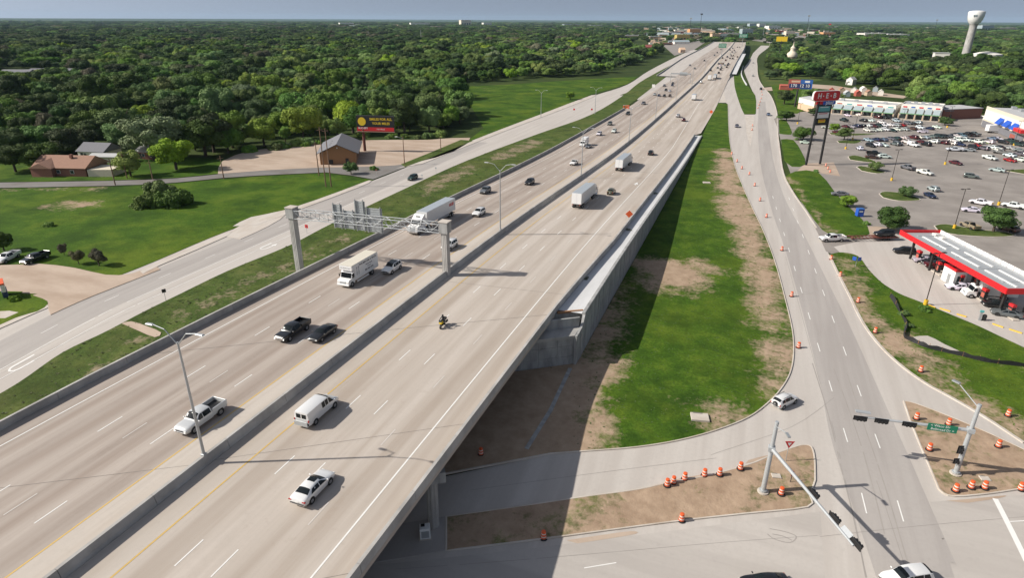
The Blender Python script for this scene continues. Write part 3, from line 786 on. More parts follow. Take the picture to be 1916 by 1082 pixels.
# ---- overpass bridge
br = empty("overpass_bridge", (-48, 40, 0), label="concrete overpass bridge carrying the freeway over the cross street", cat="bridge")
def bp(x, y, z): return (x + 48, y - 40, z)
bs = [-60, -30, 0, 20, 40, 60, 72]
def slab(xa, xb, name):
    m = MB()
    ends = []
    P = []
    for s in bs + [None]:
        for x, z in ((xa, -.03), (xb, -.03), (xb, -.5), (xa, -.5)):
            xx = x(s or 84) if callable(x) else x
            sy = s if s is not None else 84 + .68 * (xx + 24.4)
            P.append(bp(xx, sy, zd(sy) + z))
    n = len(bs) + 1
    F_ = [(i * 4 + j, i * 4 + (j + 1) % 4, i * 4 + 4 + (j + 1) % 4, i * 4 + 4 + j) for i in range(n - 1) for j in range(4)]
    m.add(P, F_ + [(0, 1, 2, 3), ((n - 1) * 4 + 3, (n - 1) * 4 + 2, (n - 1) * 4 + 1, (n - 1) * 4)])
    return m.build(name, "deck_concrete", br)
bs = [-60, -30, 0, 20, 35, 48]
slab(lambda s: lpx(s) - .42, -44.0, "slab")
bs = [-60, -30, 0, 20, 40, 60, 68]
slab(-46.4, lambda s: rpx(s) + .42, "slab")
for i in range(20):
    x = -70.6 + i * (70.6 - 25.9) / 19
    e = 80.5 + .68 * (x + 24.4)
    m = MB()
    for w, z0, z1 in ((1.0, -.7, -.5), (.2, -1.5, -.7), (.75, -1.75, -1.5)):
        m.add([bp(x + a, s, zd(s) + z) for s in (-60, 0, 40, e) for a, z in ((-w / 2, z0), (w / 2, z0), (w / 2, z1), (-w / 2, z1))],
              [(i_ * 4 + j, i_ * 4 + (j + 1) % 4, i_ * 4 + 4 + (j + 1) % 4, i_ * 4 + 4 + j) for i_ in range(3) for j in range(4)])
    m.build("girder", "wall_concrete", br)
# bent under the bridge: cap and fluted columns along the median island
c0 = G(812, 985)
SKA = math.atan(SK)
for k in range(5):
    x = c0.x - k * 10.5; y = c0.y - SK * k * 10.5
    zb, zt = zg(y), zd(y) - 3.0
    m = MB()
    prof = []
    for i in range(24):
        t = 2 * math.pi * i / 24
        r = .62 if i % 3 else .54
        prof.append((x + 48 + r * math.cos(t), y - 40 + r * math.sin(t)))
    m.prism(prof, zb, zt)
    m.build("column", "barrier_concrete", br)
m = MB()
L0, L1 = (-24.9, c0.y + SK * (-24.9 - c0.x)), (-73, c0.y + SK * (-73 - c0.x))
m.box(((L0[0] + L1[0]) / 2 + 48, (L0[1] + L1[1]) / 2 - 40, zd(45) - 2.4), (math.hypot(L0[0] - L1[0], L0[1] - L1[1]), 1.2, 1.3), rz=SKA)
m.build("bent_cap", "wall_concrete", br)
# abutment: wall of cast panels, cap, wing end
ab = lambda x: 81.1 + .70 * (x + 21)
for i in range(22):
    xa, xb = -20.05 - i * 2.4, -20.05 - (i + 1) * 2.4
    for z0, z1 in ((-.6, 1.5), (1.5, 3.3), (3.3, 4.55)):
        zz = zg(ab(xb)) if z0 < 0 else 0
        m = MB()
        g = .02
        P = [(xa - g, ab(xa - g)), (xb + g, ab(xb + g))]
        P = P + [(P[1][0], P[1][1] + .4), (P[0][0], P[0][1] + .4)]
        m.prism([(p[0] + 48, p[1] - 40) for p in P][::-1], z0 + zz + g, z1 - g)
        m.build("wall_panel", "wall_concrete", br)
m = MB()
P = [(-20.2, ab(-20.2) - .25), (-73, ab(-73) - .25), (-73, ab(-73) + 3.2), (-20.2, ab(-20.2) + 3.2)]
m.prism([(p[0] + 48, p[1] - 40) for p in P][::-1], 4.55, 5.05)
m.build("abutment_cap", "barrier_concrete", br)
m = MB()
P = [(-20.4, ab(-20.4) + 3.0), (-73, ab(-73) + 3.0), (-73, ab(-73) + 3.4), (-20.4, ab(-20.4) + 3.4)]
m.prism([(p[0] + 48, p[1] - 40) for p in P][::-1], 5.05, 6.6)
m.build("backwall", "wall_concrete", br)
# wing end of the retaining wall, curving down to the cap
m = MB()
pr = [(81.4, -.4), (90, -.4), (90, 6.6), (86.2, 6.62), (85.6, 6.2), (85.1, 5.5), (84.2, 5.1), (82.5, 5.0), (81.4, 5.0)]
for x in (0,):
    n = len(pr)
    m.add([(x + .18, s - 85, z) for s, z in pr] + [(x - .22, s - 85, z) for s, z in pr],
          [tuple(range(n)), tuple(range(2 * n - 1, n - 1, -1))] + [(i, n + i, n + (i + 1) % n, (i + 1) % n) for i in range(n)])
m.build("wing_wall", "wall_concrete", rootw)
MB().box((.22, -.9, 2.2), (.12, .35, 5.0)).build("pilaster", "barrier_concrete", rootw)
m = MB(); m.prism([(-24.6 + 48, 84.6 - 40), (-20.2 + 48, 87.4 - 40), (-20.2 + 48, 92 - 40), (-24.6 + 48, 92 - 40)], 5.0, 6.42); m.build("ledge_end_wall", "wall_concrete", br)
# embankment fill below the deck (behind the walls)
m = MB(); P = []
ss = [84, 100, 120, 145, 170, 200, 235, 275, 320, 370, 420]
for s in ss: P += [(-70.0, s, -.4), (-70.0, s, zd(s) - .08), (-24.8, s, zd(s) - .08), (-24.8, s, -.4)]
m.add(P, [(i * 4 + j, i * 4 + j + 1, i * 4 + 5 + j, i * 4 + 4 + j) for i in range(len(ss) - 1) for j in range(3)])
m.build("embankment", "bare_soil", kind="structure")
# far embankment where the freeway climbs
m = MB(); P = []
ss = [s for s in SS if s > 620]
for s in ss: P += [(-92 + bend(s), s, -.1), (-88 + bend(s), s, zd(s) - .05), (rpx(s) + .3 + bend(s), s, zd(s) - .05), (rpx(s) + 1 + bend(s), s, -.1)]
m.add(P, [(i * 4 + j, i * 4 + j + 1, i * 4 + 5 + j, i * 4 + 4 + j) for i in range(len(ss) - 1) for j in range(3)])
m.build("embankment", "wall_concrete", kind="structure")
m = MB(); P = []
ss = [s for s in SS if 410 <= s <= 640]
for s in ss: P += [(-71.5, s, -.1), (-70.5, s, zd(s) - .03), (rpx(s) - .1, s, zd(s) - .03), (rpx(s) + .5, s, -.1)]
m.add(P, [(i * 4 + j, i * 4 + j + 1, i * 4 + 5 + j, i * 4 + 4 + j) for i in range(len(ss) - 1) for j in range(3)])
m.build("embankment", "road_concrete", kind="structure")
ribbon("ramp_road", lambda s: -88, lambda s: -70.4, .0, "road_concrete", [s for s in SS if s >= 620], kind="structure")
ribbon("ledge_road", lambda s: -25, lambda s: -19.5, -.05, "ledge_concrete", [s for s in SS if 660 <= s <= 960], kind="structure")
# cabinet by the column
cab = empty("service_cabinet", (*G(796, 1006).xy, zg(44)), R(30), label="white metal service cabinet standing by the bridge column", cat="cabinet")
MB().box((0, 0, .85), (1.1, .9, 1.4), bev=.03).build("housing", "white_metal", cab)
MB().box((0, -.46, .8), (.8, .03, .9)).build("door", "galv", cab)
MB().box((0, 0, .07), (1.3, 1.1, .14)).build("base", "curb_concrete", cab)
MB().box((-.2, .1, 1.62), (.4, .3, .14)).build("vent", "black", cab)
# ------------------------------------------------------------------ vehicles (front towards local +Y, origin on the road)
CARS = {
 "sedan": dict(L=4.85, st=[(-2.42, .48, .78, .80, .70, .62), (-2.36, .34, .92, .97, .82, .72), (-2.15, .27, .99, 1.05, .88, .76), (-1.75, .24, 1.0, 1.08, .91, .78), (-1.0, .20, .99, 1.40, .92, .62), (-.4, .20, .98, 1.46, .92, .63), (.25, .20, .96, 1.44, .92, .63), (.6, .20, .95, 1.28, .92, .68), (1.15, .20, .93, .99, .92, .76), (1.8, .22, .86, .91, .90, .76), (2.2, .25, .74, .80, .86, .70), (2.38, .32, .64, .70, .76, .62), (2.43, .42, .56, .60, .66, .56)], cowl=8, rf=6, rr=4, deck=3, wb=(1.42, -1.4), wr=.33, side=[(.98, -.02, .3, .0), (-.1, -1.35, -.1, -.95)]),
 "suv": dict(L=4.7, st=[(-2.33, .52, .9, .95, .74, .66), (-2.28, .36, 1.05, 1.2, .86, .72), (-2.1, .30, 1.1, 1.55, .91, .66), (-1.75, .27, 1.1, 1.66, .93, .67), (-.6, .24, 1.08, 1.72, .94, .69), (.3, .24, 1.05, 1.69, .94, .68), (.55, .24, 1.04, 1.56, .94, .70), (1.1, .24, 1.02, 1.10, .93, .78), (1.75, .26, .98, 1.03, .91, .78), (2.12, .30, .86, .92, .87, .74), (2.28, .38, .74, .80, .78, .66), (2.33, .48, .66, .70, .70, .6)], cowl=7, rf=5, rr=3, deck=1, wb=(1.4, -1.4), wr=.36, side=[(.95, .02, .38, .02), (-.06, -1.05, -.06, -1.05), (-1.13, -1.85, -1.13, -1.7)]),
 "pickup": dict(L=5.9, st=[(-2.95, .6, 1.0, .98, .86, .8), (-2.9, .5, 1.12, .86, .95, .86), (-.85, .42, 1.12, .86, .98, .88), (-.82, .36, 1.14, 1.18, .98, .86), (-.72, .34, 1.14, 1.80, .98, .70), (-.2, .34, 1.14, 1.88, .98, .72), (.75, .34, 1.13, 1.86, .98, .72), (1.0, .34, 1.13, 1.70, .98, .75), (1.45, .36, 1.12, 1.18, .97, .84), (2.3, .38, 1.10, 1.15, .96, .84), (2.75, .42, 1.02, 1.08, .94, .82), (2.92, .46, .82, .9, .9, .78), (2.97, .55, .7, .76, .84, .74)], cowl=8, rf=6, rr=4, deck=3, wb=(1.9, -1.85), wr=.41, side=[(1.3, .5, .85, .48), (.42, -.62, .42, -.6)]),
 "van": dict(L=5.6, st=[(-2.8, .55, 1.1, 1.5, .88, .82), (-2.78, .4, 1.25, 2.02, .98, .82), (-2.5, .36, 1.25, 2.08, 1.0, .84), (-1.0, .34, 1.24, 2.1, 1.0, .85), (.8, .34, 1.22, 2.08, 1.0, .84), (1.15, .34, 1.2, 1.96, 1.0, .83), (1.95, .36, 1.16, 1.24, .98, .86), (2.4, .38, 1.08, 1.14, .95, .82), (2.72, .42, .9, .96, .9, .78), (2.8, .5, .78, .84, .82, .72)], cowl=6, rf=4, rr=2, deck=0, wb=(1.85, -1.7), wr=.36, side=[(1.72, .95, 1.2, .9), (.78, .3, .78, .3), (.22, -.3, .22, -.3)]),
}
def car_rings(kind):
    out = []
    for y, zb, zbe, zt, wb, wt in CARS[kind]["st"]:
        low = zt <= zbe + .12
        p5 = (wt, zt - (.02 if low else .07))
        out.append([(0, zb), (.80 * wb, zb), (.95 * wb, zb + .10), (wb, zb + (zbe - zb) * .55), (.97 * wb, zbe - (.02 if low else 0)), p5, (.72 * wt, zt), (0, zt + .025)])
    return out
def car_parts(kind):
    """list of (part name, MB, material) in local coordinates"""
    c = CARS[kind]; st = c["st"]; rings = car_rings(kind); ys_ = [s[0] for s in st]
    parts = []
    pickup = kind == "pickup"
    b = MB(); P = []
    n = 8
    for (y, *_), rg in zip(st, rings):
        P += [(x, y, z) for x, z in rg] + [(-x, y, z) for x, z in rg[6:0:-1]]
    m = 14
    fs = [(i * m + j, (i + 1) * m + j, (i + 1) * m + (j + 1) % m, i * m + (j + 1) % m) for i in range(len(st) - 1) for j in range(m)]
    fs += [tuple(range(m)), tuple(range(len(st) * m - 1, (len(st) - 1) * m - 1, -1))]
    b.add(P, fs)
    if pickup:                                  # open load bed
        for s_ in (-1, 1): b.box((s_ * .92, -1.87, 1.14), (.14, 2.12, .62), bev=.03)
        b.box((0, -2.9, 1.13), (1.86, .10, .60), bev=.03)
    parts.append(("body", b, "car_paint"))
    if pickup: parts.append(("load_bed", MB().box((0, -1.87, .93), (1.68, 1.98, .10)).box((0, -.92, 1.12), (1.68, .05, .5)), "black"))
    def at(y, j0, j1, v):                       # point on the side between ring points j0 and j1
        i = max(k for k in range(len(ys_)) if ys_[k] <= y + 1e-6); i = min(i, len(ys_) - 2)
        t = (y - ys_[i]) / (ys_[i + 1] - ys_[i])
        q = []
        for j in (j0, j1):
            a_, b_ = rings[i][j], rings[i + 1][j]
            q.append((a_[0] + (b_[0] - a_[0]) * t, a_[1] + (b_[1] - a_[1]) * t))
        return (q[0][0] + (q[1][0] - q[0][0]) * v + .012, y, q[0][1] + (q[1][1] - q[0][1]) * v)
    for y1, y0, t1, t0 in c["side"]:
        for s_ in (-1, 1):
            q = []
            for f in (0, .34, .67, 1):
                q.append((at(y1 + (y0 - y1) * f, 4, 5, .06), at(t1 + (t0 - t1) * f, 4, 5, .90)))
            mb = MB()
            mb.add([(p[0] * s_, p[1], p[2]) for pr in q for p in pr], [(2 * k, 2 * k + 1, 2 * k + 3, 2 * k + 2) if s_ < 0 else (2 * k, 2 * k + 2, 2 * k + 3, 2 * k + 1) for k in range(3)])
            parts.append(("side_window", mb, "car_glass"))
    def pane(i0, i1, f0, f1, name):             # windscreen-like pane across the car between two stations
        mb = MB()
        rows = sorted(set([i0 + (i1 - i0) * f0, i0 + (i1 - i0) * f1] + [float(k) for k in range(min(i0, i1) + 1, max(i0, i1))]))
        rows = [r for r in rows if min(i0 + (i1 - i0) * f0, i0 + (i1 - i0) * f1) - 1e-6 <= r <= max(i0 + (i1 - i0) * f0, i0 + (i1 - i0) * f1) + 1e-6]
        nr = len(rows) - 1
        Pp = []
        for r in rows:
            i = min(int(r), len(st) - 2); t = r - i
            row = []
            for j, sg in ((5, 1), (6, 1), (7, 1), (6, -1), (5, -1)):
                a_, b_ = rings[i][j], rings[i + 1][j]
                sh = .93 if j == 5 else .9
                row.append(((a_[0] + (b_[0] - a_[0]) * t) * sg * sh, st[i][0] + (st[i + 1][0] - st[i][0]) * t, a_[1] + (b_[1] - a_[1]) * t + .03))
            Pp += row
        dy = .016 * (1 if i1 > i0 else -1)
        mb.add([(x, y + (.012 if i0 > len(st) / 2 else -.012), z) for x, y, z in Pp], [(r * 5 + k, r * 5 + k + 1, r * 5 + k + 6, r * 5 + k + 5) for r in range(nr) for k in range(4)])
        parts.append((name, mb, "car_glass"))
    pane(c["rf"], c["cowl"], .1, .9, "windscreen")
    if kind == "van":
        for s_ in (-1, 1): parts.append(("rear_window", MB().box((s_ * .36, -2.80, 1.58), (.56, .05, .5)), "car_glass"))
    else:
        pane(c["deck"], c["rr"], .12 if kind != "suv" else .2, .88, "rear_window")
    wr = c["wr"]
    wmax = max(s[4] for s in st)
    for yw in c["wb"]:
        for s_ in (-1, 1):
            xo = s_ * (wmax - .005)
            parts.append(("wheel_arch", MB().cyl((xo - s_ * .30, yw, wr + .03), (xo + s_ * .004, yw, wr + .03), wr + .075, n=16), "black"))
            parts.append(("wheel", MB().cyl((xo - s_ * .2, yw, wr), (xo + s_ * .02, yw, wr), wr, n=18), "rubber"))
            parts.append(("rim", MB().cyl((xo, yw, wr), (xo + s_ * .032, yw, wr), wr * .64, wr * .55, n=14), "rim"))
    fy, ry = st[-1][0], st[0][0]
    zf, zr = st[-1][2], st[0][2]
    for s_ in (-1, 1):
        parts.append(("headlight", MB().box((s_ * st[-2][4] * .80, st[-2][0] - .02, st[-2][2] + (-.02)), (.30, .16, .13), bev=.03), "lamp_lens"))
        hz = .34 if kind in ("van", "suv", "pickup") else .14
        parts.append(("tail_light", MB().box((s_ * (st[1][4] - .07), st[1][0] + .01, st[1][2] - hz / 2 - .03), (.12 if kind != "sedan" else .34, .14, hz), bev=.03), "tail_red"))
        parts.append(("mirror", MB().box((s_ * (wmax + .09), st[c["cowl"]][0] - .22, st[c["cowl"]][2] + .1), (.2, .1, .15), bev=.03), "car_paint"))
    parts.append(("grille", MB().box((0, fy + .0, zf - .02), (st[-1][4] * 1.3, .05, .18 if kind != "pickup" else .3)), "dark_steel"))
    parts.append(("bumper", MB().box((0, fy - .06, st[-1][1] + .07), (st[-1][4] * 2.0, .2, .16), bev=.04), "dark_steel" if kind != "pickup" else "chrome"))
    parts.append(("bumper", MB().box((0, ry + .06, st[0][1] + .09), (st[0][4] * 2.1, .22, .16), bev=.04), "dark_steel" if kind != "pickup" else "chrome"))
    parts.append(("licence_plate", MB().box((0, ry - .015, st[0][1] + .26), (.32, .03, .16)), "paint_white"))
    return parts
_small, _full = {}, {}
def small_mesh(kind):
    if kind not in _small:
        mb = MB()
        for nm, p, mt in car_parts(kind):
            if nm in ("mirror", "licence_plate", "rim"): continue
            mb.add(p.v, p.f, mt)
        _small[kind] = mb.mesh(kind, None, 38)
    return _small[kind]
def full_meshes(kind):
    if kind not in _full: _full[kind] = [(nm, p.mesh(nm, mt, 40)) for nm, p, mt in car_parts(kind)]
    return _full[kind]
PAINT = dict(white=(.74, .74, .73), silver=(.42, .44, .46), grey=(.13, .14, .15), black=(.012, .013, .015), navy=(.012, .022, .07), red=(.30, .012, .012), maroon=(.08, .008, .012), green=(.015, .04, .035), blue=(.10, .16, .24), tan=(.30, .25, .18), olive=(.10, .10, .06), brown=(.08, .045, .03), pearl=(.56, .57, .57), lightblue=(.36, .45, .52))
NOUN = dict(sedan="sedan", suv="SUV", pickup="pickup truck", van="panel van")
def pos(px, py, surf, h):
    p = G(px, py, h, surf)
    return Vector((p.x, p.y, surf(p.y)))
def tilt(o, surf, p, rz):
    g = (surf(p[1] + 3) - surf(p[1] - 3)) / 6.0
    o.rotation_euler = (g * math.cos(rz), g * math.sin(rz) * -1 * -1 if False else 0, rz)
def big_car(name, kind, px, py, rz, col, label, cat, surf=zg, h=.7, extra=None, sc=1.0):
    p = pos(px, py, surf, h)
    t = empty(name, p, rz, label=label, cat=cat)
    tilt(t, surf, p, rz)
    t.scale = (sc, sc, sc)
    rims = None
    last = None
    for nm, me in full_meshes(kind):
        par = last if nm == "rim" else t
        o = link(nm, me, par)
        o.color = (*PAINT[col], 1)
        if nm == "wheel": last = o
    if extra: extra(t)
    return t
def small_car(kind, px, py, rz, col, label, group, surf=zg, h=.7, jit=.03):
    p = pos(px, py, surf, h)
    o = link({"sedan": "sedan_car", "suv": "suv_car", "pickup": "pickup_truck", "van": "panel_van"}[kind], small_mesh(kind), label=label, cat={"pickup": "pickup", "van": "van"}.get(kind, "car"), group=group)
    o.location = p
    tilt(o, surf, p, rz)
    f = rng.uniform(1 - jit, 1 + jit)
    o.scale = (f, f, f)
    c = PAINT[col]
    o.color = (*[x * rng.uniform(.9, 1.1) for x in c], 1)
    return o
AWAY, BACK = 0.0, math.pi
# freeway, close by
def roof_black(t): MB().box((0, -.35, 1.735), (1.2, 1.9, .04), bev=.015).build("roof_panel", "car_glass", t)
def sunroof(t): MB().box((0, .0, 1.475), (.8, .55, .03)).build("sunroof", "car_glass", t)
def lift_gate(t):
    MB().box((0, -2.98, .75), (1.7, .10, .62), bev=.02).box((0, -2.92, .5), (1.8, .2, .12)).build("cargo_lift", "galv_pale", t)
def chrome_nose(t): MB().box((0, 2.98, .80), (1.3, .06, .34), bev=.03).build("chrome_grille", "chrome", t)
def spare(t):
    w = MB().cyl((0, -2.38, .98), (0, -2.58, .98), .35, n=18).build("spare_wheel", "rubber", t)
    MB().cyl((0, -2.57, .98), (0, -2.60, .98), .20, n=14).build("rim", "rim", w)
    for s_ in (-1, 1): MB().box((s_ * .6, -.5, 1.76), (.05, 1.9, .05)).build("roof_rail", "black", t)
big_car("pickup_truck", "pickup", 376, 779, BACK, "pearl", "silver white pickup truck with an empty dark load bed", "pickup", zd, .8)
big_car("pickup_truck", "pickup", 548, 617, BACK, "black", "black pickup truck with chrome grille beside a black sedan", "pickup", zd, .8, chrome_nose)
big_car("sedan_car", "sedan", 604, 623, BACK, "black", "black sedan driving alongside the black pickup", "car", zd, .6)
big_car("panel_van", "van", 594, 764, AWAY, "white", "white passenger van with a folded cargo lift at the rear", "van", zd, .9, lift_gate)
big_car("sedan_car", "sedan", 586, 911, AWAY, "white", "white sedan with sunroof casting a shadow on the freeway", "car", zd, .6, sunroof)
big_car("suv_car", "suv", 733, 500, BACK, "white", "white SUV with a black roof panel beside the moving truck", "car", zd, .75, roof_black)
big_car("suv_car", "suv", 841, 458, BACK, "white", "white SUV just behind the overhead sign column", "car", zd, .75)
big_car("suv_car", "suv", 896, 397, BACK, "white", "white SUV driving beside the long white semi trailer", "car", zd, .75)
big_car("suv_car", "suv", 908, 356, BACK, "grey", "dark grey SUV near the left parapet ahead of the lamp pole", "car", zd, .75)
big_car("suv_car", "suv", 991, 340, BACK, "black", "black SUV in the middle of the oncoming lanes", "car", zd, .75)
big_car("pickup_truck", "pickup", 1074, 304, BACK, "white", "white pickup truck driving past a median lamp pole", "pickup", zd, .75, sc=.92)
big_car("suv_car", "suv", 1144, 358, AWAY, "olive", "olive SUV running in the trailer's shadow", "car", zd, .7, sc=.95)
big_car("suv_car", "suv", 1469, 747, R(53.5 - 90), "white", "white SUV with a spare wheel on its tailgate turning at the curb", "car", zg, .8, spare, sc=.9)
big_car("suv_car", "suv", 1697, 1080, R(209 - 90), "white", "white SUV crossing the intersection at the picture's foot", "car", zg, .8)["label"] = "white SUV crossing the intersection below the mast arm"
big_car("sedan_car", "sedan", 1432, 1090, R(90 + 33 - 88), "black", "black sedan waiting on the cross street beside the soil island", "car", zg, .8).rotation_euler.z = R(118)
big_car("suv_car", "suv", 772, 332, BACK, "green", "dark green SUV alone on the left frontage road", "car", zg, .7)
big_car("pickup_truck", "pickup", 14, 481, R(111 + 90), "white", "white pickup truck parked on the left driveway edge", "pickup", zg, .8)
big_car("pickup_truck", "pickup", 66, 482, R(96 + 90), "black", "black pickup truck parked beside the left meadow", "pickup", zg, .8, chrome_nose)
# freeway, farther off
OC = "oncoming traffic on the freeway"
for kind, x, y, col, lab in [
 ("sedan", 1101, 273, "grey", "dark grey sedan beside a white cube van on the freeway"), ("suv", 1121, 250, "white", "white SUV following the cube van on the freeway"),
 ("suv", 1149, 245, "white", "white SUV in the lane nearest the median lamp"), ("suv", 1141, 231, "grey", "dark grey SUV close to the left parapet"),
 ("suv", 1175, 212, "black", "black SUV near the end of the left parapet"), ("pickup", 1204, 193, "grey", "grey pickup truck passing the orange barrier end"),
 ("sedan", 1225, 176, "silver", "silver sedan leading a row of four cars"), ("sedan", 1233, 178, "navy", "navy sedan second in a row of four cars"),
 ("suv", 1243, 179, "black", "black SUV third in a row of four cars"), ("suv", 1253.5, 179, "brown", "reddish brown SUV nearest the median in a row of four")]:
    small_car(kind, x, y, BACK, col, lab, None, zd)
for kind, x, y, col in [("suv", 1246, 168, "black"), ("suv", 1243, 160, "grey"), ("sedan", 1259, 155, "black"), ("suv", 1258, 159, "navy"),
                        ("sedan", 1291, 121.5, "grey"), ("sedan", 1300, 127.5, "black"), ("suv", 1318, 113, "black"), ("suv", 1337, 103, "grey"), ("sedan", 1342, 98, "black"), ("sedan", 1349, 92, "grey")]:
    small_car(kind, x, y, BACK, col, "distant dark car coming towards the overpass on the freeway", OC, zd)
small_car("sedan", 1253, 169.5, BACK, "white", "white sedan among dark cars far up the oncoming lanes", None, zd)
for kind, x, y, col, lab in [("suv", 1218, 286, "black", "black SUV ahead of the second semi trailer"), ("suv", 1269, 216.5, "silver", "silver SUV beside a dark red SUV going away"),
 ("suv", 1279.5, 224, "maroon", "dark red SUV beside a silver SUV going away"), ("suv", 1312, 153.5, "white", "white SUV behind the queue of distant traffic")]:
    small_car(kind, x, y, AWAY, col, lab, None, zd)
QD = "queue of distant traffic going away"
for kind, x, y, col in [("suv", 1330, 131, "black"), ("pickup", 1345, 136, "black"), ("suv", 1348.5, 129.5, "black"), ("suv", 1350, 126, "grey"), ("pickup", 1343, 126.5, "grey"), ("suv", 1360, 125, "black"), ("suv", 1361.5, 121, "black"), ("pickup", 1345, 119, "grey"), ("suv", 1349, 118, "tan"),
 ("suv", 1353, 118.5, "brown"), ("pickup", 1363, 119, "grey"), ("suv", 1352, 108, "black"), ("suv", 1358, 112, "maroon"), ("pickup", 1361, 106, "navy"), ("suv", 1366, 108.5, "black"), ("suv", 1371, 109, "black"), ("suv", 1368, 104, "grey"), ("suv", 1380, 106, "brown"), ("suv", 1372, 103.5, "olive"),
 ("pickup", 1370, 97, "grey"), ("suv", 1374, 94, "black"), ("suv", 1366, 93, "brown"), ("suv", 1371, 90, "navy"), ("suv", 1380, 88, "grey"), ("suv", 1384, 88, "black"), ("suv", 1369, 87, "grey")]:
    small_car(kind, x, y, AWAY, col, "dark vehicle in the distant queue going away on the freeway", QD, zd, .8)
for kind, x, y, col in [("suv", 1348, 121.5, "white"), ("sedan", 1356, 121, "silver"), ("suv", 1373, 99, "white"), ("pickup", 1367, 101, "pearl"), ("sedan", 1376, 96.5, "silver")]:
    small_car(kind, x, y, AWAY, col, "pale vehicle in the distant queue going away on the freeway", QD, zd, .8)
for kind, x, y, col, lab in [("sedan", 1379, 235, "grey", "dark sedan coming down the exit ramp"), ("sedan", 1438, 213.5, "blue", "blue grey sedan on the frontage road by the gore"), ("suv", 1424, 166, "black", "black SUV on the far frontage road near the price billboard"),
 ("sedan", 1409, 141, "silver", "silver sedan on the far frontage road by the white wall"), ("sedan", 1409.5, 117, "pearl", "pale sedan farthest off on the right frontage road")]:
    small_car(kind, x, y, R(183), col, lab, None, zg)
# ---- parked cars
PX = R(-58 - 90)                                # nose direction of cars standing in the bays
LOT = []
def z1(lst): LOT.extend([(1440 + x / 7.983, 200 + y / 7.983, k, c, a) for x, y, k, c, a in lst])
def z2(lst): LOT.extend([(1676 + x / 7.983, 200 + y / 7.983, k, c, a) for x, y, k, c, a in lst])
def z3(lst): LOT.extend([(1480 + x / 4.394, 310 + y / 4.394, k, c, a) for x, y, k, c, a in lst])
S_, U_, P_, V_ = "sedan", "suv", "pickup", "van"
z1([(1110, 195, P_, "green", -8), (1170, 120, S_, "white", 0), (1330, 110, S_, "white", 0), (1540, 95, U_, "white", 0), (1400, 200, U_, "black", 0), (1520, 200, S_, "white", 0), (1610, 150, U_, "maroon", 0), (1700, 155, U_, "black", 0), (1790, 160, P_, "black", 0), (1880, 190, U_, "silver", 0), (1680, 228, U_, "white", 0),
 (1130, 285, S_, "maroon", 0), (1225, 290, S_, "silver", 0), (1300, 282, U_, "navy", 0), (1385, 282, U_, "black", 0), (1475, 275, S_, "white", 0), (1560, 283, U_, "maroon", 0), (1640, 275, U_, "green", 0), (1720, 268, S_, "white", 0), (1810, 264, S_, "white", 0), (1890, 262, S_, "silver", 0),
 (1470, 345, U_, "white", 0), (1560, 343, S_, "silver", 0), (1645, 338, S_, "white", 0), (1740, 335, U_, "white", 0), (1835, 345, S_, "green", 0), (1900, 322, S_, "white", 0),
 (1480, 490, S_, "lightblue", 0), (1600, 482, S_, "navy", 0), (1695, 485, S_, "blue", 0), (1815, 468, S_, "grey", 0), (1890, 468, S_, "green", 0),
 (1510, 572, U_, "black", 0), (1610, 560, U_, "white", 0), (1705, 565, S_, "white", 0), (1880, 550, U_, "grey", 0), (1350, 615, U_, "white", -20), (1560, 690, P_, "black", 60), (1535, 745, S_, "brown", 62), (1720, 740, U_, "white", 62), (535, 527, S_, "white", 60), (850, 297, S_, "pearl", 60), (1000, 372, S_, "maroon", 0)])
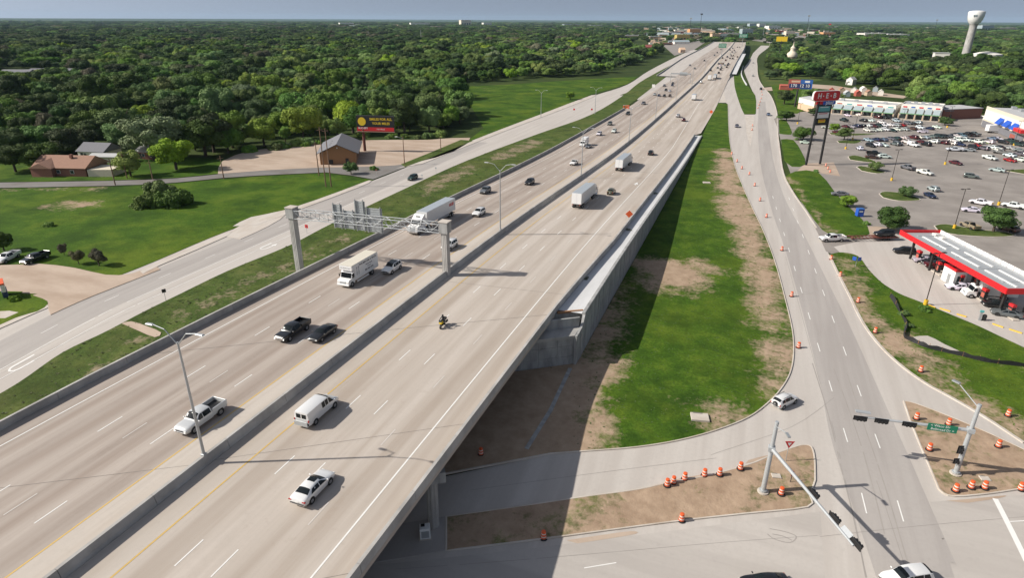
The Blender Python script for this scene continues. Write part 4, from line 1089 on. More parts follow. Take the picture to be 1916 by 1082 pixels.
z2([(20, 205, U_, "silver", 0), (20, 268, S_, "silver", 0), (95, 268, S_, "red", 0), (185, 240, U_, "grey", 0), (258, 245, S_, "black", 0), (335, 232, U_, "silver", 0), (60, 110, S_, "black", 0), (125, 120, S_, "navy", 0), (185, 128, S_, "white", 0), (248, 132, S_, "grey", 0), (320, 137, U_, "grey", 0), (420, 160, S_, "black", 0),
 (30, 330, S_, "white", 0), (140, 330, S_, "silver", 0), (250, 320, S_, "brown", 0), (370, 305, U_, "white", 0), (510, 315, S_, "navy", 0), (620, 297, S_, "white", 0), (400, 367, U_, "white", 62),
 (20, 462, S_, "navy", 0), (130, 455, S_, "pearl", 0), (265, 452, U_, "maroon", 0), (350, 450, S_, "white", 0), (440, 452, S_, "lightblue", 0), (545, 440, S_, "grey", 0), (650, 437, U_, "green", 0), (740, 440, U_, "black", 0), (825, 435, S_, "grey", 0), (890, 412, S_, "black", 0), (925, 432, S_, "white", 0), (990, 425, U_, "blue", 0), (1080, 412, P_, "black", 0), (1165, 408, P_, "grey", 0),
 (30, 545, U_, "grey", 0), (185, 525, P_, "white", 0), (265, 565, V_, "white", 0), (375, 515, S_, "maroon", 0), (455, 555, U_, "black", 0), (580, 515, U_, "white", 0), (715, 530, U_, "maroon", 0), (845, 540, U_, "white", 0), (960, 555, S_, "navy", 0), (865, 495, S_, "white", 0), (955, 490, U_, "white", 0), (1055, 490, U_, "white", 0), (1140, 497, U_, "black", 0), (1235, 520, P_, "white", 0), (1195, 570, S_, "red", 0), (1165, 600, U_, "black", 0), (1400, 520, U_, "white", 0), (1450, 468, S_, "blue", 0), (1320, 500, S_, "black", 0), (1530, 472, S_, "white", 0), (1610, 525, U_, "black", 0), (1720, 505, P_, "green", 0), (1820, 555, P_, "green", 0), (1890, 545, U_, "black", 0),
 (880, 635, P_, "white", 62), (1100, 640, S_, "silver", 62), (1320, 618, U_, "grey", 0), (1450, 600, S_, "white", 0), (1545, 595, S_, "black", 0), (1690, 603, S_, "silver", 0), (1840, 637, S_, "silver", 62), (1540, 642, U_, "white", 0), (1580, 677, P_, "grey", 20), (1705, 718, S_, "white", 0), (1715, 792, S_, "red", 0), (1860, 700, U_, "grey", 0), (1885, 790, U_, "white", 0), (1410, 760, P_, "white", 0),
 (180, 905, P_, "grey", 0), (440, 978, P_, "white", 8), (900, 830, S_, "maroon", 0), (1520, 938, S_, "silver", 28), (1130, 1032, U_, "grey", 45)])
z3([(405, 230, S_, "grey", 60), (1172, 188, U_, "silver", -10), (1145, 240, S_, "navy", -14), (1562, 302, P_, "white", 30), (1485, 360, S_, "white", 55), (1832, 328, P_, "white", 30), (1470, 492, P_, "tan", -10), (1790, 517, U_, "brown", 0)])
cnt = {}
for x, y, k, c, a in LOT: cnt[(k, c)] = cnt.get((k, c), 0) + 1
CN = dict(pearl="off-white", maroon="dark red", lightblue="pale blue", blue="grey blue", green="dark green")
for i, (x, y, k, c, a) in enumerate(LOT):
    rz = PX + R(a) + R(rng.uniform(-2, 2)) + (math.pi if rng.random() < .5 else 0)
    ph = "turned along the aisle of" if abs(a) > 40 else "standing in a bay of"
    s_y = G(x, y).y
    zone = "the bays before the strip mall" if s_y > 338 else "the crowded middle parking rows" if s_y > 285 else "the parking lot by the oval islands"
    ph = "in the aisle of" if abs(a) > 40 else "parked in"
    small_car(k, x, y, rz, c, "%s %s %s %s" % (CN.get(c, c), NOUN[k], ph, zone), "vehicles in the shopping centre parking lot", zg, .7, .05)
# fuel station customers
for x, y, k, c, a, lab in [(1692, 469, U_, "black", 8, "black SUV waiting beside the red canopy's end pump"), (1731, 486, S_, "silver", 8, "silver sedan nosing out from below the red canopy"), (1745, 490, U_, "black", 8, "black SUV at a pump under the red canopy"), (1758, 497, P_, "maroon", 8, "dark red pickup at a pump under the red canopy"),
 (1795, 536, S_, "white", 8, "white sedan beside the white kiosk under the canopy"), (1812, 538, S_, "pearl", 8, "off-white sedan at the pump next to the box truck"), (1866, 568, S_, "black", 8, "black sedan behind the grey sedan at the pumps"), (1884, 585, S_, "grey", -8, "grey sedan driving past the pumps by the yellow curb")]:
    small_car(k, x, y, R(96) + R(a - 8), c, lab, None)
# ------------------------------------------------------------------ trucks
def wheel_pair(root, y, r=.5, w=1.25, dual=False):
    for s_ in (-1, 1):
        wd = .55 if dual else .3
        o = MB().cyl((s_ * (w - wd), y, r), (s_ * w, y, r), r, n=18).build("wheel", "rubber", root)
        MB().cyl((s_ * (w - .005), y, r), (s_ * (w + .02), y, r), r * .55, r * .45, n=12).build("rim", "rim", o)
def text_mesh(body, size, mat, name="lettering", bold=.0, ext=.004):
    cu = bpy.data.curves.new(name, 'FONT')
    cu.body, cu.size, cu.extrude, cu.offset = body, size, ext, bold
    cu.align_x, cu.align_y = 'CENTER', 'CENTER'
    cu.resolution_u = 2
    o = bpy.data.objects.new(name, cu)
    me = bpy.data.meshes.new_from_object(o)
    bpy.data.objects.remove(o); bpy.data.curves.remove(cu)
    me.materials.clear(); me.materials.append(M(mat))
    me.name = name
    return me
def put_text(body, size, mat, parent, loc, rot, name="lettering", bold=.0, sx=1.0):
    o = link(name, text_mesh(body, size, mat, name, bold), parent)
    o.location, o.rotation_euler, o.scale = loc, rot, (sx, 1, 1)
    return o
def box_truck(px, py, rz, surf, label, text=True, L=7.2, h=2.0, roof="box_cream"):
    p = pos(px, py, surf, h)
    t = empty("box_truck", p, rz, label=label, cat="truck"); tilt(t, surf, p, rz)
    y0 = -4.6
    MB().box((0, y0 + L / 2, 2.28), (2.5, L, 2.75), bev=.04).build("cargo_box", "truck_white", t)
    MB().box((0, y0 + L / 2 + .45, 3.68), (2.46, L + .86, .08), bev=.02).build("box_roof", roof, t)
    MB().box((0, y0 + L + .43, 3.2), (2.44, .86, .9), bev=.12).build("attic", "truck_white", t)
    cabm = MB()
    prof = [(2.65, .55), (4.45, .55), (4.55, .75), (4.5, 1.25), (4.3, 1.42), (3.55, 1.5), (3.2, 2.35), (3.05, 2.55), (2.65, 2.6)]
    n = len(prof)
    cabm.add([(1.12, y, z) for y, z in prof] + [(-1.12, y, z) for y, z in prof], [tuple(range(n)), tuple(range(2 * n - 1, n - 1, -1))] + [(i, n + i, n + (i + 1) % n, (i + 1) % n) for i in range(n)])
    cabm.build("cab", "truck_white", t)
    MB().add([(1.0, 3.60, 1.56), (-1.0, 3.60, 1.56), (-.95, 3.27, 2.34), (.95, 3.27, 2.34)], [(0, 3, 2, 1), (0, 1, 2, 3)]).build("windscreen", "car_glass", t)
    for s_ in (-1, 1):
        MB().box((s_ * 1.12, 3.05, 1.9), (.04, .62, .7)).build("side_window", "car_glass", t)
        MB().box((s_ * .85, 4.5, 1.0), (.4, .12, .22), bev=.03).build("headlight", "lamp_lens", t)
        MB().box((s_ * 1.35, 3.45, 1.85), (.12, .16, .5)).build("mirror", "black", t)
        MB().box((s_ * 1.2, .3, .55), (.06, 3.6, .3)).build("side_skirt", "truck_white", t)
    MB().box((0, 4.52, 1.02), (1.1, .1, .42), bev=.03).build("grille", "galv_pale", t)
    MB().box((0, 4.58, .6), (2.3, .16, .28), bev=.04).build("bumper", "truck_white", t)
    MB().box((0, -.3, .72), (.9, 8.4, .3)).build("chassis", "dark_steel", t)
    wheel_pair(t, 3.55, .48, 1.2); wheel_pair(t, -2.6, .48, 1.22, True)
    if text:
        for s_ in (-1, 1):
            rot = (R(90), 0, R(90) * s_)
            x = s_ * 1.256
            put_text("TWO MEN AND A TRUCK", .46, "truck_text", t, (x, y0 + L / 2 - .5 * s_ * 0 - .35, 3.18), rot, bold=.014, sx=1.0)
            put_text("Moving People", .34, "truck_text", t, (x, y0 + L / 2 - .7, 2.62), rot, bold=.006)
            put_text("Forward", .30, "truck_text", t, (x, y0 + L / 2 - .7, 2.2), rot, bold=.004)
            put_text("800 345-1070", .46, "truck_text", t, (x, y0 + L / 2 - .7, 1.68), rot, bold=.012)
            m = MB()                             # stick-figure emblem as blots of line work
            for dy in (-.28, .28):
                m.cyl((x, 1.75 + dy, 2.95), (x + s_ * .012, 1.75 + dy, 2.95), .16, n=10)
                m.box((x, 1.75 + dy, 2.45), (.02, .12, .7)); m.box((x, 1.75 + dy - .1, 1.9), (.02, .08, .55)); m.box((x, 1.75 + dy + .1, 1.9), (.02, .08, .55))
            m.build("emblem", "primer_grey", t)
        put_text("TWO MEN AND A TRUCK", .17, "truck_text", t, (0, y0 + L + .87, 3.22), (R(90), 0, R(180)))
    return t
box_truck(669, 503, BACK, zd, "white moving truck with black lettering on its cargo box", h=1.9)
t = box_truck(1093, 265, BACK, zd, "white cube van far up the oncoming lanes", False, 5.0, 1.6, "truck_white"); t.scale = (.86, .80, .86)
t = box_truck(1853, 541, R(100), zg, "grey sided box truck fuelling under the red canopy", False, 6.0, 1.8); t.scale = (.95,) * 3
t = box_truck(1865, 242, R(-70), zg, "white delivery truck standing before the store with blue awnings", False, 6.4, 1.6, "truck_white")
def semi(px, py, rz, surf, label, tm="trailer_white", h=2.2, mark=None, sc=1.0):
    p = pos(px, py, surf, h)
    t = empty("semi_truck", p, rz, label=label, cat="truck"); tilt(t, surf, p, rz)
    LT = 14.2
    y0 = -10.0
    tr = MB().box((0, y0 + LT / 2, 2.62), (2.55, LT, 2.75), bev=.03).build("trailer", tm, t)
    MB().box((0, y0 + LT / 2, 4.01), (2.5, LT - .05, .04)).build("trailer_roof", "trailer_grey", tr)
    for s_ in (-1, 1):
        MB().box((s_ * .62, y0 - .015, 2.6), (1.16, .04, 2.5)).build("trailer_door", "truck_white", tr)
        MB().box((s_ * 1.26, y0 + 6.2, .95), (.04, 5.6, .6)).build("side_skirt", "primer_grey", tr)
        MB().box((s_ * .9, y0 - .04, 1.12), (.3, .06, .12)).build("tail_light", "tail_red", tr)
    for k in range(9): MB().box((1.285, y0 + 1 + k * 1.5, 2.6), (.02, .04, 2.6)).build("trailer_rib", tm, tr)
    MB().box((0, y0 + .1, .6), (2.3, .12, .14)).build("bumper", "dark_steel", t)
    MB().box((0, y0 + 6.5, 1.05), (1.0, 12.6, .25)).build("chassis", "dark_steel", t)
    for y in (y0 + 1.5, y0 + 2.8): wheel_pair(t, y, .5, 1.25, True)
    prof = [(4.8, .6), (8.5, .6), (8.6, .9), (8.5, 1.55), (8.25, 1.75), (7.1, 1.95), (6.75, 2.75), (6.45, 3.0), (5.2, 3.75), (4.8, 3.75)]
    n = len(prof)
    MB().add([(1.18, y, z) for y, z in prof] + [(-1.18, y, z) for y, z in prof], [tuple(range(n)), tuple(range(2 * n - 1, n - 1, -1))] + [(i, n + i, n + (i + 1) % n, (i + 1) % n) for i in range(n)]).build("cab", "truck_white", t)
    MB().add([(1.05, 7.12, 2.02), (-1.05, 7.12, 2.02), (-1.0, 6.82, 2.72), (1.0, 6.82, 2.72)], [(0, 3, 2, 1), (0, 1, 2, 3)]).build("windscreen", "car_glass", t)
    MB().box((0, 5.9, 3.38), (.9, .3, .12)).build("roof_vent", "black", t)
    for s_ in (-1, 1):
        MB().box((s_ * 1.19, 6.45, 2.3), (.03, .75, .6)).build("side_window", "car_glass", t)
        MB().box((s_ * .95, 8.5, 1.3), (.3, .14, .26), bev=.04).build("headlight", "lamp_lens", t)
        MB().box((s_ * 1.42, 7.0, 2.2), (.12, .2, .7)).build("mirror", "dark_steel", t)
        MB().cyl((s_ * 1.2, 5.2, .75), (s_ * 1.2, 6.6, .75), .33, n=12).build("fuel_tank", "chrome", t)
    MB().box((0, 8.58, 1.2), (1.1, .08, .7), bev=.03).build("grille", "galv", t)
    MB().box((0, 8.66, .65), (2.35, .18, .34), bev=.05).build("bumper", "chrome", t)
    wheel_pair(t, 7.6, .5, 1.18)
    for y in (4.3, 3.0): wheel_pair(t, y, .5, 1.22, True)
    if mark:
        for s_ in (-1, 1):
            m = MB()                             # red logo, too small in the photo to read: slanted bars
            for k_, (w_, hz_) in enumerate(((.16, .5), (.3, .62), (.3, .55), (.12, .62), (.3, .6), (.26, .5))):
                yy = y0 + 1.0 + k_ * .42
                m.box((s_ * 1.29, yy, 3.1), (.03, w_, hz_)); m.box((s_ * 1.29, yy, 2.72 + .02 * k_), (.03, .36, .1))
            m.build("logo", "sign_red", tr)
    t.scale = (sc,) * 3
    return t
semi(806, 403, BACK, zd, "white semi truck with a long grey roofed trailer driving under the overhead sign", mark="RED CO")
semi(1097, 362, AWAY, zd, "semi truck with a white trailer seen from behind beside an olive car", h=2.0)
semi(1169, 301, AWAY, zd, "second semi truck going away ahead of the white trailer", "trailer_grey", h=2.0)
t = box_truck(1299, 181, AWAY, zd, "pale cargo truck alone far up the freeway", False, 6.4, 1.9, "trailer_grey")
t = box_truck(1328, 145, AWAY, zd, "white box truck at the tail of the distant queue", False, 6.4, 1.9, "truck_white")
t = semi(1338.5, 142, AWAY, zd, "dark trailer truck beside the white box truck in the distant queue", "primer_grey", h=2.0, sc=.9)
# ---- pickup towing a car hauler
hp, hq = G(1560, 452), G(1692, 449)
ang = deg_of(hq, hp)
pk = big_car("pickup_truck", "pickup", 1557, 446, ang - R(90), "white", "white pickup truck pulling a rust red car trailer out of the lot", "pickup", zg, .7)
d = Vector((math.cos(ang), math.sin(ang), 0))
tl = empty("car_trailer", (pk.location.x - d.x * 10.2, pk.location.y - d.y * 10.2, 0), ang - R(90), label="long rust red car trailer hitched to the white pickup", cat="trailer")
for s_ in (-1, 1):
    MB().box((s_ * .95, 0, .85), (.22, 12.0, .2)).build("frame_rail", "rust", tl)
    for k in range(2): MB().cyl((s_ * .75, -2.4 - k * .95, .38), (s_ * 1.1, -2.4 - k * .95, .38), .38, n=14).build("wheel", "rubber", tl)
MB().box((0, -2.6, .98), (1.9, 6.2, .08)).build("platform", "rust", tl)
MB().box((0, 6.6, 1.1), (.3, 2.2, .25)).box((0, 5.6, .95), (1.9, .2, .3)).build("gooseneck", "rust", tl)
for k in range(5): MB().box((0, .8 + k, .88), (1.8, .12, .1)).build("cross_member", "rust", tl)
oc = link("suv_car", small_mesh("suv"), label="black SUV riding on the rust red car trailer", cat="car")
oc.location = (tl.location.x - d.x * 2.6, tl.location.y - d.y * 2.6, 1.02); oc.rotation_euler = (0, 0, ang - R(90)); oc.color = (*PAINT["black"], 1)
# ---- motorcycle and rider
mp = pos(828, 606, zd, .5)
mo = empty("motorcycle", (*mp.xy, zd(mp.y)), BACK + R(4), label="yellow and black motorcycle riding alone on the freeway", cat="motorcycle")
for y in (.75, -.75):
    o = MB().cyl((-.07, y, .32), (.07, y, .32), .32, n=18).build("wheel", "rubber", mo)
    MB().cyl((-.075, y, .32), (.075, y, .32), .18, n=12).build("rim", "rim", o)
MB().box((0, .1, .72), (.36, .7, .3), bev=.1).build("fuel_tank", "yellow", mo)
MB().box((0, .68, .95), (.42, .36, .45), bev=.12).build("fairing", "yellow", mo)
MB().box((0, -.45, .80), (.34, .8, .14), bev=.05).build("seat", "black", mo)
MB().box((0, -.95, 1.0), (.5, .4, .36), bev=.06).build("top_case", "black", mo)
for s_ in (-1, 1): MB().box((s_ * .38, -.75, .68), (.2, .55, .36), bev=.05).build("side_case", "black", mo)
MB().box((0, .0, .45), (.4, .75, .35), bev=.06).build("engine", "dark_steel", mo)
MB().cyl((-.4, .48, 1.12), (.4, .48, 1.12), .025, n=8).build("handlebar", "black", mo)
MB().box((0, .82, 1.25), (.4, .03, .4)).build("windshield", "tinted_glass", mo)
def skin_figure(name, joints, edges, radii, mat, loc, rz, label):
    me = bpy.data.meshes.new(name)
    me.from_pydata(joints, edges, [])
    o = bpy.data.objects.new(name, me); COL.objects.link(o)
    sk = o.modifiers.new("skin", 'SKIN'); o.modifiers.new("sub", 'SUBSURF').levels = 1
    for v, r in zip(me.skin_vertices[0].data, radii): v.radius = (r, r)
    me.skin_vertices[0].data[0].use_root = True
    o.location, o.rotation_euler = loc, (0, 0, rz)
    bpy.context.view_layer.update()
    ev = o.evaluated_get(bpy.context.evaluated_depsgraph_get())
    m2 = bpy.data.meshes.new_from_object(ev)
    bpy.data.objects.remove(o)
    m2.materials.clear(); m2.materials.append(M(mat))
    m2.polygons.foreach_set("use_smooth", [True] * len(m2.polygons))
    p = link(name, m2, label=label, cat="person")
    p.location, p.rotation_euler = loc, (0, 0, rz)
    return p
J = [(0, -.45, .95), (0, -.38, 1.15), (0, -.30, 1.38), (0, -.26, 1.52), (0, -.2, 1.62), (0, -.17, 1.76), (0, -.17, 1.84)]
E_ = [(0, 1), (1, 2), (2, 3), (3, 4), (4, 5), (5, 6)]
Rr = [.17, .17, .18, .12, .07, .12, .10]
for s_ in (-1, 1):
    b = len(J)
    J += [(s_ * .2, -.28, 1.46), (s_ * .34, -.05, 1.25), (s_ * .36, .26, 1.16), (s_ * .35, .44, 1.14), (s_ * .12, -.42, .93), (s_ * .27, -.02, .86), (s_ * .29, -.12, .46), (s_ * .29, .06, .36)]
    E_ += [(3, b), (b, b + 1), (b + 1, b + 2), (b + 2, b + 3), (0, b + 4), (b + 4, b + 5), (b + 5, b + 6), (b + 6, b + 7)]
    Rr += [.09, .065, .05, .045, .12, .085, .06, .05]
rd = skin_figure("person", J, E_, Rr, "cloth_dark", (*mp.xy, zd(mp.y)), BACK + R(4), "person in dark clothing and helmet riding the yellow motorcycle")
MB().lathe((0, -.17, 1.62), [(.08, 0), (.135, .06), (.15, .14), (.13, .24), (.06, .3)], 12).build("helmet", "black", rd, 40)
# ------------------------------------------------------------------ lamps, signs, signals, drums
def freeway_lamp():
    t = empty("street_lamp", (0, 0, 0))
    MB().cyl((0, 0, 0), (0, 0, 12.9), .16, .09, 10).build("pole", "galv", t, 60)
    MB().box((0, 0, .12), (.45, .45, .24), bev=.03).build("base_plate", "galv", t)
    for s_ in (-1, 1):
        MB().cyl((0, 0, 12.6), (s_ * 1.3, 0, 14.0), .06, .05, 8).cyl((s_ * 1.3, 0, 14.0), (s_ * 2.6, 0, 14.25), .05, .045, 8).build("arm", "galv", t, 60)
        MB().box((s_ * 3.0, 0, 14.22), (.85, .34, .16), bev=.06).build("lamp_head", "galv_pale", t)
    return t
fl = freeway_lamp()
LAMP_L = ["lamp post on the median beside the silver white pickup", "lamp post on the median past the overhead sign column", "lamp post on the median by the white pickup truck"]
for k, s in enumerate((37.2, 118.7, 187, 265.7, 339, 424, 523, 637)):
    o = fl if k == 0 else copy_tree(fl)
    o.location = (MED, s, zd(s) + 1.06)
    tag(o, LAMP_L[k] if k < 3 else "distant double armed lamp post on the freeway median", "street lamp", "double armed lamp posts along the median")
for k, (x, y) in enumerate(((1012, 220), (1113, 213))):
    o = copy_tree(fl)
    p = G(x, y); o.location = (p.x, p.y, -.05)
    tag(o, ("double armed lamp post at the edge of the bright meadow", "double armed lamp post on the grass strip beside the left parapet")[k], "street lamp", "double armed lamp posts along the median")
# ---- overhead sign gantry seen from behind
ga, gb = G(545, 388, 16.6, lambda s: 0), G(817, 413, 16.6, lambda s: 0)
ga = Vector((ga.x, ga.y, 0)); gb = Vector((MED + .0, gb.y, 0))
gt = empty("sign_gantry", (ga.x, ga.y, 0), label="steel truss sign gantry on two fluted concrete columns over the oncoming lanes", cat="gantry")
gv = gb - ga; GL = gv.length; gu = gv.normalized(); gn = Vector((-gu.y, gu.x, 0))
def gp(u, n, z): return (gu.x * u + gn.x * n, gu.y * u + gn.y * n, z)
for c, z0, z1 in ((0, 0, 14.6), (GL, zd(gb.y), 14.6)):
    m = MB(); cx, cy, _ = gp(c, 0, 0)
    prof = []
    for i in range(28):
        t_ = 2 * math.pi * i / 28
        w = 1.0 / max(abs(math.cos(t_)), abs(math.sin(t_)))
        w = min(w, 1.22)
        r = .66 * w * (.93 if i % 2 else 1)
        prof.append((cx + r * math.cos(t_), cy + r * math.sin(t_)))
    m.prism(prof, z0, z1); m.build("column", "barrier_concrete", gt)
    MB().box((cx, cy, 15.6), (1.65, 1.65, 2.0), bev=.05).build("column_head", "wall_concrete", gt)
    MB().box((cx, cy, 16.66), (1.8, 1.8, .14)).build("column_cap", "new_concrete", gt)
ch = []
for n_, z in ((-.75, 14.7), (.75, 14.7), (-.75, 16.2), (.75, 16.2)):
    MB().cyl(gp(.8, n_, z), gp(GL - .8, n_, z), .08, n=8).build("chord", "galv_pale", gt)
NB = 16
for k in range(NB):
    u0, u1 = .8 + (GL - 1.6) * k / NB, .8 + (GL - 1.6) * (k + 1) / NB
    m = MB()
    for n_ in (-.75, .75):
        a, b = (14.7, 16.2) if k % 2 else (16.2, 14.7)
        m.cyl(gp(u0, n_, a), gp(u1, n_, b), .05, n=5); m.cyl(gp(u0, n_, 14.7), gp(u0, n_, 16.2), .045, n=5)
    for z in (14.7, 16.2):
        m.cyl(gp(u0, -.75 if k % 2 else .75, z), gp(u1, .75 if k % 2 else -.75, z), .045, n=5)
    m.build("lattice_panel", "galv_pale", gt)
for u0, u1, z0, z1 in ((7.9, 9.9, 13.2, 17.6), (9.95, 12.4, 13.2, 16.6), (12.45, 14.6, 13.1, 18.6), (14.65, 17.9, 13.0, 17.5)):
    sp = empty("sign_panel"); sp.parent = gt
    o = MB().box(((gp((u0 + u1) / 2, 1.05, 0)[0]), gp((u0 + u1) / 2, 1.05, 0)[1], (z0 + z1) / 2), (u1 - u0 - .03, .06, z1 - z0), rz=deg_of((0, 0), gu)).build("sign_sheet", "sign_back", gt)
    bpy.data.objects.remove(sp)
    nrib = int((z1 - z0) / .45)
    m = MB()
    for r in range(nrib): m.box((*gp((u0 + u1) / 2, 1.0, 0)[:2], z0 + .25 + r * .45), (u1 - u0 - .1, .05, .06), rz=deg_of((0, 0), gu))
    m.build("sign_rib", "galv", o)
    for u in (u0 + .3, u1 - .3):
        MB().box((*gp(u, .9, 0)[:2], (z0 + z1) / 2 + .1), (.12, .22, z1 - z0 + .4), rz=deg_of((0, 0), gu)).build("sign_post", "galv", gt)
# far gantry
fg = empty("sign_gantry", (-52, 560, 0), label="distant slim sign gantry over the oncoming lanes near the median", cat="gantry")
z5 = zd(560)
for x in (0, -16): MB().cyl((x, 0, z5), (x, 0, z5 + 8), .2, n=8).build("post", "galv", fg)
MB().box((-8, 0, z5 + 7.4), (16, .8, .9)).build("truss", "galv", fg)
MB().box((-6, .5, z5 + 7.4), (6, .1, 2.6)).build("sign_sheet", "sign_back", fg)
# green overhead sign far up the road
def green_sign(px, py, w, h, label, dist):
    r = ray(px, py); t = dist / r[1]
    p = Vector((r[0] * t, dist, CAMH + r[2] * t))
    g0 = empty("overhead_sign", (p.x, p.y, 0), label=label, cat="sign")
    MB().box((0, 0, p.z), (w, .3, h), bev=.05).build("sign_sheet", "sign_green", g0)
    m = MB()
    for i in range(3):
        for k in range(5): m.box((-w * .36 + k * w * .17, -.17, p.z + h * (.25 - .25 * i)), (w * .12, .04, h * .09))
    m.build("legend", "paint_white", g0)
    MB().cyl((-w * .0, .4, zd(dist)), (0, .4, p.z + h * .4), .3, n=8).build("post", "galv", g0)
green_sign(1352, 85, 8.5, 4.6, "green overhead guide sign above the distant median", 820)
green_sign(1391, 66.5, 14, 6, "green guide sign farthest off above the freeway crest", 1220)
# ---- traffic signal masts
def signal_head(parent, loc, rz, n=3, horiz=False):
    h = empty("signal"); 
    m = MB()
    L = .36 * n + .1
    if horiz: m.box((0, 0, 0), (L + .3, .06, .62), bev=.02).box((0, -.14, 0), (L, .26, .36), bev=.03)
    else: m.box((0, 0, 0), (.62, .06, L + .3), bev=.02).box((0, -.14, 0), (.36, .26, L), bev=.03)
    bpy.data.objects.remove(h)
    o = m.build("signal_head", "black", parent)
    o.location, o.rotation_euler = loc, (0, 0, rz)
    for i in range(n):
        q = (i - (n - 1) / 2) * .36
        c = (q, -.27, 0) if horiz else (0, -.27, q)
        MB().cyl(c, (c[0], c[1] - .16, c[2]), .14, .15, 10, caps=True).build("visor", "black", o)
    return o
def mast(base, hpole, tip, zarm, zc, label):
    b = G(*base); b.z = zg(b.y)
    t_ = G(*tip, zarm, lambda s: 0)
    t = empty("traffic_signal", b, label=label, cat="traffic signal")
    MB().lathe((0, 0, 0), [(.62, 0), (.62, .2), (.5, .22)], 16).build("foundation", "curb_concrete", t)
    MB().cyl((0, 0, .2), (0, 0, hpole), .29, .2, 14).build("pole", "galv_pale", t, 60)
    MB().cyl((0, 0, .25), (0, 0, .45), .42, n=12).build("base_plate", "galv_pale", t)
    MB().cyl((0, 0, hpole), (0, 0, hpole + .25), .23, .2, n=12).build("pole_cap", "galv_pale", t)
    v = Vector((t_.x - b.x, t_.y - b.y, zarm - b.z))
    a = Vector((0, 0, zc))
    MB().cyl(a, v, .22, .11, 12).build("mast_arm", "galv_pale", t, 60)
    MB().box(a, (.7, .7, .6), bev=.05).build("clamp", "galv_pale", t)
    return t, a, v
t1, a, v = mast((1427, 922), 9.4, (1597, 1022), 5.6, 6.1, "galvanised signal mast with long arm reaching over the frontage road from the soil island")
dv = (v - a)
az = math.atan2(dv.y, dv.x)
for f in (.52, .76, .985):
    p = a + dv * f
    signal_head(t1, (p.x + .35 * -math.sin(az), p.y + .35 * math.cos(az), p.z), az + math.pi, 3, True)
p = a + dv * .9
o = MB().box((0, 0, .35), (1.3, .06, .5)).build("street_sign", "galv", t1); o.location = p; o.rotation_euler = (R(-50), 0, az)
MB().cyl((.0, 0, 9.0), (.84, -2.25, 9.9), .05, n=8).build("lamp_arm", "galv_pale", t1)
MB().box((.95, -2.6, 9.92), (.3, .8, .15), rz=.35).build("lamp_head", "galv", t1)
t2, a, v = mast((1787, 888), 9.4, (1606, 780), 5.9, 6.2, "galvanised signal mast with green street sign on the triangular soil island")
dv = v - a; az = math.atan2(dv.y, dv.x)
for f in (.42 + .12, .79, .985):
    p = a + dv * f
    signal_head(t2, (p.x, p.y - .35, p.z), az + math.pi, 3, True)
p = a + dv * .25
sg = MB().box((0, 0, 0), (3.0, .05, .95), bev=.02).build("street_sign", "sign_green", t2); sg.location = (p.x, p.y - .3, p.z); sg.rotation_euler = (0, 0, az + math.pi)
put_text("< Waco Dr", .42, "paint_white", sg, (-.25, -.035, .22), (R(90), 0, 0))
put_text("Bellmead Dr >", .40, "paint_white", sg, (.05, -.035, -.22), (R(90), 0, 0))
o = MB().box((0, 0, 0), (1.6, .5, .12)).build("camera_bar", "galv_pale", t2); o.location = a + dv * .97 + Vector((0, 0, .7)); o.rotation_euler = (0, 0, az)
for z in (2.0, 3.6): signal_head(t2, (-.45, -.3, z), R(20), 2 if z > 3 else 1)
MB().cyl((0, 0, 9.2), (-1.9, 1.8, 10.9), .06, .045, 8).build("lamp_arm", "galv_pale", t2)
MB().box((-2.1, 2.0, 10.95), (.85, .34, .15), rz=R(135)).build("lamp_head", "galv", t2)
# ---- traffic drums
def drum_mesh(part):
    m = MB()
    if part == "rubber_base": return m.lathe((0, 0, 0), [(.45, 0), (.45, .07), (.32, .12)], 16)
    z = [(.31, .08), (.31, .26), (.285, .27), (.285, .44), (.27, .45), (.27, .62), (.25, .63), (.25, .80), (.235, .81), (.235, .97), (.16, 1.0)]
    if part == "shell": return m.lathe((0, 0, 0), z, 16)
    for i, (za, r) in enumerate(((.28, .288), (.64, .254))): m.lathe((0, 0, 0), [(r, za), (r, za + .14)], 16)
    return m.box((0, 0, 1.02), (.22, .05, .12)) if False else m
DM = {"shell": drum_mesh("shell").mesh("shell", "orange", 50), "rubber_base": drum_mesh("rubber_base").mesh("rubber_base", "rubber", 40), "white_band": drum_mesh("white_band").mesh("white_band", "drum_white", 50)}
DRUMS = {
 "orange and white drum in the tight row along the soil island curb": [(1248, 911), (1260, 905), (1281, 898), (1318, 891), (1346, 891), (1385, 880)],
 "orange and white drum beside the foot of the tall signal mast": [(1461, 927)], "orange and white drum on the lower curb of the long soil island in sunlight": [(1275, 975)],
 "orange and white drum at the edge of the bridge shadow": [(1017, 1008)], "orange and white drum in the shade under the bridge": [(900, 851)],
 "orange and white drum on the triangular soil island": [(1714, 786), (1774, 797), (1738, 844), (1867, 838), (1787, 921), (1816, 915), (1841, 916), (1909, 917)],
 "orange and white drum in the line along the left curb of the frontage road": [(1369, 289), (1379, 303), (1388, 316), (1402, 327), (1412, 348), (1422, 376), (1434, 407), (1463, 469), (1481, 555), (1494, 651)],
 "orange and white drum on the soil strip along the right curb of the frontage road": [(1555, 486), (1572, 517), (1605, 567), (1637, 624), (1722, 697), (1885, 780)],
 "orange and white drum at the foot of the tall pylon sign": [(1545, 311), (1549, 317), (1553, 323)],
 "small far drum in the row closing a lane of the frontage road": [(1425, 172), (1426, 178), (1424, 185), (1422, 191), (1420, 197), (1418, 203), (1408, 236), (1407, 244)]}
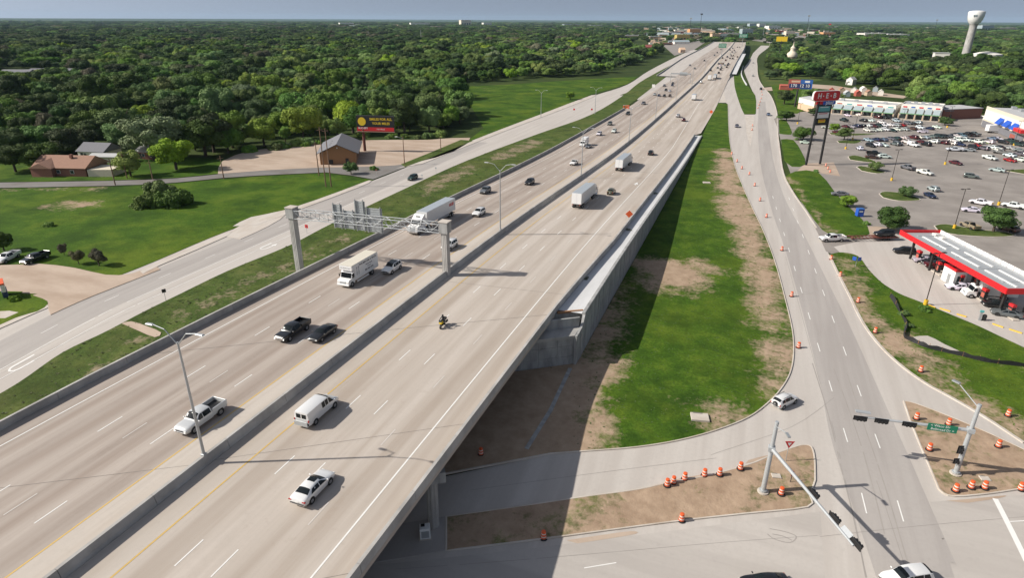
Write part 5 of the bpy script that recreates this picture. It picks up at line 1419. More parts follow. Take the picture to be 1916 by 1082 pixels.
for lab, pts in DRUMS.items():
    for x, y in pts:
        p = G(x, y)
        on = any(sdist(p, q) < -.3 for q in (isl1, isl2, vr))
        d0 = empty("traffic_drum", (p.x, p.y, p.z + (.11 if on else .0)), rng.uniform(0, 3), label=lab, cat="traffic drum", group="orange traffic drums" if len(pts) > 1 else None)
        for nm in ("shell", "white_band", "rubber_base"): link(nm, DM[nm], d0)
# ---- small signs
def post_sign(px, py, h, face, label, w=.75, mat="sign_red", rz=0.0, shape="rect", surf=zg, cat="sign"):
    p = G(px, py, 0, surf)
    t = empty("road_sign", (p.x, p.y, surf(p.y)), rz, label=label, cat=cat)
    MB().cyl((0, .06, 0), (0, .06, h), .04, n=6).build("post", "galv", t)
    if shape == "rect": MB().box((0, 0, h - w * .4), (w, .04, w * 1.0), bev=.015).build("sign_face", mat, t)
    elif shape == "diamond":
        o = MB().box((0, 0, 0), (w, .04, w), bev=.01).build("sign_face", mat, t); o.location = (0, 0, h); o.rotation_euler = (0, R(45), 0)
    elif shape == "yield":
        o = MB().add([(-w / 2, -.02, h), (w / 2, -.02, h), (0, -.02, h - w * .87), (-w / 2, .02, h), (w / 2, .02, h), (0, .02, h - w * .87)], [(0, 2, 1), (3, 4, 5), (0, 1, 4, 3), (1, 2, 5, 4), (2, 0, 3, 5)]).build("sign_face", "sign_red", t)
        c = h - w * .29; k = .45
        MB().add([(-w / 2 * k, -.026, c + w * .29 * k), (w / 2 * k, -.026, c + w * .29 * k), (0, -.026, c - w * .58 * k)], [(0, 2, 1)]).build("sign_centre", "paint_white", t)
    return t
post_sign(1470, 865, 3.0, None, "red and white triangular yield sign at the tip of the soil island", 1.15, rz=R(18), shape="yield")
o = post_sign(1170, 411, 1.4, None, "orange diamond warning sign fixed above the right parapet", 1.25, "orange", R(15), "diamond", surf=lambda s: zd(s) + 1.0)
o.location.x = rpx(o.location.y) + .2
post_sign(1330, 216, 2.0, None, "orange roadwork sign in the grass by the gore", 1.5, "orange", 0, "diamond")
post_sign(575, 437, 2.2, None, "red do not enter sign on the left grass strip", .9, rz=R(180))
post_sign(311, 564, 2.4, None, "small dark street sign on a post in the left grass strip", .7, "dark_steel", R(60))
post_sign(705, 330, 2.4, None, "small brown sign post at the mouth of the side street", .6, "rust", 0)
post_sign(790, 340, 2.4, None, "small grey sign post beside the dark green SUV", .6, "sign_back", 0)
post_sign(816, 326, 2.4, None, "small pale sign on the grass strip past the SUV", .6, "galv", 0)
for x, y in ((1074, 212), (1107, 212)): post_sign(x, y, 2.6, None, "red wrong way sign flanking the left frontage road", .95, rz=R(10)).__setitem__("group", "wrong way signs")
post_sign(1222, 170, 4.5, None, "tall white exit sign at the far ramp gore", 2.2, "paint_white", 0)
for y in (1405 - 990, ): pass
post_sign(1471, 992, .01, None, "x") if False else None
ob = MB()
for k in range(3): ob.box((0, 0, .35 + k * .42), (2.4, .12, .22))
ob.box((-.9, 0, .6), (.1, .5, 1.3)).box((.9, 0, .6), (.1, .5, 1.3))
o = ob.build("barricade", "orange", label="orange barricade at the end of the left parapet", cat="barricade"); o.location = (-70.2, 381, zd(381)); o.scale = (1.6,) * 3
# object marker leaning on the island
o = MB().cyl((0, 0, 0), (.1, .3, 1.9), .04, n=6).build("marker_post", "dark_steel", label="leaning red and black marker post beside the signal mast arm", cat="post"); o.location = (*G(1478, 905).xy, zg(60) + .1)
MB().box((.08, .25, 1.6), (.32, .05, .7), rz=.5).build("marker_panel", "burnt_red", o)
# ---- lot lamps with yellow bases
def lot_lamp():
    t = empty("parking_lamp")
    MB().cyl((0, 0, 0), (0, 0, .95), .36, n=14).build("base", "yellow_base", t)
    MB().cyl((0, 0, .95), (0, 0, 10.2), .09, .07, 8).build("pole", "bronze_pole", t)
    MB().cyl((-.8, 0, 10.2), (.8, 0, 10.2), .05, n=6).build("crossbar", "bronze_pole", t)
    for s_ in (-1, 1): MB().box((s_ * .95, 0, 10.2), (.75, .45, .16), bev=.03).build("lamp_head", "bronze_pole", t)
    return t
ll = lot_lamp()
LL = [((1731, 571), "bronze lamp post with yellow base at the verge below the pumps"), ((1668, 338), "bronze lamp post with yellow base by the oval islands"), ((1768, 308), "bronze lamp post with yellow base beside the dark red sedan"), ((1785, 428), "bronze lamp post with pale base on the long parking island"), ((1868, 384), "bronze lamp post with yellow base among the white pickups"), ((1582, 279), "bronze lamp post with yellow base near the leaning oak"), ((1528, 231), "bronze lamp post with yellow base behind the pylon sign"), ((1492, 232), "slim bronze lamp post beside the roadside oak"), ((1684, 245), "bronze lamp post with yellow base in the packed bays"), ((1772, 239), "bronze lamp post with yellow base by the strip mall corner"), ((1595, 262), "bronze lamp post among the front row of parked cars"), ((1897, 272), "bronze lamp post before the blue awning store")]
for k, ((x, y), lab) in enumerate(LL):
    o = ll if k == 0 else copy_tree(ll)
    p = G(x, y); o.location = (p.x, p.y, .1 if k in (0, 3) else .02); o.rotation_euler = (0, 0, R(35))
    tag(o, lab, "street lamp", "bronze parking lot lamps")
# yellow curb stones by the station
for (x0, y0), (x1, y1) in (((1737, 572), (1750, 577)), ((1758, 578), (1778, 584)), ((1790, 589), (1808, 594)), ((1857, 607), (1877, 614)), ((1888, 617), (1912, 625))):
    p, q = G(x0, y0), G(x1, y1)
    curb("yellow_curb", [p, q], h=.2, w=.25, mat="yellow_base", kind="structure")
# donation bin, utility box, bin and post at the station
p = G(1607, 405); t = empty("donation_bin", (*p.xy, .03), R(20), label="blue metal donation bin by the parking lot curb", cat="bin")
MB().box((0, 0, 1.1), (1.6, 1.4, 2.0), bev=.06).build("body", "blue", t); MB().box((0, 0, 2.15), (1.7, 1.5, .12)).build("roof", "sign_blue", t); MB().box((0, -.71, 1.5), (.9, .04, .35)).build("chute", "paint_white", t); MB().box((0, 0, .06), (1.4, 1.2, .14)).build("skid", "dark_steel", t)
p = G(1600, 500); t = empty("meter_stand", (*p.xy, .1), label="small blue sign boards on a post in the roadside grass", cat="sign")
MB().cyl((0, 0, 0), (0, 0, 1.9), .05, n=6).build("post", "galv", t)
for k in (-1, 1): MB().box((k * .5, 0, 1.8), (.75, .06, .8), rz=k * .5).build("board", "blue", t)
p = G(1840, 600); t = empty("litter_bin", (*p.xy, .05), label="black litter bin beside a squeegee post on the forecourt curb", cat="bin")
MB().lathe((0, 0, 0), [(.32, 0), (.36, .9), (.3, 1.0), (.18, 1.1)], 12).build("body", "black", t)
p = G(1832, 600); t = empty("air_post", (*p.xy, .05), label="grey air hose post beside the black litter bin", cat="post")
MB().box((0, 0, .8), (.35, .3, 1.6), bev=.04).build("post", "galv", t); MB().box((0, -.05, 1.75), (.6, .3, .4), bev=.05).build("head", "teal", t)
# silt fence
def fence(name, pts, label):
    q = smooth_line(pts, 4)
    t = empty(name, (*q[0].xy, zg(q[0].y)), label=label, cat="fence")
    o0 = t.location
    m = MB(); P = []
    for i, p in enumerate(q):
        lean = .25 * math.sin(i * .8)
        P += [(p.x - o0.x, p.y - o0.y, .05), (p.x - o0.x + .06 + lean, p.y - o0.y - .05, .8 + .12 * math.sin(i * 1.7)), ]
    n = len(q)
    m.add(P + [(x + .03, y + .03, z) for x, y, z in P], [(2 * i, 2 * i + 2, 2 * i + 3, 2 * i + 1) for i in range(n - 1)] + [(2 * n + 2 * i, 2 * n + 2 * i + 1, 2 * n + 2 * i + 3, 2 * n + 2 * i + 2) for i in range(n - 1)])
    m.build("fabric", "silt_fabric", t)
    for i in range(0, n, 3): MB().box((q[i].x - o0.x + .08, q[i].y - o0.y, .5), (.06, .06, 1.0)).build("stake", "wood", t)
fence("silt_fence", pix((1664, 556), (1678, 578), (1692, 605), (1690, 630), (1704, 640), (1730, 651), (1760, 659), (1812, 671), (1850, 680), (1916, 688), (1960, 693)), "sagging black silt fence across the green verge")
# inlet boxes
for (x, y), lab in (((1309, 784), "square concrete storm inlet in the grass by the curved curb"), ((1452, 893), "small concrete handhole cover on the soil island"), ((1842, 898), "grey junction box on the triangular soil island"), ((1322, 343), "pale concrete inlet slab in the grass beside the wall")):
    p = G(x, y); t = empty("storm_inlet", (*p.xy, zg(p.y) + .1), R(12), label=lab, cat="inlet")
    k = 1.0 if y in (784, 343) else .45
    MB().box((0, 0, .12 * k), (2.3 * k, 1.7 * k, .3 * k), bev=.03).build("slab", "curb_concrete", t); MB().box((-.2 * k, .75 * k, .14 * k), (1.2 * k, .25 * k, .3 * k)).build("opening", "joint_dark", t)
# ---- utility poles
def upole(base, top, label, lamp=False, mat="pole_wood"):
    b = G(*base); h = Zat(*top, b)
    t = empty("utility_pole", (*b.xy, 0), label=label, cat="pole")
    MB().cyl((0, 0, -.2), (0, 0, h), .19, .12, 8).build("pole", mat, t)
    if not lamp: MB().box((0, 0, h - .8), (2.0, .12, .12), rz=R(60)).build("crossarm", mat, t)
    else:
        MB().cyl((0, 0, h - .6), (-2.0, -.6, h), .06, n=6).build("lamp_arm", "galv", t); MB().box((-2.3, -.7, h), (.9, .4, .2), rz=.3).build("lamp_head", "white_metal", t)
for b, tp, lab, l_ in [((610, 350), (598, 238), "taller left wooden pole of a close pair by the side street", False), ((620, 350), (607, 240), "right wooden pole of a close pair by the side street", False), ((597, 329), (589, 265), "wooden utility pole behind the tall pair", False), ((757, 308), (754, 256), "wooden pole with a white lamp in front of the billboard lot", True), ((825, 284), (824, 254), "wooden pole at the frontage road end of the dirt lot", False), ((216, 347), (206, 296), "dark utility pole beside the carport", False), ((419, 335), (410, 292), "dark utility pole at the edge of the dirt lot", False), ((286, 336), (282, 300), "thin utility pole in front of the white roofed house", False), ((238, 334), (231, 286), "thin utility pole among the yellow green trees", False), ((545, 275), (540, 268), "short white yard lamp in the dirt lot", True)]:
    upole(b, tp, lab, l_)
for k, (x, y, h) in enumerate(((788, 75, 24), (690, 62, 20), (1509, 76, 40), (1427, 62, 30), (1360, 58, 30))):
    b = G(x, y + 10) if y < 70 else G(x, y)
    t = empty("utility_pole", (*b.xy, 0), label="thin distant mast rising above the woods", cat="pole", group="distant masts above the woods")
    MB().cyl((0, 0, 0), (0, 0, h), .5, .3, 6).build("pole", "galv", t)
# ------------------------------------------------------------------ fuel station
NW, SE = Vector((34.5, 154.6, 0)), Vector((45.8, 123.6, 0))
u = (SE - NW).normalized(); vv = Vector((-u.y, u.x, 0)); CL, CW = (SE - NW).length, 8.8
ca = math.atan2(u.y, u.x)
fs_ = empty("fuel_canopy", NW, ca, label="long fuel station canopy with a bright red fascia and grey roof", cat="canopy")
MB().box((CL / 2, CW / 2, 5.25), (CL - .5, CW - .5, .3)).build("roof_deck", "galv_pale", fs_)
for nm, c, d_, mt in (("fascia", (CL / 2, 0, 5.45), (CL, .16, 1.1), "red"), ("fascia", (0, CW / 2, 5.45), (.16, CW, 1.1), "red"), ("fascia", (CL, CW / 2, 5.45), (.16, CW, 1.1), "red"), ("fascia", (CL / 2, CW, 5.45), (CL, .16, 1.1), "red")):
    MB().box(c, d_, bev=.02).build(nm, mt, fs_)
for k in range(18): MB().box((1.2 + k * (CL - 2.0) / 18, CW - .14, 5.72), (1.6, .08, .82)).build("fascia_back_panel", "white_metal", fs_)
for k in range(3):
    for y in (CW * .36, CW * .66): MB().box((CL * (.16 + .3 * k) + 2, y, 5.5), (8.2, .36, .14)).build("roof_beam", "white_metal", fs_)
for k in range(5): MB().box((2.5 + k * 6.5, CW * .5, 5.44), (.35, 4.0, .08)).build("roof_duct", "galv_pale", fs_)
for k in range(2): MB().box((2.0 + k * 2.4, CW * .75, 5.6), (1.2, .8, .4)).build("roof_unit", "offwhite", fs_)
for k in range(5):
    for y in (2.2, CW - 2.2): MB().box((2.4 + k * 7, y, 2.6), (.4, .4, 5.1)).build("column", "dark_steel", fs_)
def at_c(a, b, z=0): return (NW.x + u.x * a + vv.x * b, NW.y + u.y * a + vv.y * b, z)
for k in range(5):
    for j, y in enumerate((3.0, CW - 2.4)):
        t = empty("fuel_pump", at_c(3.8 + k * 7, y, .03), ca, label="red and grey fuel pump on an island under the red canopy", cat="fuel pump", group="fuel pumps under the canopy")
        MB().box((0, 0, .1), (3.6, 1.2, .2), bev=.05).build("island", "curb_concrete", t)
        MB().box((0, 0, 1.15), (1.0, .6, 1.9), bev=.05).build("cabinet", "dark_steel", t); MB().box((0, 0, 2.2), (1.1, .7, .5), bev=.03).build("top_sign", "sign_red", t)
        MB().box((0, -.31, 1.2), (.8, .04, .9)).build("display", "burnt_red", t); MB().cyl((.62, 0, .5), (.62, 0, 1.7), .05, n=6).build("hose", "black", t)
t = empty("station_kiosk", (*G(1781, 530).xy, .03), ca, label="white kiosk with a red roof band under the canopy edge", cat="kiosk")
MB().box((0, 0, 1.6), (3.6, 2.4, 3.1), bev=.04).build("wall", "truck_white", t); MB().box((0, 0, 3.3), (3.8, 2.6, .45), bev=.03).build("roof_band", "red", t)
MB().box((1.82, 0, 1.4), (.05, 1.2, 1.6)).build("window", "glass_far", t); MB().box((.3, -1.22, 1.1), (.9, .05, 2.0)).build("door", "galv", t)
# ------------------------------------------------------------------ pylon sign
la, lb = G(1508, 309), G(1534, 307)
pc = (la + lb) / 2; pa = deg_of(la, lb)
py_ = empty("pylon_sign", (*pc.xy, 0), pa, label="tall pylon sign with red rounded panel on two black legs", cat="sign")
W2 = (lb - la).length / 2
for s_ in (-1, 1): MB().cyl((s_ * W2, 0, 0), (s_ * (W2 - .3), 0, 22.4), .42, n=14).build("leg", "black", py_)
m = MB(); n = 12; P = []
hw, hh, hr_ = 5.6, 1.6, 1.05
for q_ in range(4):
    cx_, cz_ = (1, 1, -1, -1)[q_] * (hw - hr_), (-1, 1, 1, -1)[q_] * (hh - hr_)
    for i in range(7): t_ = -math.pi / 2 + q_ * math.pi / 2 + math.pi / 2 * i / 6; P.append((cx_ + hr_ * math.cos(t_), cz_ + hr_ * math.sin(t_)))
k = len(P)
def slabz(P, y0, y1, z): return [(x, y0, z + q) for x, q in P] + [(x, y1, z + q) for x, q in P], [tuple(range(k)), tuple(range(2 * k - 1, k - 1, -1))] + [(i, k + i, k + (i + 1) % k, (i + 1) % k) for i in range(k)]
m.add(*slabz([(x * 1.04, q * 1.09) for x, q in P], -.30, .35, 24.3)); pn = m.build("panel_rim", "white_metal", py_)
m = MB(); m.add(*slabz(P, -.42, .42, 24.3)); pn = m.build("panel", "sign_red", py_)
put_text("H", 2.4, "paint_white", pn, (-3.2, -.44, 24.3), (R(90), 0, 0), bold=.06); put_text("E", 2.4, "paint_white", pn, (0.05, -.44, 24.3), (R(90), 0, 0), bold=.06); put_text("B", 2.4, "paint_white", pn, (3.3, -.44, 24.3), (R(90), 0, 0), bold=.06)
for x in (-1.6, 1.7): MB().box((x, -.44, 24.3), (.4, .04, .4)).build("dot", "paint_white", pn)
o = MB().box((1.6, -.2, 21.9), (5.4, .5, 1.3), bev=.2).build("plus_panel", "blue", py_)
put_text("plus!", 1.9, "paint_white", o, (1.7, -.48, 22.0), (R(90), 0, 0), bold=.03)
MB().box((-2.2, 0, 22.0), (3.0, .5, 1.0)).build("lower_band", "red", py_)
for z0, z1, mt, nm in ((19.0, 20.8, "teal", "tenant_panel"), (16.7, 18.6, "white_metal", "tenant_panel"), (15.1, 16.2, "yellow", "tenant_panel")):
    wx = 5.2 if mt != "yellow" else 3.0
    o = MB().box((-.1, 0, (z0 + z1) / 2), (wx, .5, z1 - z0), bev=.03).build(nm, mt, py_)
    MB().box((-.1, -.27, z1 - .35), (wx * .7, .03, .25)).build("legend", "sign_red" if mt != "teal" else "paint_white", o)
MB().box((-.1, 0, 17.8), (5.5, .35, 7.2)).build("frame", "black", py_)
# ------------------------------------------------------------------ generic buildings
def footprint(a, b, depth, side=1):
    d = Vector((b.x - a.x, b.y - a.y, 0)); return d.length, math.atan2(d.y, d.x)
def house(a, b, depth, hw, hr, wall, roof, label, cat="house", over=.5, name="house", ridge="x", windows=2, hip=False):
    """a, b: ground corners of the front wall (left, right seen from the front); depth runs behind it"""
    L, an = footprint(a, b, depth)
    t = empty(name, (a.x, a.y, 0), an, label=label, cat=cat)
    w = MB(); w.box((L / 2, depth / 2, hw / 2 - .1), (L, depth, hw + .2))
    if ridge == "y" and not hip: w.add([(0, 0, hw), (L, 0, hw), (L / 2, 0, hw + hr), (0, depth, hw), (L, depth, hw), (L / 2, depth, hw + hr)], [(0, 1, 2), (3, 5, 4)])
    if ridge == "x" and not hip: w.add([(0, 0, hw), (0, depth, hw), (0, depth / 2, hw + hr), (L, 0, hw), (L, depth, hw), (L, depth / 2, hw + hr)], [(0, 2, 1), (3, 4, 5)])
    w.build("wall", wall, t)
    o_, th = over, .16
    m = MB()
    if ridge == "x":
        i = depth / 2 if hip else 0
        for z in (0, th):
            pass
        m.add([(-o_, -o_, hw - .1), (L + o_, -o_, hw - .1), (L + o_, depth + o_, hw - .1), (-o_, depth + o_, hw - .1), (-o_ + i, depth / 2, hw + hr + .1), (L + o_ - i, depth / 2, hw + hr + .1)] +
              [(-o_, -o_, hw + .08), (L + o_, -o_, hw + .08), (L + o_, depth + o_, hw + .08), (-o_, depth + o_, hw + .08), (-o_ + i, depth / 2, hw + hr + .28), (L + o_ - i, depth / 2, hw + hr + .28)],
              [(6, 7, 11, 10), (8, 9, 10, 11), (9, 6, 10), (7, 8, 11), (0, 1, 7, 6), (1, 2, 8, 7), (2, 3, 9, 8), (3, 0, 6, 9), (0, 4, 5, 1), (2, 5, 4, 3)])
    else:
        m.add([(-o_, -o_, hw - .1), (L + o_, -o_, hw - .1), (L + o_, depth + o_, hw - .1), (-o_, depth + o_, hw - .1), (L / 2, -o_, hw + hr + .1), (L / 2, depth + o_, hw + hr + .1)] +
              [(-o_, -o_, hw + .08), (L + o_, -o_, hw + .08), (L + o_, depth + o_, hw + .08), (-o_, depth + o_, hw + .08), (L / 2, -o_, hw + hr + .28), (L / 2, depth + o_, hw + hr + .28)],
              [(6, 10, 11, 9), (7, 8, 11, 10), (0, 4, 10, 6), (4, 1, 7, 10), (2, 5, 11, 8), (5, 3, 9, 11), (3, 0, 6, 9), (1, 2, 8, 7), (0, 3, 5, 4), (1, 4, 5, 2)])
    r = m.build("roof", roof, t)
    for k in range(windows):
        x = L * (k + .8) / (windows + .8)
        f = MB().box((x, -.03, hw * .55), (1.3, .1, 1.2)).build("window", "white_metal", t); MB().box((x, -.09, hw * .55), (1.1, .04, 1.0)).build("pane", "glass_far", f)
    if windows: MB().box((L * .1 + .5, -.04, 1.05), (1.0, .1, 2.1)).build("door", "dark_steel", t)
    return t, r, L
def G0(x, y): return G(x, y, 0, lambda s: 0)
# brown building with the grey gable roof
a, b = G(600, 309), G(667, 307)
t, r, L = house(a, b, 22, 4.0, 3.2, "brown_wall", "grey_roof", "tan brown building with a grey gable roof on the dirt lot", "building", 1.2, "gable_building", "y", 0)
for y in (5, 9, 13): MB().cyl((L * .28, y, 5.2), (L * .28, y, 6.3), .22, n=8).build("vent_pipe", "black", r)
MB().box((L * .3, -.12, 1.1), (1.4, .2, 1.5)).build("bin_pair", "black", t); MB().box((L * .75, -.05, 1.1), (1.1, .1, 2.2)).build("door", "dark_steel", t); MB().box((L / 2, -.06, 6.0), (.4, .1, .4)).build("gable_lamp", "white_metal", t)
MB().box((L + .06, 9, 1.8), (.1, 3.0, 1.6)).build("window", "glass_far", t)
# billboard
bb = G(683, 283); ang_b = R(14)
t = empty("billboard", (*bb.xy, 0), ang_b, label="black and red roadside billboard with yellow lettering on a single brown post", cat="billboard")
zb0, zb1 = Zat(700, 244, bb), Zat(700, 216, bb)
MB().cyl((0, 0, 0), (0, 0, zb0 + 1), .55, n=12).build("post", "rust", t)
BW, cxb, zc, hb = 15.0, 5.2, (zb0 + zb1) / 2, zb1 - zb0
MB().box((cxb, 0, zc), (BW, .8, hb + .4)).build("frame", "dark_steel", t)
pnl = MB().box((cxb, -.42, zc + hb * .13), (BW - .2, .06, hb * .72)).build("panel", "black", t)
MB().box((cxb, -.42, zc - hb * .36), (BW - .2, .06, hb * .25)).build("red_band", "sign_red", t)
MB().box((cxb, -.9, zb0 - .15), (BW + .6, 1.0, .12)).build("catwalk", "pole_wood", t)
put_text("SMILES FOR ALL", 1.28, "yellow", pnl, (cxb + 2.35, -.47, zc + hb * .30), (R(90), 0, 0), bold=.03); put_text("YOUR MILES", 1.28, "yellow", pnl, (cxb + 2.35, -.47, zc + hb * .02), (R(90), 0, 0), bold=.03)
MB().cyl((cxb - 5.3, -.46, zc + hb * .14), (cxb - 5.3, -.52, zc + hb * .14), 1.6, n=24).build("disc", "yellow", pnl)
put_text("BUC-EE'S", .95, "paint_white", pnl, (cxb - 5.0, -.53, zc - hb * .30), (R(90), 0, 0), bold=.02); put_text("104 MILES", .8, "paint_white", pnl, (cxb + 2.1, -.47, zc - hb * .36), (R(90), 0, 0))
# houses at the left
t, r, L = house(G(66, 329), G(163, 331), 11, 2.8, 2.9, "brick_wall", "brown_roof", "brick house with a brown shingle roof behind the side street", windows=3)
MB().box((L * .22, -.8, 1.5), (L * .4, 1.8, 3.0)).build("gable_wing", "brick_wall", t)
MB().add([(L * .0, -2.2, 2.9), (L * .44, -2.2, 2.9), (L * .22, -2.2, 4.6), (L * .22, 5.0, 5.4), (0, 3, 3.2), (L * .44, 3, 3.2)], [(0, 1, 2), (0, 2, 3, 4), (1, 5, 3, 2)]).build("wing_roof", "brown_roof", t)
MB().box((L * .62, 4, 5.9), (.8, .8, 1.2)).build("chimney", "brick_wall", r)
t, r, L = house(G(166, 331), G(212, 331), 8, 2.4, .9, "cream", "brown_roof", "open brown roofed carport beside the brick house", "carport", name="carport", windows=0, hip=True)
t.children[0].hide_render = False
bpy.data.objects.remove(t.children[0])
for x in (0.2, L - .2):
    for y in (.2, 7.8): MB().box((x, y, 1.2), (.2, .2, 2.4)).build("post", "pole_wood", t)
MB().box((L / 2, 7.7, 1.0), (L, .1, 2.0)).build("back_wall", "cream", t)
house(G(148, 296), G(196, 298), 9, 2.6, 2.4, "offwhite", "grey_roof", "white clapboard house with a grey roof among the trees")
house(G(258, 297), G(300, 300), 9, 2.8, 2.6, "brick_wall", "pale_roof", "low house with a shining white metal roof under the trees", windows=2)
house(G(170, 305), G(235, 306), 5, 2.3, .6, "offwhite", "pale_roof", "flat white shed roof behind the brick house", "shed", windows=0, name="shed")
# small fence and vehicle sheds along the yard
# low roadside monument sign bottom left
p = G(12, 556); t = empty("monument_sign", (*p.xy, .13), R(-30), label="orange and blue monument sign among shrubs on the grass island", cat="sign")
MB().box((0, 0, .6), (3.2, .8, 1.2), bev=.04).build("base", "navy_panel", t); MB().box((0, 0, 1.9), (3.4, .6, 1.5), bev=.04).build("panel", "offwhite", t); MB().box((0, 0, 2.72), (3.4, .65, .35)).build("cap", "orange", t)
MB().box((-.6, -.32, 1.9), (1.9, .04, 1.1)).build("logo_panel", "burnt_red", t); MB().box((1.0, -.32, 1.9), (.9, .04, 1.1)).build("logo_panel", "blue", t)
# ---- strip malls
def strip_mall(a, b, depth, h, bays, label, wall="offwhite", end="peach", signs=("sign_red",)):
    L, an = footprint(a, b, depth)
    t = empty("strip_mall", (a.x, a.y, 0), an, label=label, cat="shop")
    MB().box((L / 2, depth / 2, h / 2), (L, depth, h)).build("wall", wall, t)
    MB().box((-.12, depth / 2, h * .3), (.1, depth, h * .6)).build("end_wall", end, t)
    rf_ = MB().box((L / 2, depth / 2, h + .05), (L - .6, depth - .6, .1)).build("roof", "pale_roof", t)
    for s_ in (0, 1): MB().box((L / 2, .15 + s_ * (depth - .3), h + .3), (L, .3, .6)).build("parapet", wall, t)
    for s_ in (0, 1): MB().box((.15 + s_ * (L - .3), depth / 2, h + .3), (.3, depth, .6)).build("parapet", wall, t)
    for k in range(5): MB().box((L * (.12 + .18 * k), depth * rng.uniform(.3, .8), h + .7), (1.8, 1.4, 1.2), bev=.05).build("roof_unit", "galv", rf_)
    bw = L / bays
    for k in range(bays):
        x = (k + .5) * bw
        m = MB(); w = bw * .82
        m.add([(x - w / 2, -3.6, h * .48), (x + w / 2, -3.6, h * .48), (x + w / 2, 0, h * .80), (x - w / 2, 0, h * .80), (x - w / 2, -3.6, h * .44), (x + w / 2, -3.6, h * .44), (x + w / 2, 0, h * .76), (x - w / 2, 0, h * .76)], [(0, 1, 2, 3), (7, 6, 5, 4), (0, 4, 5, 1), (1, 5, 6, 2), (3, 2, 6, 7), (0, 3, 7, 4)])
        m.build("awning", "slate_awning", t)
        f = MB().box((x, -.06, h * .24), (bw * .8, .1, h * .42)).build("shopfront", "dark_steel", t)
        for j in range(3): MB().box((x + (j - 1) * bw * .26, -.13, h * .24), (bw * .22, .05, h * .36)).build("pane", "glass_far", f)
        MB().box((k * bw, -3.3, h * .23), (.6, .6, h * .46), bev=.03).build("pillar", "tan", t)
        MB().box((x, -.08, h * .89), (bw * .5, .1, h * .09)).build("shop_sign", signs[k % len(signs)], t)
    MB().box((L, -3.3, h * .23), (.6, .6, h * .46), bev=.03).build("pillar", "tan", t)
    MB().box((L / 2, -3.5, h * .445), (L, .35, .4)).build("trim", "green_trim", t)
    MB().box((L / 2, -2.2, .08), (L, 4.4, .2)).build("walkway", "curb_concrete", t)
    return t
strip_mall(G(1523, 208), G(1672, 221), 16, 6.2, 8, "long strip mall with grey awnings and a green trim band", signs=("sign_red", "blue", "burnt_red", "teal"))
strip_mall(G(1681, 221), G(1757, 227), 15, 7.0, 5, "second strip mall with sloping grey roofs and tan pillars", signs=("sign_red", "sign_blue"))
a, b = G(1492, 203), G(1521, 211)
t, r, L = house(a, b, 12, 6.4, .6, "peach", "pale_roof", "peach walled end building of the strip mall with a white gable top", "building", .2, "end_building", "x", 0)
MB().box((L / 2, -.06, 5.0), (L, .1, 3.0)).build("white_band", "offwhite", t)
a, b = G(1762, 224), G(1834, 221)
L, an = footprint(a, b, 14)
t = empty("brick_store", (a.x, a.y, 0), an, label="brick sided store with a pale flat roof between mall and grocery", cat="shop")
MB().box((L / 2, 7, 2.6), (L, 14, 5.2)).build("wall", "brick_wall", t); MB().box((L / 2, 7, 5.3), (L + .4, 14.4, .3)).build("roof", "pale_roof", t); MB().box((L * .2, -.05, 1.2), (1.2, .1, 2.4)).build("door", "dark_steel", t)
MB().add([(0, -.6, 4.4), (0, -.6, 4.7), (0, 8, 6.5), (6, 8, 6.5), (6, -.6, 4.7), (6, -.6, 4.4)], [(1, 4, 3, 2), (0, 5, 4, 1)]).build("corner_roof", "grey_roof", t)
# grocery with blue awnings
a, b = G(1836, 236), G(1912, 268)
L, an = footprint(a, b, 30)
t = empty("grocery_store", (a.x, a.y, 0), an, label="cream grocery store front with three blue awnings", cat="shop")
MB().box((L / 2, 16, 4.6), (L, 32, 9.2)).build("wall", "cream", t); rf_ = MB().box((L / 2, 16, 9.25), (L - .8, 31.2, .1)).build("roof", "pale_roof", t)
MB().box((L / 2, -.08, 6.0), (L * .98, .16, 4.4)).build("upper_wall", "offwhite", t); MB().box((L / 2, -.1, 1.6), (L, .2, 3.0)).build("lower_band", "grey_roof", t)
for s_ in (0, 1): MB().box((L / 2, .2 + 31.6 * s_, 9.5), (L, .4, .7)).build("parapet", "cream", t)
for k in range(3):
    x = L * (.46 + .17 * k); w = L * .11
    MB().add([(x - w / 2, -2.0, 4.6), (x + w / 2, -2.0, 4.6), (x + w / 2, -.1, 7.0), (x - w / 2, -.1, 7.0), (x - w / 2, -2.0, 4.3), (x + w / 2, -2.0, 4.3), (x + w / 2, -.1, 4.3), (x - w / 2, -.1, 4.3)], [(0, 1, 2, 3), (0, 4, 5, 1), (1, 5, 6, 2), (0, 3, 7, 4), (7, 6, 5, 4)]).build("awning", "blue", t)
MB().box((L * .95, -1.2, 5.0), (L * .16, 2.4, 1.4)).build("entrance_sign", "sign_red", t)
for k in range(4): MB().box((L * .74 + k * 1.4, -.25, 1.2), (.9, .2, 1.8)).build("vending_panel", "burnt_red", t)
for k in range(6): MB().box((4 + k * 5, 10 + (k % 2) * 8, 9.9), (2.4, 1.8, 1.2), bev=.05).build("roof_unit", "galv", rf_)
MB().box((-3, 6, 4.3), (5, 10, .4)).build("side_canopy", "offwhite", t)
for y in (2, 10): MB().box((-5, y, 2.1), (.9, .9, 4.2)).build("canopy_pillar", "offwhite", t)
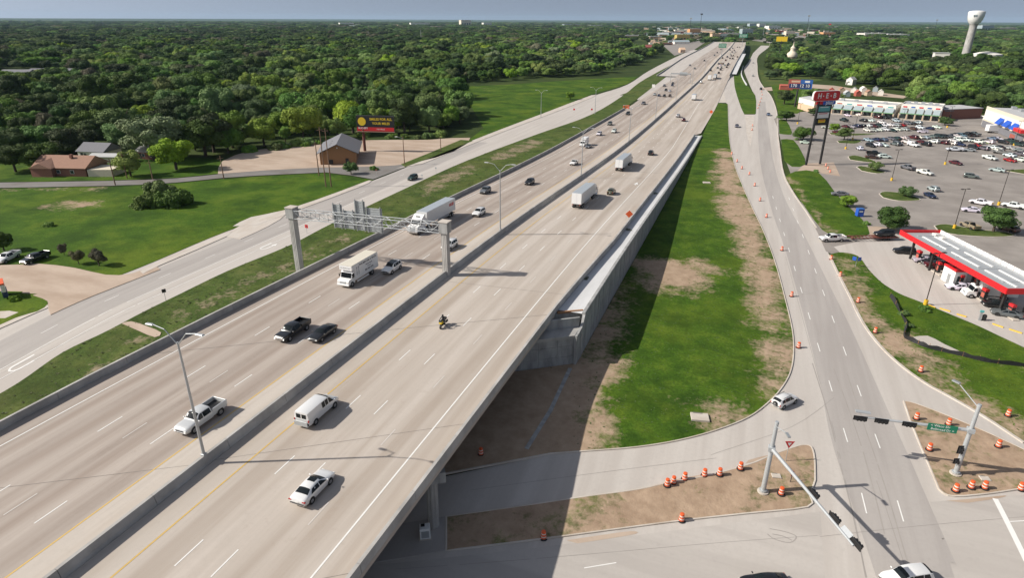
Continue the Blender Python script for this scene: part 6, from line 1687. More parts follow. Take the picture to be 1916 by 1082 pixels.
# ---- price billboard and other roadside things on the right
bp_ = G(1487, 200); t = empty("billboard", (*bp_.xy, 0), R(4), label="red and blue billboard with white glowing numerals near the oaks", cat="billboard")
zb0, zb1 = Zat(1490, 166, bp_), Zat(1490, 148, bp_)
MB().cyl((0, 0, 0), (0, 0, zb0 + 1), .5, n=10).build("post", "dark_steel", t)
hb = zb1 - zb0; WB = 13.5
MB().box((.8, 0, (zb0 + zb1) / 2), (WB, .8, hb)).build("frame", "dark_steel", t)
pn = MB().box((.8 + WB * .25, -.42, (zb0 + zb1) / 2), (WB * .5, .06, hb * .96)).build("panel", "sign_blue", t)
MB().box((.8 - WB * .25, -.42, (zb0 + zb1) / 2), (WB * .5, .06, hb * .96)).build("panel", "burnt_red", t)
MB().box((.8, -.46, zb0 + hb * .32), (WB * .9, .04, hb * .46)).build("number_panel", "navy_panel", t)
put_text("170  12 10", 2.5, "paint_white", pn, (.8, -.49, zb0 + hb * .33), (R(90), 0, R(0)), bold=.03)
MB().box((.8 - WB * .2, -.46, zb0 + hb * .78), (WB * .36, .04, hb * .18)).build("banner", "peach", t); MB().box((.8 + WB * .28, -.46, zb0 + hb * .78), (WB * .2, .04, hb * .2)).build("banner", "lamp_lens", t)
bp_ = G(1457, 110); t = empty("billboard", (*bp_.xy, 0), 0, label="yellow billboard standing over the far woods", cat="billboard")
zb0, zb1 = Zat(1457, 77, bp_), Zat(1457, 68, bp_)
MB().cyl((0, 0, 0), (0, 0, zb0 + 1), .5, n=8).build("post", "dark_steel", t); MB().box((0, 0, (zb0 + zb1) / 2), (14, .8, zb1 - zb0)).build("panel", "yellow", t)
for k in range(11):
    p = G(1545 + k * 10.2, 182 - (k % 2) * 7 - k * .35)
    an = R(rng.uniform(-15, 15))
    d_ = Vector((math.cos(an), math.sin(an), 0)) * 3.4
    house(p - d_ / 2, p + d_ / 2, 5.0, 2.4, 1.3, ("offwhite", "burnt_red", "offwhite", "tan", "slate_awning")[k % 5], ("offwhite", "burnt_red", "offwhite", "brown_roof", "pale_roof")[k % 5], "%s garden shed on display behind the strip mall" % ("white", "red", "white", "tan", "grey")[k % 5], "shed", .15, "garden_shed", "y", 0)["group" if False else 0] if False else house(p - d_ / 2, p + d_ / 2, 5.0, 2.4, 1.3, ("offwhite", "burnt_red", "offwhite", "tan", "slate_awning")[k % 5], ("offwhite", "burnt_red", "offwhite", "brown_roof", "pale_roof")[k % 5], "%s garden shed on display behind the strip mall" % ("white", "red", "white", "tan", "grey")[k % 5], "shed", .15, "garden_shed", "y", 0)[0].__setitem__("group", "garden sheds on display")
t = house(G(1582, 158), G(1594, 159), 6, 4, 2, "offwhite", "pale_roof", "small white hut standing alone before the woods", "hut", .2, "hut", "y", 1)
p = G(1459, 168); house(p, p + Vector((9, 1, 0)), 5, 3, .8, "burnt_red", "burnt_red", "low dark red shed beside the frontage road", "shed", .2, "shed", "x", 0)
# cupola tower
p = G(1478, 126); t = empty("domed_tower", (*p.xy, 0), label="brick tower with a cream tiered dome among the trees", cat="tower")
k_ = (Zat(1478, 98, p) - 0) / 16.0
MB().lathe((0, 0, 0), [(5.0, 0), (5.0, Zat(1478, 106, p))], 10).build("base", "tan", t)
z0 = Zat(1478, 106, p)
MB().lathe((0, 0, z0), [(5.8, 0), (6.0, 1.0), (5.2, 3.5), (3.4, 5.4), (2.6, 6), (2.4, 8.5), (2.9, 9), (1.8, 10.5), (.5, 12.5), (.2, 16)], 16).build("dome", "cream", t, 40)
# water tower
wd = 1000.0
r_ = ray(1811, 86); tt = wd / math.hypot(r_[0], r_[1]); wx, wy = r_[0] * tt, r_[1] * tt
t = empty("water_tower", (wx, wy, 0), label="tall white water tower on a flared concrete stem above the woods", cat="water tower")
ztop, zbowl = Zat(1832, 19, (wx, wy)), Zat(1832, 44, (wx, wy))
MB().lathe((0, 0, 0), [(5.0, 0), (4.6, 6), (4.3, 18), (4.0, zbowl - 5), (4.4, zbowl - 1), (5.2, zbowl)], 24).build("stem", "barrier_concrete", t, 40)
hb = ztop - zbowl
MB().lathe((0, 0, zbowl), [(5.2, 0), (6.6, hb * .12), (7.8, hb * .30), (8.6, hb * .55), (8.9, hb * .86), (8.3, hb * .93), (5, hb * .98), (1, hb)], 28).build("tank", "white_metal", t, 40)
m = MB()
for dx in (-3.2, -1.0, 1.0): m.box((dx * .7 - 2, -8.5 + abs(dx) * .1, zbowl + hb * .62), (.9, .8, 1.8))
m.build("emblem", "slate_awning", t)
MB().box((-26, 10, 5), (18, 12, 10)).build("pump_house", "white_metal", t) if False else None
t2_ = empty("pump_house", (wx - 26, wy, 0), label="white pump house at the foot of the water tower", cat="building"); MB().box((0, 0, 6), (16, 12, 12)).build("wall", "offwhite", t2_); MB().box((0, 0, 12.2), (17, 13, .5)).build("roof", "pale_roof", t2_)
t2_ = empty("storage_tank", (wx + 28, wy + 20, 0), label="low white storage tank beside the water tower", cat="tank"); MB().lathe((0, 0, 0), [(16, 0), (16, 11), (9, 13), (1, 14)], 20).build("shell", "offwhite", t2_)
# ---- distant buildings: (x0, x1, y_top, y_base, wall, roof, words)
FARB = [(0, 55, 131, 141, "cream", "grey_roof", "long motel wing with a grey roof at the edge of the woods"), (52, 140, 129, 138, "brick_wall", "grey_roof", "second motel wing with blue grey roof beyond the woods"),
 (355, 372, 117, 123, "tan", "orange_roof", "house with a salmon tiled roof in the woods"), (556, 570, 96, 101, "tan", "red_roof", "small red roofed house far in the woods"), (612, 624, 92, 97, "offwhite", "offwhite", "white gabled house far in the woods"), (628, 636, 83, 87, "offwhite", "offwhite", "tiny white house above the woods"),
 (636, 662, 42, 47, "offwhite", "pale_roof", "low white warehouse on the left horizon"), (769, 805, 42, 48, "offwhite", "pale_roof", "wide white warehouse group on the horizon"), (863, 882, 37, 46, "cream", "offwhite", "round cream arena on the horizon"), (905, 920, 42, 46, "offwhite", "pale_roof", "small white hall right of the arena"), (812, 828, 74, 79, "tan", "slate_awning", "pale roofed school in the woods"), (648, 655, 79, 84, "offwhite", "offwhite", "white gable end showing through the trees"),
 (1056, 1086, 45, 49, "slate_awning", "pale_roof", "grey warehouse far along the horizon"), (1104, 1126, 47, 51, "offwhite", "pale_roof", "white shed roof along the far woods"), (1170, 1205, 66, 71, "tan", "pale_roof", "long pale roofed hall before the shops"), (1216, 1240, 68, 72, "tan", "pale_roof", "short pale roofed hall before the shops"),
 (1207, 1240, 84, 94, "burnt_red", "dull_red", "red roofed restaurant by the far frontage road"), (1266, 1290, 65, 76, "mustard", "mustard", "yellow fronted shop left of the freeway"), (1262, 1290, 75, 82, "offwhite", "slate_awning", "white shop with a grey blue roof left of the freeway"), (1290, 1310, 54, 66, "orange_roof", "orange_roof", "orange pitched roof restaurant left of the freeway"), (1273, 1282, 89, 98, "peach", "peach", "small tan building at the far driveway"),
 (1332, 1350, 63, 71, "peach", "orange_roof", "peach shop where the freeway crests"), (1347, 1362, 62, 71, "white_metal", "sign_red", "white shop with a red roof edge at the crest"), (1354, 1372, 55, 61, "slate_awning", "lightblue", "pale blue roofed hall behind the crest"), (1362, 1384, 62, 68, "cream", "pale_roof", "cream strip mall behind the crest"), (1381, 1386, 50, 57, "offwhite", "offwhite", "white sign tower behind the crest"), (1388, 1408, 54, 66, "slate_awning", "pale_roof", "grey office block behind the crest"), (1402, 1414, 44, 52, "slate_awning", "offwhite", "tall pale hotel on the horizon"), (1420, 1432, 44, 52, "offwhite", "pale_roof", "white hotel on the horizon"), (1438, 1460, 48, 55, "offwhite", "pale_roof", "low white plant on the horizon"), (1470, 1486, 58, 68, "cream", "cream", "cream fronted shop right of the crest"), (1452, 1470, 57, 63, "burnt_red", "red_roof", "red fronted shop right of the crest"),
 (1540, 1562, 60, 67, "orange_roof", "tan", "orange walled store above the right woods"), (1617, 1660, 62, 71, "offwhite", "offwhite", "long white roofed store behind the right woods"), (1660, 1700, 64, 72, "offwhite", "offwhite", "second long white roofed store behind the right woods"), (1598, 1614, 70, 74, "slate_awning", "slate_awning", "grey roof among the right woods"), (1836, 1858, 47, 58, "slate_awning", "pale_roof", "grey hospital block beside the water tower"), (1857, 1900, 52, 58, "tan", "pale_roof", "long tan block beside the water tower"), (1680, 1690, 110, 117, "offwhite", "offwhite", "white house glimpsed in the right woods"), (1884, 1916, 163, 172, "grey_roof", "grey_roof", "grey roofed house at the edge of the right woods")]
FARP = []
plain("mustard", (.42, .32, .10), .8); plain("dull_red", (.26, .07, .06), .8)
plain("lightblue", (.25, .45, .55), .7)
for x0, x1, yt, yb, wm, rm, lab in FARB:
    a, b = G0(x0, yb), G0(x1, yb)
    D0 = math.hypot(*((a + b) / 2).xy)
    if D0 > 5200:
        f = 5200 / D0; a, b = a * f, b * f
    hgt = max(3.0, Zat((x0 + x1) / 2, yt, (a + b) / 2))
    L, an = footprint(a, b, 10)
    dp = min(40, max(10, L * .5))
    if yb > 80: house(a, b, min(dp, 14), hgt * .6, hgt * .4, wm, rm, lab, "building", .4, "far_building", "x", 3)
    else:
        t = empty("far_building", (a.x, a.y, 0), an, label=lab, cat="building")
        MB().box((L / 2, dp / 2, hgt / 2), (L, dp, hgt)).build("wall", wm, t)
        rf_ = MB().box((L / 2, dp / 2, hgt + .3), (L * 1.02, dp * 1.02, .6)).build("roof", rm, t)
        for k in range(3): MB().box((L * (.2 + .3 * k), dp * .5, hgt + 1.2), (L * .08, dp * .15, 1.6)).build("roof_unit", "galv", rf_)
        for k in range(4): MB().box((L * (.15 + .23 * k), -.1, hgt * .35), (L * .14, .2, hgt * .3)).build("window", "glass_far", t)
    FARP.append((a.x, a.y, b.x, b.y, dp))
# scatter of low commercial blocks near the horizon
for k in range(330):
    px = rng.choice([rng.uniform(1150, 1330), rng.uniform(1240, 1400), rng.uniform(1240, 1450), rng.uniform(1390, 1620), rng.uniform(1390, 1560), rng.uniform(1600, 1916), rng.uniform(600, 1200)])
    pyy = rng.uniform(46, 68) if 1200 < px < 1560 else rng.uniform(43.5, 53)
    a = G0(px, pyy); w = rng.uniform(16, 60)
    if math.hypot(a.x, a.y) > 5200: a = a * (5200 / math.hypot(a.x, a.y))
    if -130 < a.x < 10: continue
    an = rng.uniform(-.5, .5)
    hgt = rng.uniform(5, 11)
    mt = rng.choice(["offwhite", "cream", "tan", "slate_awning", "brick_wall", "peach", "slate_awning", "tan"])
    t = empty("far_building", (a.x, a.y, 0), an, label="low %s commercial block far off near the horizon" % {"offwhite": "white", "cream": "cream", "tan": "tan", "slate_awning": "grey", "brick_wall": "brick", "peach": "peach"}[mt], cat="building", group="far commercial blocks")
    MB().box((0, 0, hgt / 2), (w, w * .5, hgt)).build("wall", mt, t); MB().box((0, 0, hgt + .25), (w + 1, w * .5 + 1, .5)).build("roof", rng.choice(["pale_roof", "offwhite", "grey_roof"]), t)
    FARP.append((a.x - w / 2, a.y, a.x + w / 2, a.y, w * .5))
for k in range(24):
    px, pyy = rng.uniform(1205, 1325), rng.uniform(64, 84)
    if px > 1262 + (84 - pyy) * 2.6: continue
    a = G0(px, pyy); w = rng.uniform(10, 26); hgt = rng.uniform(3.5, 6.5)
    mt = rng.choice(["cream", "tan", "slate_awning", "offwhite", "peach", "brick_wall"])
    t = empty("roadside_shop", (a.x, a.y, 0), rng.uniform(-.3, .3), label="small %s roadside shop beside the far frontage road" % {"offwhite": "white", "cream": "cream", "tan": "tan", "slate_awning": "grey", "brick_wall": "brick", "peach": "peach"}[mt], cat="shop", group="small roadside shops in the far town")
    MB().box((0, 0, hgt / 2), (w, w * .6, hgt)).build("wall", mt, t); MB().box((0, 0, hgt + .2), (w + 1, w * .6 + 1, .4)).build("roof", rng.choice(["pale_roof", "brown_roof", "grey_roof"]), t)
    MB().box((0, -w * .3 - .1, hgt * .4), (w * .7, .2, hgt * .4)).build("shopfront", "glass_far", t)
    FARP.append((a.x - w / 2, a.y, a.x + w / 2, a.y, w * .6))
# far roadside pole signs
for x, yb, yt, mt, lab in [(1309, 62, 25, "dark_steel", "tall thin pole sign on the left of the crest"), (1290, 62, 33, "galv", "short pole sign left of the crest"), (1508, 64, 28, "galv", "tall floodlight mast on the right horizon"), (1550, 62, 44, "sign_red", "red topped pole sign on the right horizon"), (1748, 60, 36, "galv", "thin mast near the water tower"), (1627, 58, 42, "galv", "thin floodlight mast over the right stores")]:
    a = G0(x, yb); h = Zat(x, yt, a)
    t = empty("pole_sign", (*a.xy, 0), label=lab, cat="sign")
    MB().cyl((0, 0, 0), (0, 0, h), .9, .6, 6).build("pole", "dark_steel", t); MB().box((0, 0, h - 2), (9, 1, 5)).build("sign_box", mt, t)
# ------------------------------------------------------------------ trees
npr = np.random.RandomState(11)
def crown_mesh(name, mat, seed, R0=4.2, H=6.5, z0=1.8, lobes=14, leaves=1500, leaf=.62, flat=1.0, core=.80):
    """lumpy crown: many leaf clumps spread over overlapping lobes, with a darker broken core inside"""
    r = np.random.RandomState(seed)
    L = []
    for i in range(lobes):
        a = r.uniform(0, 2 * math.pi); rad = R0 * math.sqrt(r.uniform(0, 1)) * .68
        t = r.uniform(0, 1)
        z = z0 + H * (.22 + .62 * t) * (1 - .28 * (rad / R0) ** 2)
        s = R0 * r.uniform(.24, .46) * (1.05 - .25 * t)
        L.append((rad * math.cos(a), rad * math.sin(a), z, s))
    L.append((0, 0, z0 + H * .5, R0 * .55))
    C = np.array([l[:3] for l in L]); S = np.array([l[3] for l in L])
    mb_v, mb_f = [], []
    cnt = 0
    while cnt < leaves:
        i = r.randint(len(L))
        d = r.normal(size=3); d /= np.linalg.norm(d)
        if d[2] < -.55: continue
        p = C[i] + d * S[i] * r.uniform(.86, 1.10) * np.array([1, 1, .82 * flat])
        q = (p - C) / (S[:, None] * np.array([1, 1, .82 * flat]))
        if (np.delete((q ** 2).sum(1), i) < .62).any(): continue
        nrm = d + r.normal(size=3) * .36; nrm /= np.linalg.norm(nrm)
        u_ = np.cross(nrm, [0, 0, 1.0]) + 1e-4; u_ /= np.linalg.norm(u_); w_ = np.cross(nrm, u_)
        a = r.uniform(0, math.pi); ca_, sa_ = math.cos(a), math.sin(a)
        u2, w2 = u_ * ca_ + w_ * sa_, w_ * ca_ - u_ * sa_
        s = leaf * r.uniform(.55, 1.15)
        n = len(mb_v)
        mb_v += [tuple(p - u2 * s * .5), tuple(p + w2 * s * .38 + nrm * .05), tuple(p + u2 * s * .6), tuple(p - w2 * s * .42 + nrm * .04)]
        mb_f.append((n, n + 1, n + 2, n + 3))
        cnt += 1
    for (x, y, z, s) in L:                       # core lumps
        bm = bmesh.new(); bmesh.ops.create_icosphere(bm, subdivisions=1, radius=s * core)
        n = len(mb_v)
        for v in bm.verts: mb_v.append((x + v.co.x * r.uniform(.85, 1.1), y + v.co.y * r.uniform(.85, 1.1), z + v.co.z * .8 * flat))
        for f in bm.faces: mb_f.append(tuple(n + v.index for v in f.verts))
        bm.free()
    me = bpy.data.meshes.new(name); me.from_pydata(mb_v, [], mb_f); me.materials.append(M(mat)); me.update()
    return me
def trunk_mesh(seed, h=4.5, r0=.28, limbs=5, spread=2.6, top=6.0):
    r = random.Random(seed); m = MB()
    m.cyl((0, 0, -.3), (r.uniform(-.2, .2), r.uniform(-.2, .2), h * .6), r0, r0 * .75, 8)
    for k in range(limbs):
        a = 2 * math.pi * k / limbs + r.uniform(-.4, .4)
        q = (spread * .45 * math.cos(a), spread * .45 * math.sin(a), h * .9)
        m.cyl((0, 0, h * .5), q, r0 * .55, r0 * .36, 6)
        m.cyl(q, (spread * math.cos(a), spread * math.sin(a), top * r.uniform(.85, 1.1)), r0 * .36, r0 * .12, 5)
    return m.mesh("trunk", "bark", 60)
TREES = []
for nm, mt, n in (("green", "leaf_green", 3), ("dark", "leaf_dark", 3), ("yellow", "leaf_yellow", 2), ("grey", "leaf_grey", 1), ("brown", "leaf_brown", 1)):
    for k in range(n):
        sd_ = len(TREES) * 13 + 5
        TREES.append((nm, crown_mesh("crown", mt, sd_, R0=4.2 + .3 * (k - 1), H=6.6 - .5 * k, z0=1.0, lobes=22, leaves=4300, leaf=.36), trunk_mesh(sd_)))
WORDS = dict(green="mid green broadleaf tree", dark="dark green dense tree", yellow="yellow green sunlit tree", grey="grey green feathery tree", brown="brownish thinly leaved tree")
def tree(p, kind_i, sc, sz=None, label=None, group=None, name="tree", rz=None):
    nm, cm, tm = TREES[kind_i]
    t = empty(name, (p[0], p[1], 0), rng.uniform(0, 6.28) if rz is None else rz, label=label or (WORDS[nm] + " in the woods"), cat="tree", group=group)
    t.scale = (sc, sc, sz or sc)
    a = link("trunk", tm, t); b = link("crown", cm, t)
    return t
# woodland areas on the ground (world polygons), with clear ground inside them
wl = pix((-700, 320), (-100, 300), (0, 296), (120, 290), (300, 285), (415, 290), (470, 276), (590, 266), (660, 258), (760, 256), (840, 252), (880, 230), (858, 196), (832, 160), (950, 150), (1100, 140), (1195, 134), (1235, 112), (1262, 100), (1225, 97), (1180, 90), (1200, 66), (1290, 58)) + [Vector((-600, 9000, 0)), Vector((-9000, 9000, 0)), Vector((-9000, 200, 0))]
wr_ = pix((1425, 135), (1450, 160), (1530, 138), (1560, 152), (1640, 165), (1720, 178), (1700, 200), (1760, 208), (1840, 212), (2100, 225), (2600, 330)) + [Vector((4000, 1500, 0)), Vector((7000, 9000, 0)), Vector((900, 9000, 0))] + pix((1520, 62), (1560, 74), (1460, 76), (1440, 88), (1422, 110))
# clearings
clear = [pix((1420, 150), (1500, 140), (1530, 146), (1540, 158), (1640, 166), (1700, 176), (1690, 190), (1540, 190), (1440, 180)), pix((1590, 72), (1700, 74), (1700, 62), (1590, 62)), pix((0, 142), (140, 140), (140, 128), (0, 128))]
yard = pix((-100, 342), (410, 326), (420, 300), (330, 290), (-100, 292))
def inside(p, poly):
    x, y = p[0], p[1]; c = False
    for i in range(len(poly)):
        ax, ay, bx, by = poly[i][0], poly[i][1], poly[i - 1][0], poly[i - 1][1]
        if (ay > y) != (by > y) and x < (bx - ax) * (y - ay) / (by - ay) + ax: c = not c
    return c
def inside_np(X, Y, poly):
    c = np.zeros(X.shape, bool)
    for i in range(len(poly)):
        ax, ay, bx, by = poly[i][0], poly[i][1], poly[i - 1][0], poly[i - 1][1]
        if ay == by: continue
        c ^= ((ay > Y) != (by > Y)) & (X < (bx - ax) * (Y - ay) / (by - ay) + ax)
    return c
pts = []
def scatter(d0, d1, sp, smul):
    # jittered grid in the sector the drone looks into (a margin wider than the frame)
    n = int(d1 * 2 / sp)
    gx, gy = np.meshgrid(np.arange(-d1, d1, sp), np.arange(0, d1, sp))
    X = (gx + npr.uniform(-.42, .42, gx.shape) * sp).ravel(); Y = (gy + npr.uniform(-.42, .42, gy.shape) * sp).ravel()
    d = np.hypot(X, Y)
    an = np.degrees(np.arctan2(X, Y)) + 20.39
    k = (d > d0) & (d <= d1) & (np.abs(an) < 47)
    X, Y, d = X[k], Y[k], d[k]
    ok = inside_np(X, Y, wl) | inside_np(X, Y, wr_) | (Y > 1560)
    an_ = np.degrees(np.arctan2(X, Y)) + 20.39
    town = (d > 1150) & (d < 4200) & (an_ > 9.5) & (an_ < 26)
    ok &= ~(town & (npr.uniform(0, 1, X.shape) > .16))
    ok &= ~((d > 330) & (np.sin(X * .0131 + 2.0) * np.sin(Y * .0113 + .5) > .9))
    for c in clear: ok &= ~inside_np(X, Y, c)
    for (ax, ay, bx, by, dp) in FARP:
        if d0 > 900 or math.hypot(ax, ay) < d1 * 1.2:
            cx, cy = (ax + bx) / 2, (ay + by) / 2
            w = abs(bx - ax) / 2 + 6
            ok &= ~((np.abs(X - cx) < w) & (Y > cy - 115 * (1 if math.hypot(cx, cy) > 600 else .2)) & (Y < cy + dp + 8))
    # the water tower and the freeway corridor stay clear
    ok &= ~((np.abs(X - wx) < 18) & (Y > wy - 40) & (Y < wy + 30))
    ok &= ~((X > -125 - .02 * Y) & (X < (12 - .0 * Y)) & (Y > 300) & (Y < 1560))
    mo_ = G0(70, 141); ok &= ~((np.abs(X - mo_.x) < 75) & (Y > mo_.y - 150) & (Y < mo_.y + 30) & (d > 420))
    X, Y, d = X[ok], Y[ok], d[ok]
    for x, y, dd in zip(X, Y, d): pts.append((dd, x, y, smul))
scatter(200, 560, 10.6, 1.5)
scatter(560, 1300, 12.2, 1.65)
scatter(1300, 3200, 17, 2.2)
scatter(3200, 9000, 42, 4.6)
pts.sort()
def kind_at(x, y):
    v = math.sin(x * .021 + 1.3) * math.cos(y * .017 - .4) + .6 * math.sin(x * .05 + y * .043)
    r = rng.random()
    if math.hypot(x, y) > rng.uniform(650, 1500): return rng.choice([3, 4, 5, 3, 4, 5, 3, 4, 5, 0, 1, 2, 9])  # far woods lean to dark leaf kinds, colour standing in for cloud shade
    if x > 0: return rng.choice([0, 1, 2, 3, 4, 5, 3, 4, 5, 6, 9 if r < .2 else 4])
    if v > .45: return rng.choice([6, 7, 6, 7, 0, 1])
    if v < -.5: return rng.choice([3, 4, 5, 0, 9 if r < .4 else 1, 8 if r < .25 else 2])
    return rng.choice([0, 1, 2, 0, 1, 3, 6, 4, 8 if r < .25 else 2])
GRP = "trees at the front of the woods"
far = []
nind = 0
for dd, x, y, sm in pts:
    if dd < 520 and inside((x, y), yard): continue
    # keep trees off the houses
    if -262 < x < -180 and 125 < y < 190: continue
    if nind < 262:
        side = "right woods behind the shops" if x > 0 else "left woods"
        ki = kind_at(x, y)
        f_ = max(.55, min(2.3, 1.32 * math.exp(rng.gauss(-.04, .34))))
        size_ = "tall " if f_ > 1.6 else "low " if f_ < 1.0 else ""
        zone = "in the right woods behind the shops" if x > 0 else "in the woods behind the houses" if x < -195 and y < 330 else "in the woods behind the billboard" if y < 330 else "in the woods along the far meadow" if x > -260 else "deeper in the left woods"
        o = tree((x, y), ki, f_, f_ ** .8 * rng.uniform(.9, 1.3), size_ + WORDS[TREES[ki][0]] + " " + zone, GRP)
        nind += 1
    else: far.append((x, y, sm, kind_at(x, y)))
# single trees the photograph tells apart
SING = [((330, 318), 6, 1.90, 1.60, "tall yellow green tree shading the white roofed house", "tree"), ((245, 330), 6, 1.28, 1.25, "yellow green tree beside the carport", "tree"), ((290, 300), 8, 3.00, 2.25, "huge grey green tree rising behind the houses", "tree"), ((385, 292), 3, 2.50, 1.90, "dark broad tree at the corner of the dirt lot", "tree"),
 ((75, 318), 4, 1.82, 1.31, "dark oak in front of the brick house", "tree"), ((30, 322), 3, 1.62, 1.25, "dark oak left of the brick house", "tree"), ((140, 286), 5, 2.03, 1.50, "dark oak behind the brick house", "tree"), ((175, 270), 3, 2.03, 1.38, "dark tree behind the clapboard house", "tree"), ((90, 285), 0, 2.03, 1.50, "broad green tree behind the brick house", "tree"), ((20, 290), 1, 2.03, 1.50, "broad green tree at the yard's left edge", "tree"), ((225, 275), 0, 1.62, 1.38, "green tree between the two white houses", "tree"),
 ((657, 326), 1, 0.62, 0.62, "small round green tree beside the tan brown building", "tree"), ((1067, 186), 0, 0.85, 0.72, "lone round tree in the bright meadow", "tree"),
 ((148, 495), 9, 0.36, 0.48, "smaller plum leaved young tree by the driveway", "tree"), ((186, 498), 9, 0.48, 0.56, "larger plum leaved young tree by the driveway", "tree"), ((121, 478), 9, 0.24, 0.42, "thin sapling at the meadow edge", "tree"), ((8, 470), 3, 0.70, 0.60, "dark shrubby tree behind the white pickup", "tree"),
 ((1660, 431), 4, 1.15, 0.85, "live oak beside the car trailer", "tree"), ((1858, 434), 3, 1.20, 0.88, "live oak on the long parking island", "tree"), ((1502, 262), 5, 1.09, 0.83, "live oak beside the pylon sign's left leg", "tree"), ((1471, 226), 4, 1.19, 0.75, "live oak at the corner of the parking entrance", "tree"), ((1579, 262), 3, 1.01, 0.72, "live oak on the narrow median island", "tree"), ((1561, 246), 0, 0.70, 0.53, "small tree on the narrow median island", "tree"), ((1586, 387), 0, 0.67, 0.45, "small spreading tree by the lot entrance curb", "tree"), ((1695, 368), 1, 0.70, 0.45, "small spreading tree on the oval parking island", "tree"), ((1636, 319), 1, 0.70, 0.45, "low rounded tree on the second oval island", "tree"), ((1767, 235), 4, 0.98, 0.62, "dark tree at the strip mall corner", "tree"), ((1522, 216), 4, 0.84, 0.62, "dark tree against the peach end building", "tree"),
 ((1467, 195), 3, 1.54, 1.19, "dark oak beside the red and blue billboard", "tree"), ((1512, 188), 0, 1.54, 1.12, "green oak right of the billboard post", "tree"), ((1440, 148), 4, 1.54, 1.12, "dark oak in the roadside grass", "tree"), ((1472, 150), 0, 1.54, 1.12, "green oak in the roadside grass", "tree"), ((1516, 146), 4, 1.54, 1.12, "dark oak by the side street bend", "tree"), ((1570, 188), 0, 0.98, 0.62, "green bush beside the garden sheds", "tree")]
for (x, y), ki, sc, sz, lab, nm in SING:
    p = G(x, y); o = tree(p, ki, sc, sz, lab, None, nm); o.location.z = zg(p.y) + .02
plum = bpy.data.meshes
# bushes
bush = crown_mesh("crown", "leaf_green", 301, R0=3.6, H=3.4, z0=-.9, lobes=16, leaves=1500, leaf=.5)
stem = trunk_mesh(99, 1.2, .12, 5, 1.2, 2.0)
def shrub(px, py, sc, lab, sz=None, group=None):
    p = G(px, py); t = empty("shrub", (p.x, p.y, zg(p.y) + .05), rng.uniform(0, 6), label=lab, cat="shrub", group=group); t.scale = (sc, sc, sz or sc)
    link("foliage", bush, t); link("stem", stem, t)
for x, y, sc, lab in [(274, 386, 1.3, "left half of the large bush in the meadow"), (322, 384, 1.6, "right half of the large bush in the meadow"), (92, 424, .4, "small low bush in the meadow"), (300, 362, 1.4, "back of the large bush in the meadow"), (30, 562, .35, "clipped shrub beside the monument sign"), (1527, 322, .3, "small dark shrub at the pylon foot"), (1490, 262, .35, "low hedge by the parking entrance"), (1535, 217, .5, "dark shrub before the strip mall"), (700, 318, .5, "shrub at the mouth of the side street"), (1700, 612, .25, "weed clump by the silt fence"), (1690, 590, .3, "leafy weed clump at the silt fence bend"), (1730, 582, .35, "leafy weed clump beside the yellow lamp base"), (1621, 420, .3, "thin shrub beside the donation bin"), (1850, 268, .4, "low shrub on a parking island")]:
    shrub(x, y, sc, lab)
for k in range(26):                              # scrub along the edge of the woods
    x = rng.uniform(430, 880); y = np.interp(x, [430, 590, 690, 760, 850, 880], [292, 272, 258, 262, 256, 250]) - rng.uniform(0, 6)
    shrub(x, y, rng.uniform(.5, 1.0), "scrubby bush along the edge of the left woods", None, "scrub along the woods")
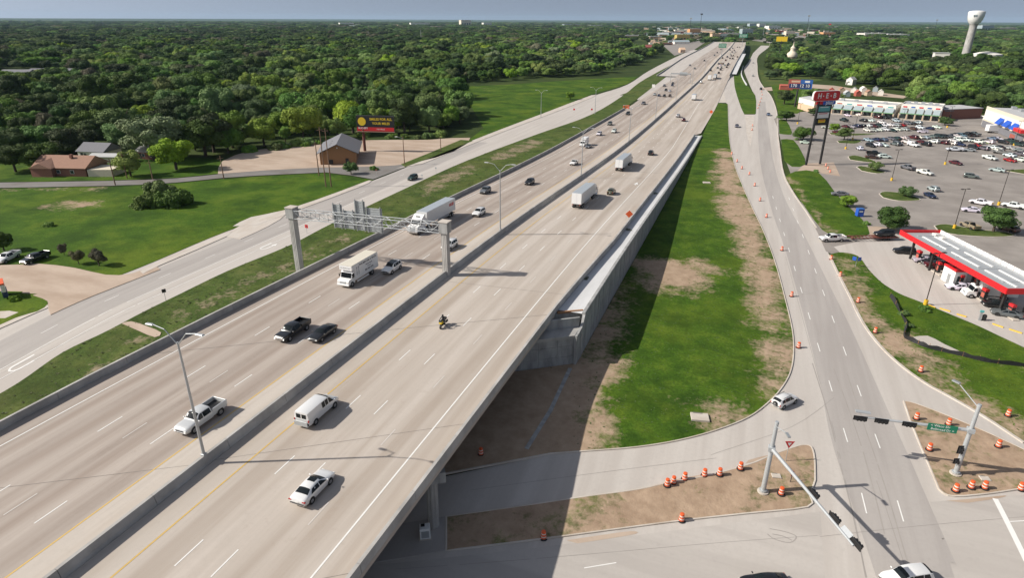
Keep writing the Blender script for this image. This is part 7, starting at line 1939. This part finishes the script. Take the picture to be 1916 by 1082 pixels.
# ---- the rest of the woods as one mass of instances
def forest(name, data):
    me = bpy.data.meshes.new(name)
    me.from_pydata([(x, y, -.3) for x, y, s, k in data], [], [])
    n = len(data)
    sc = np.array([s for x, y, s, k in data])
    f = np.clip(np.exp(npr.normal(-.08, .34, n)), .42, 1.75)
    S3 = np.stack([sc * f, sc * f, np.minimum(sc, 1.35) * f ** .8 * npr.uniform(.8, 1.25, n)], 1).astype(np.float32)
    a = me.attributes.new("scl", 'FLOAT_VECTOR', 'POINT'); a.data.foreach_set("vector", S3.ravel())
    a = me.attributes.new("rotz", 'FLOAT_VECTOR', 'POINT'); a.data.foreach_set("vector", np.stack([np.zeros(n), np.zeros(n), npr.uniform(0, 6.28, n)], 1).astype(np.float32).ravel())
    a = me.attributes.new("idx", 'INT', 'POINT'); a.data.foreach_set("value", np.array([k for x, y, s, k in data], np.int32))
    o = link(name, me, label="dense mass of woodland stretching to the horizon", cat="woodland", kind="stuff")
    ng = bpy.data.node_groups.new("woodland", 'GeometryNodeTree')
    ng.interface.new_socket("Geometry", in_out='INPUT', socket_type='NodeSocketGeometry'); ng.interface.new_socket("Geometry", in_out='OUTPUT', socket_type='NodeSocketGeometry')
    N = ng.nodes.new
    gi, go = N("NodeGroupInput"), N("NodeGroupOutput")
    iop = N("GeometryNodeInstanceOnPoints")
    ng.links.new(gi.outputs[0], iop.inputs["Points"])
    g2i = N("GeometryNodeJoinGeometry")
    src = {}
    for ob in bpy.data.objects:
        if ob.name.startswith("crown") and ob.parent: src.setdefault(ob.data.name, ob)
    for nm, cm, tm in reversed(TREES):
        oi_ = N("GeometryNodeObjectInfo"); oi_.transform_space = 'ORIGINAL'; oi_.inputs["As Instance"].default_value = True
        oi_.inputs["Object"].default_value = src[cm.name]
        ng.links.new(oi_.outputs["Geometry"], g2i.inputs[0])
    def att(nm, ty):
        q = N("GeometryNodeInputNamedAttribute"); q.data_type = ty; q.inputs["Name"].default_value = nm
        return q.outputs["Attribute"]
    ng.links.new(g2i.outputs[0], iop.inputs["Instance"])
    iop.inputs["Pick Instance"].default_value = True
    ng.links.new(att("idx", 'INT'), iop.inputs["Instance Index"]); ng.links.new(att("scl", 'FLOAT_VECTOR'), iop.inputs["Scale"])
    e2r = N("FunctionNodeEulerToRotation"); ng.links.new(att("rotz", 'FLOAT_VECTOR'), e2r.inputs[0]); ng.links.new(e2r.outputs[0], iop.inputs["Rotation"])
    ng.links.new(iop.outputs[0], go.inputs[0])
    o.modifiers.new("woodland", 'NODES').node_group = ng
    return o
print("trees: individual", nind, "far", len(far))
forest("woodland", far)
# ---- weeds and grass tufts that roughen the verges
def tufts(name, poly, n, mat, size=(.25, .6), avoid=None, off=.1, label=""):
    xs_, ys_ = [p[0] for p in poly], [p[1] for p in poly]
    m = MB(); c = 0; it = 0
    while c < n and it < n * 12:
        it += 1
        x, y = rng.uniform(min(xs_), max(xs_)), rng.uniform(min(ys_), max(ys_))
        if math.hypot(x, y) > 260 or not inside((x, y), poly): continue
        if avoid and avoid((x, y)) > rng.uniform(.2, .9): continue
        s = rng.uniform(*size); z = zg(y) + off
        for k in range(4):
            a = rng.uniform(0, 6.28); dx, dy = math.cos(a), math.sin(a)
            m.add([(x - dy * s * .35, y + dx * s * .35, z), (x + dy * s * .35, y - dx * s * .35, z), (x + dx * s * .6, y + dy * s * .6, z + s * rng.uniform(.10, .26))], [(0, 1, 2)])
        c += 1
    m.build(name, mat, label=label, cat="grass", kind="stuff")
foliage("tuft_green", (.035, .075, .010), (.055, .11, .014), (.085, .135, .02), 1.0)
foliage("tuft_weed", (.06, .085, .02), (.09, .115, .03), (.13, .14, .05), 1.0)
tufts("grass_tufts", verge_poly, 2600, "tuft_green", (.12, .34), avoid=sm_, label="uneven grass tufts on the verge beside the retaining wall")
tufts("grass_tufts", vr, 1500, "tuft_green", (.12, .36), avoid=smr, label="uneven grass tufts on the verge below the fuel station")
tufts("weed_tufts", strip, 3000, "tuft_weed", (.2, .6), label="weeds growing on the strip left of the freeway")
# ------------------------------------------------------------------ air
hz = MB().box((0, 8000, 60), (26000, 22000, 130)).build("haze", "black", label="thin blue haze hanging in the distance", cat="haze", kind="stuff")
hm = bpy.data.materials.new("haze_air"); hm.use_nodes = True
hn = hm.node_tree; hn.nodes.clear()
ho, hv = hn.nodes.new("ShaderNodeOutputMaterial"), hn.nodes.new("ShaderNodeVolumePrincipled")
hv.inputs["Color"].default_value = (.52, .74, 1.0, 1)
hv.inputs["Density"].default_value = .000022
hv.inputs["Anisotropy"].default_value = .0
hn.links.new(hv.outputs[0], ho.inputs["Volume"])
hz.data.materials.clear(); hz.data.materials.append(hm)
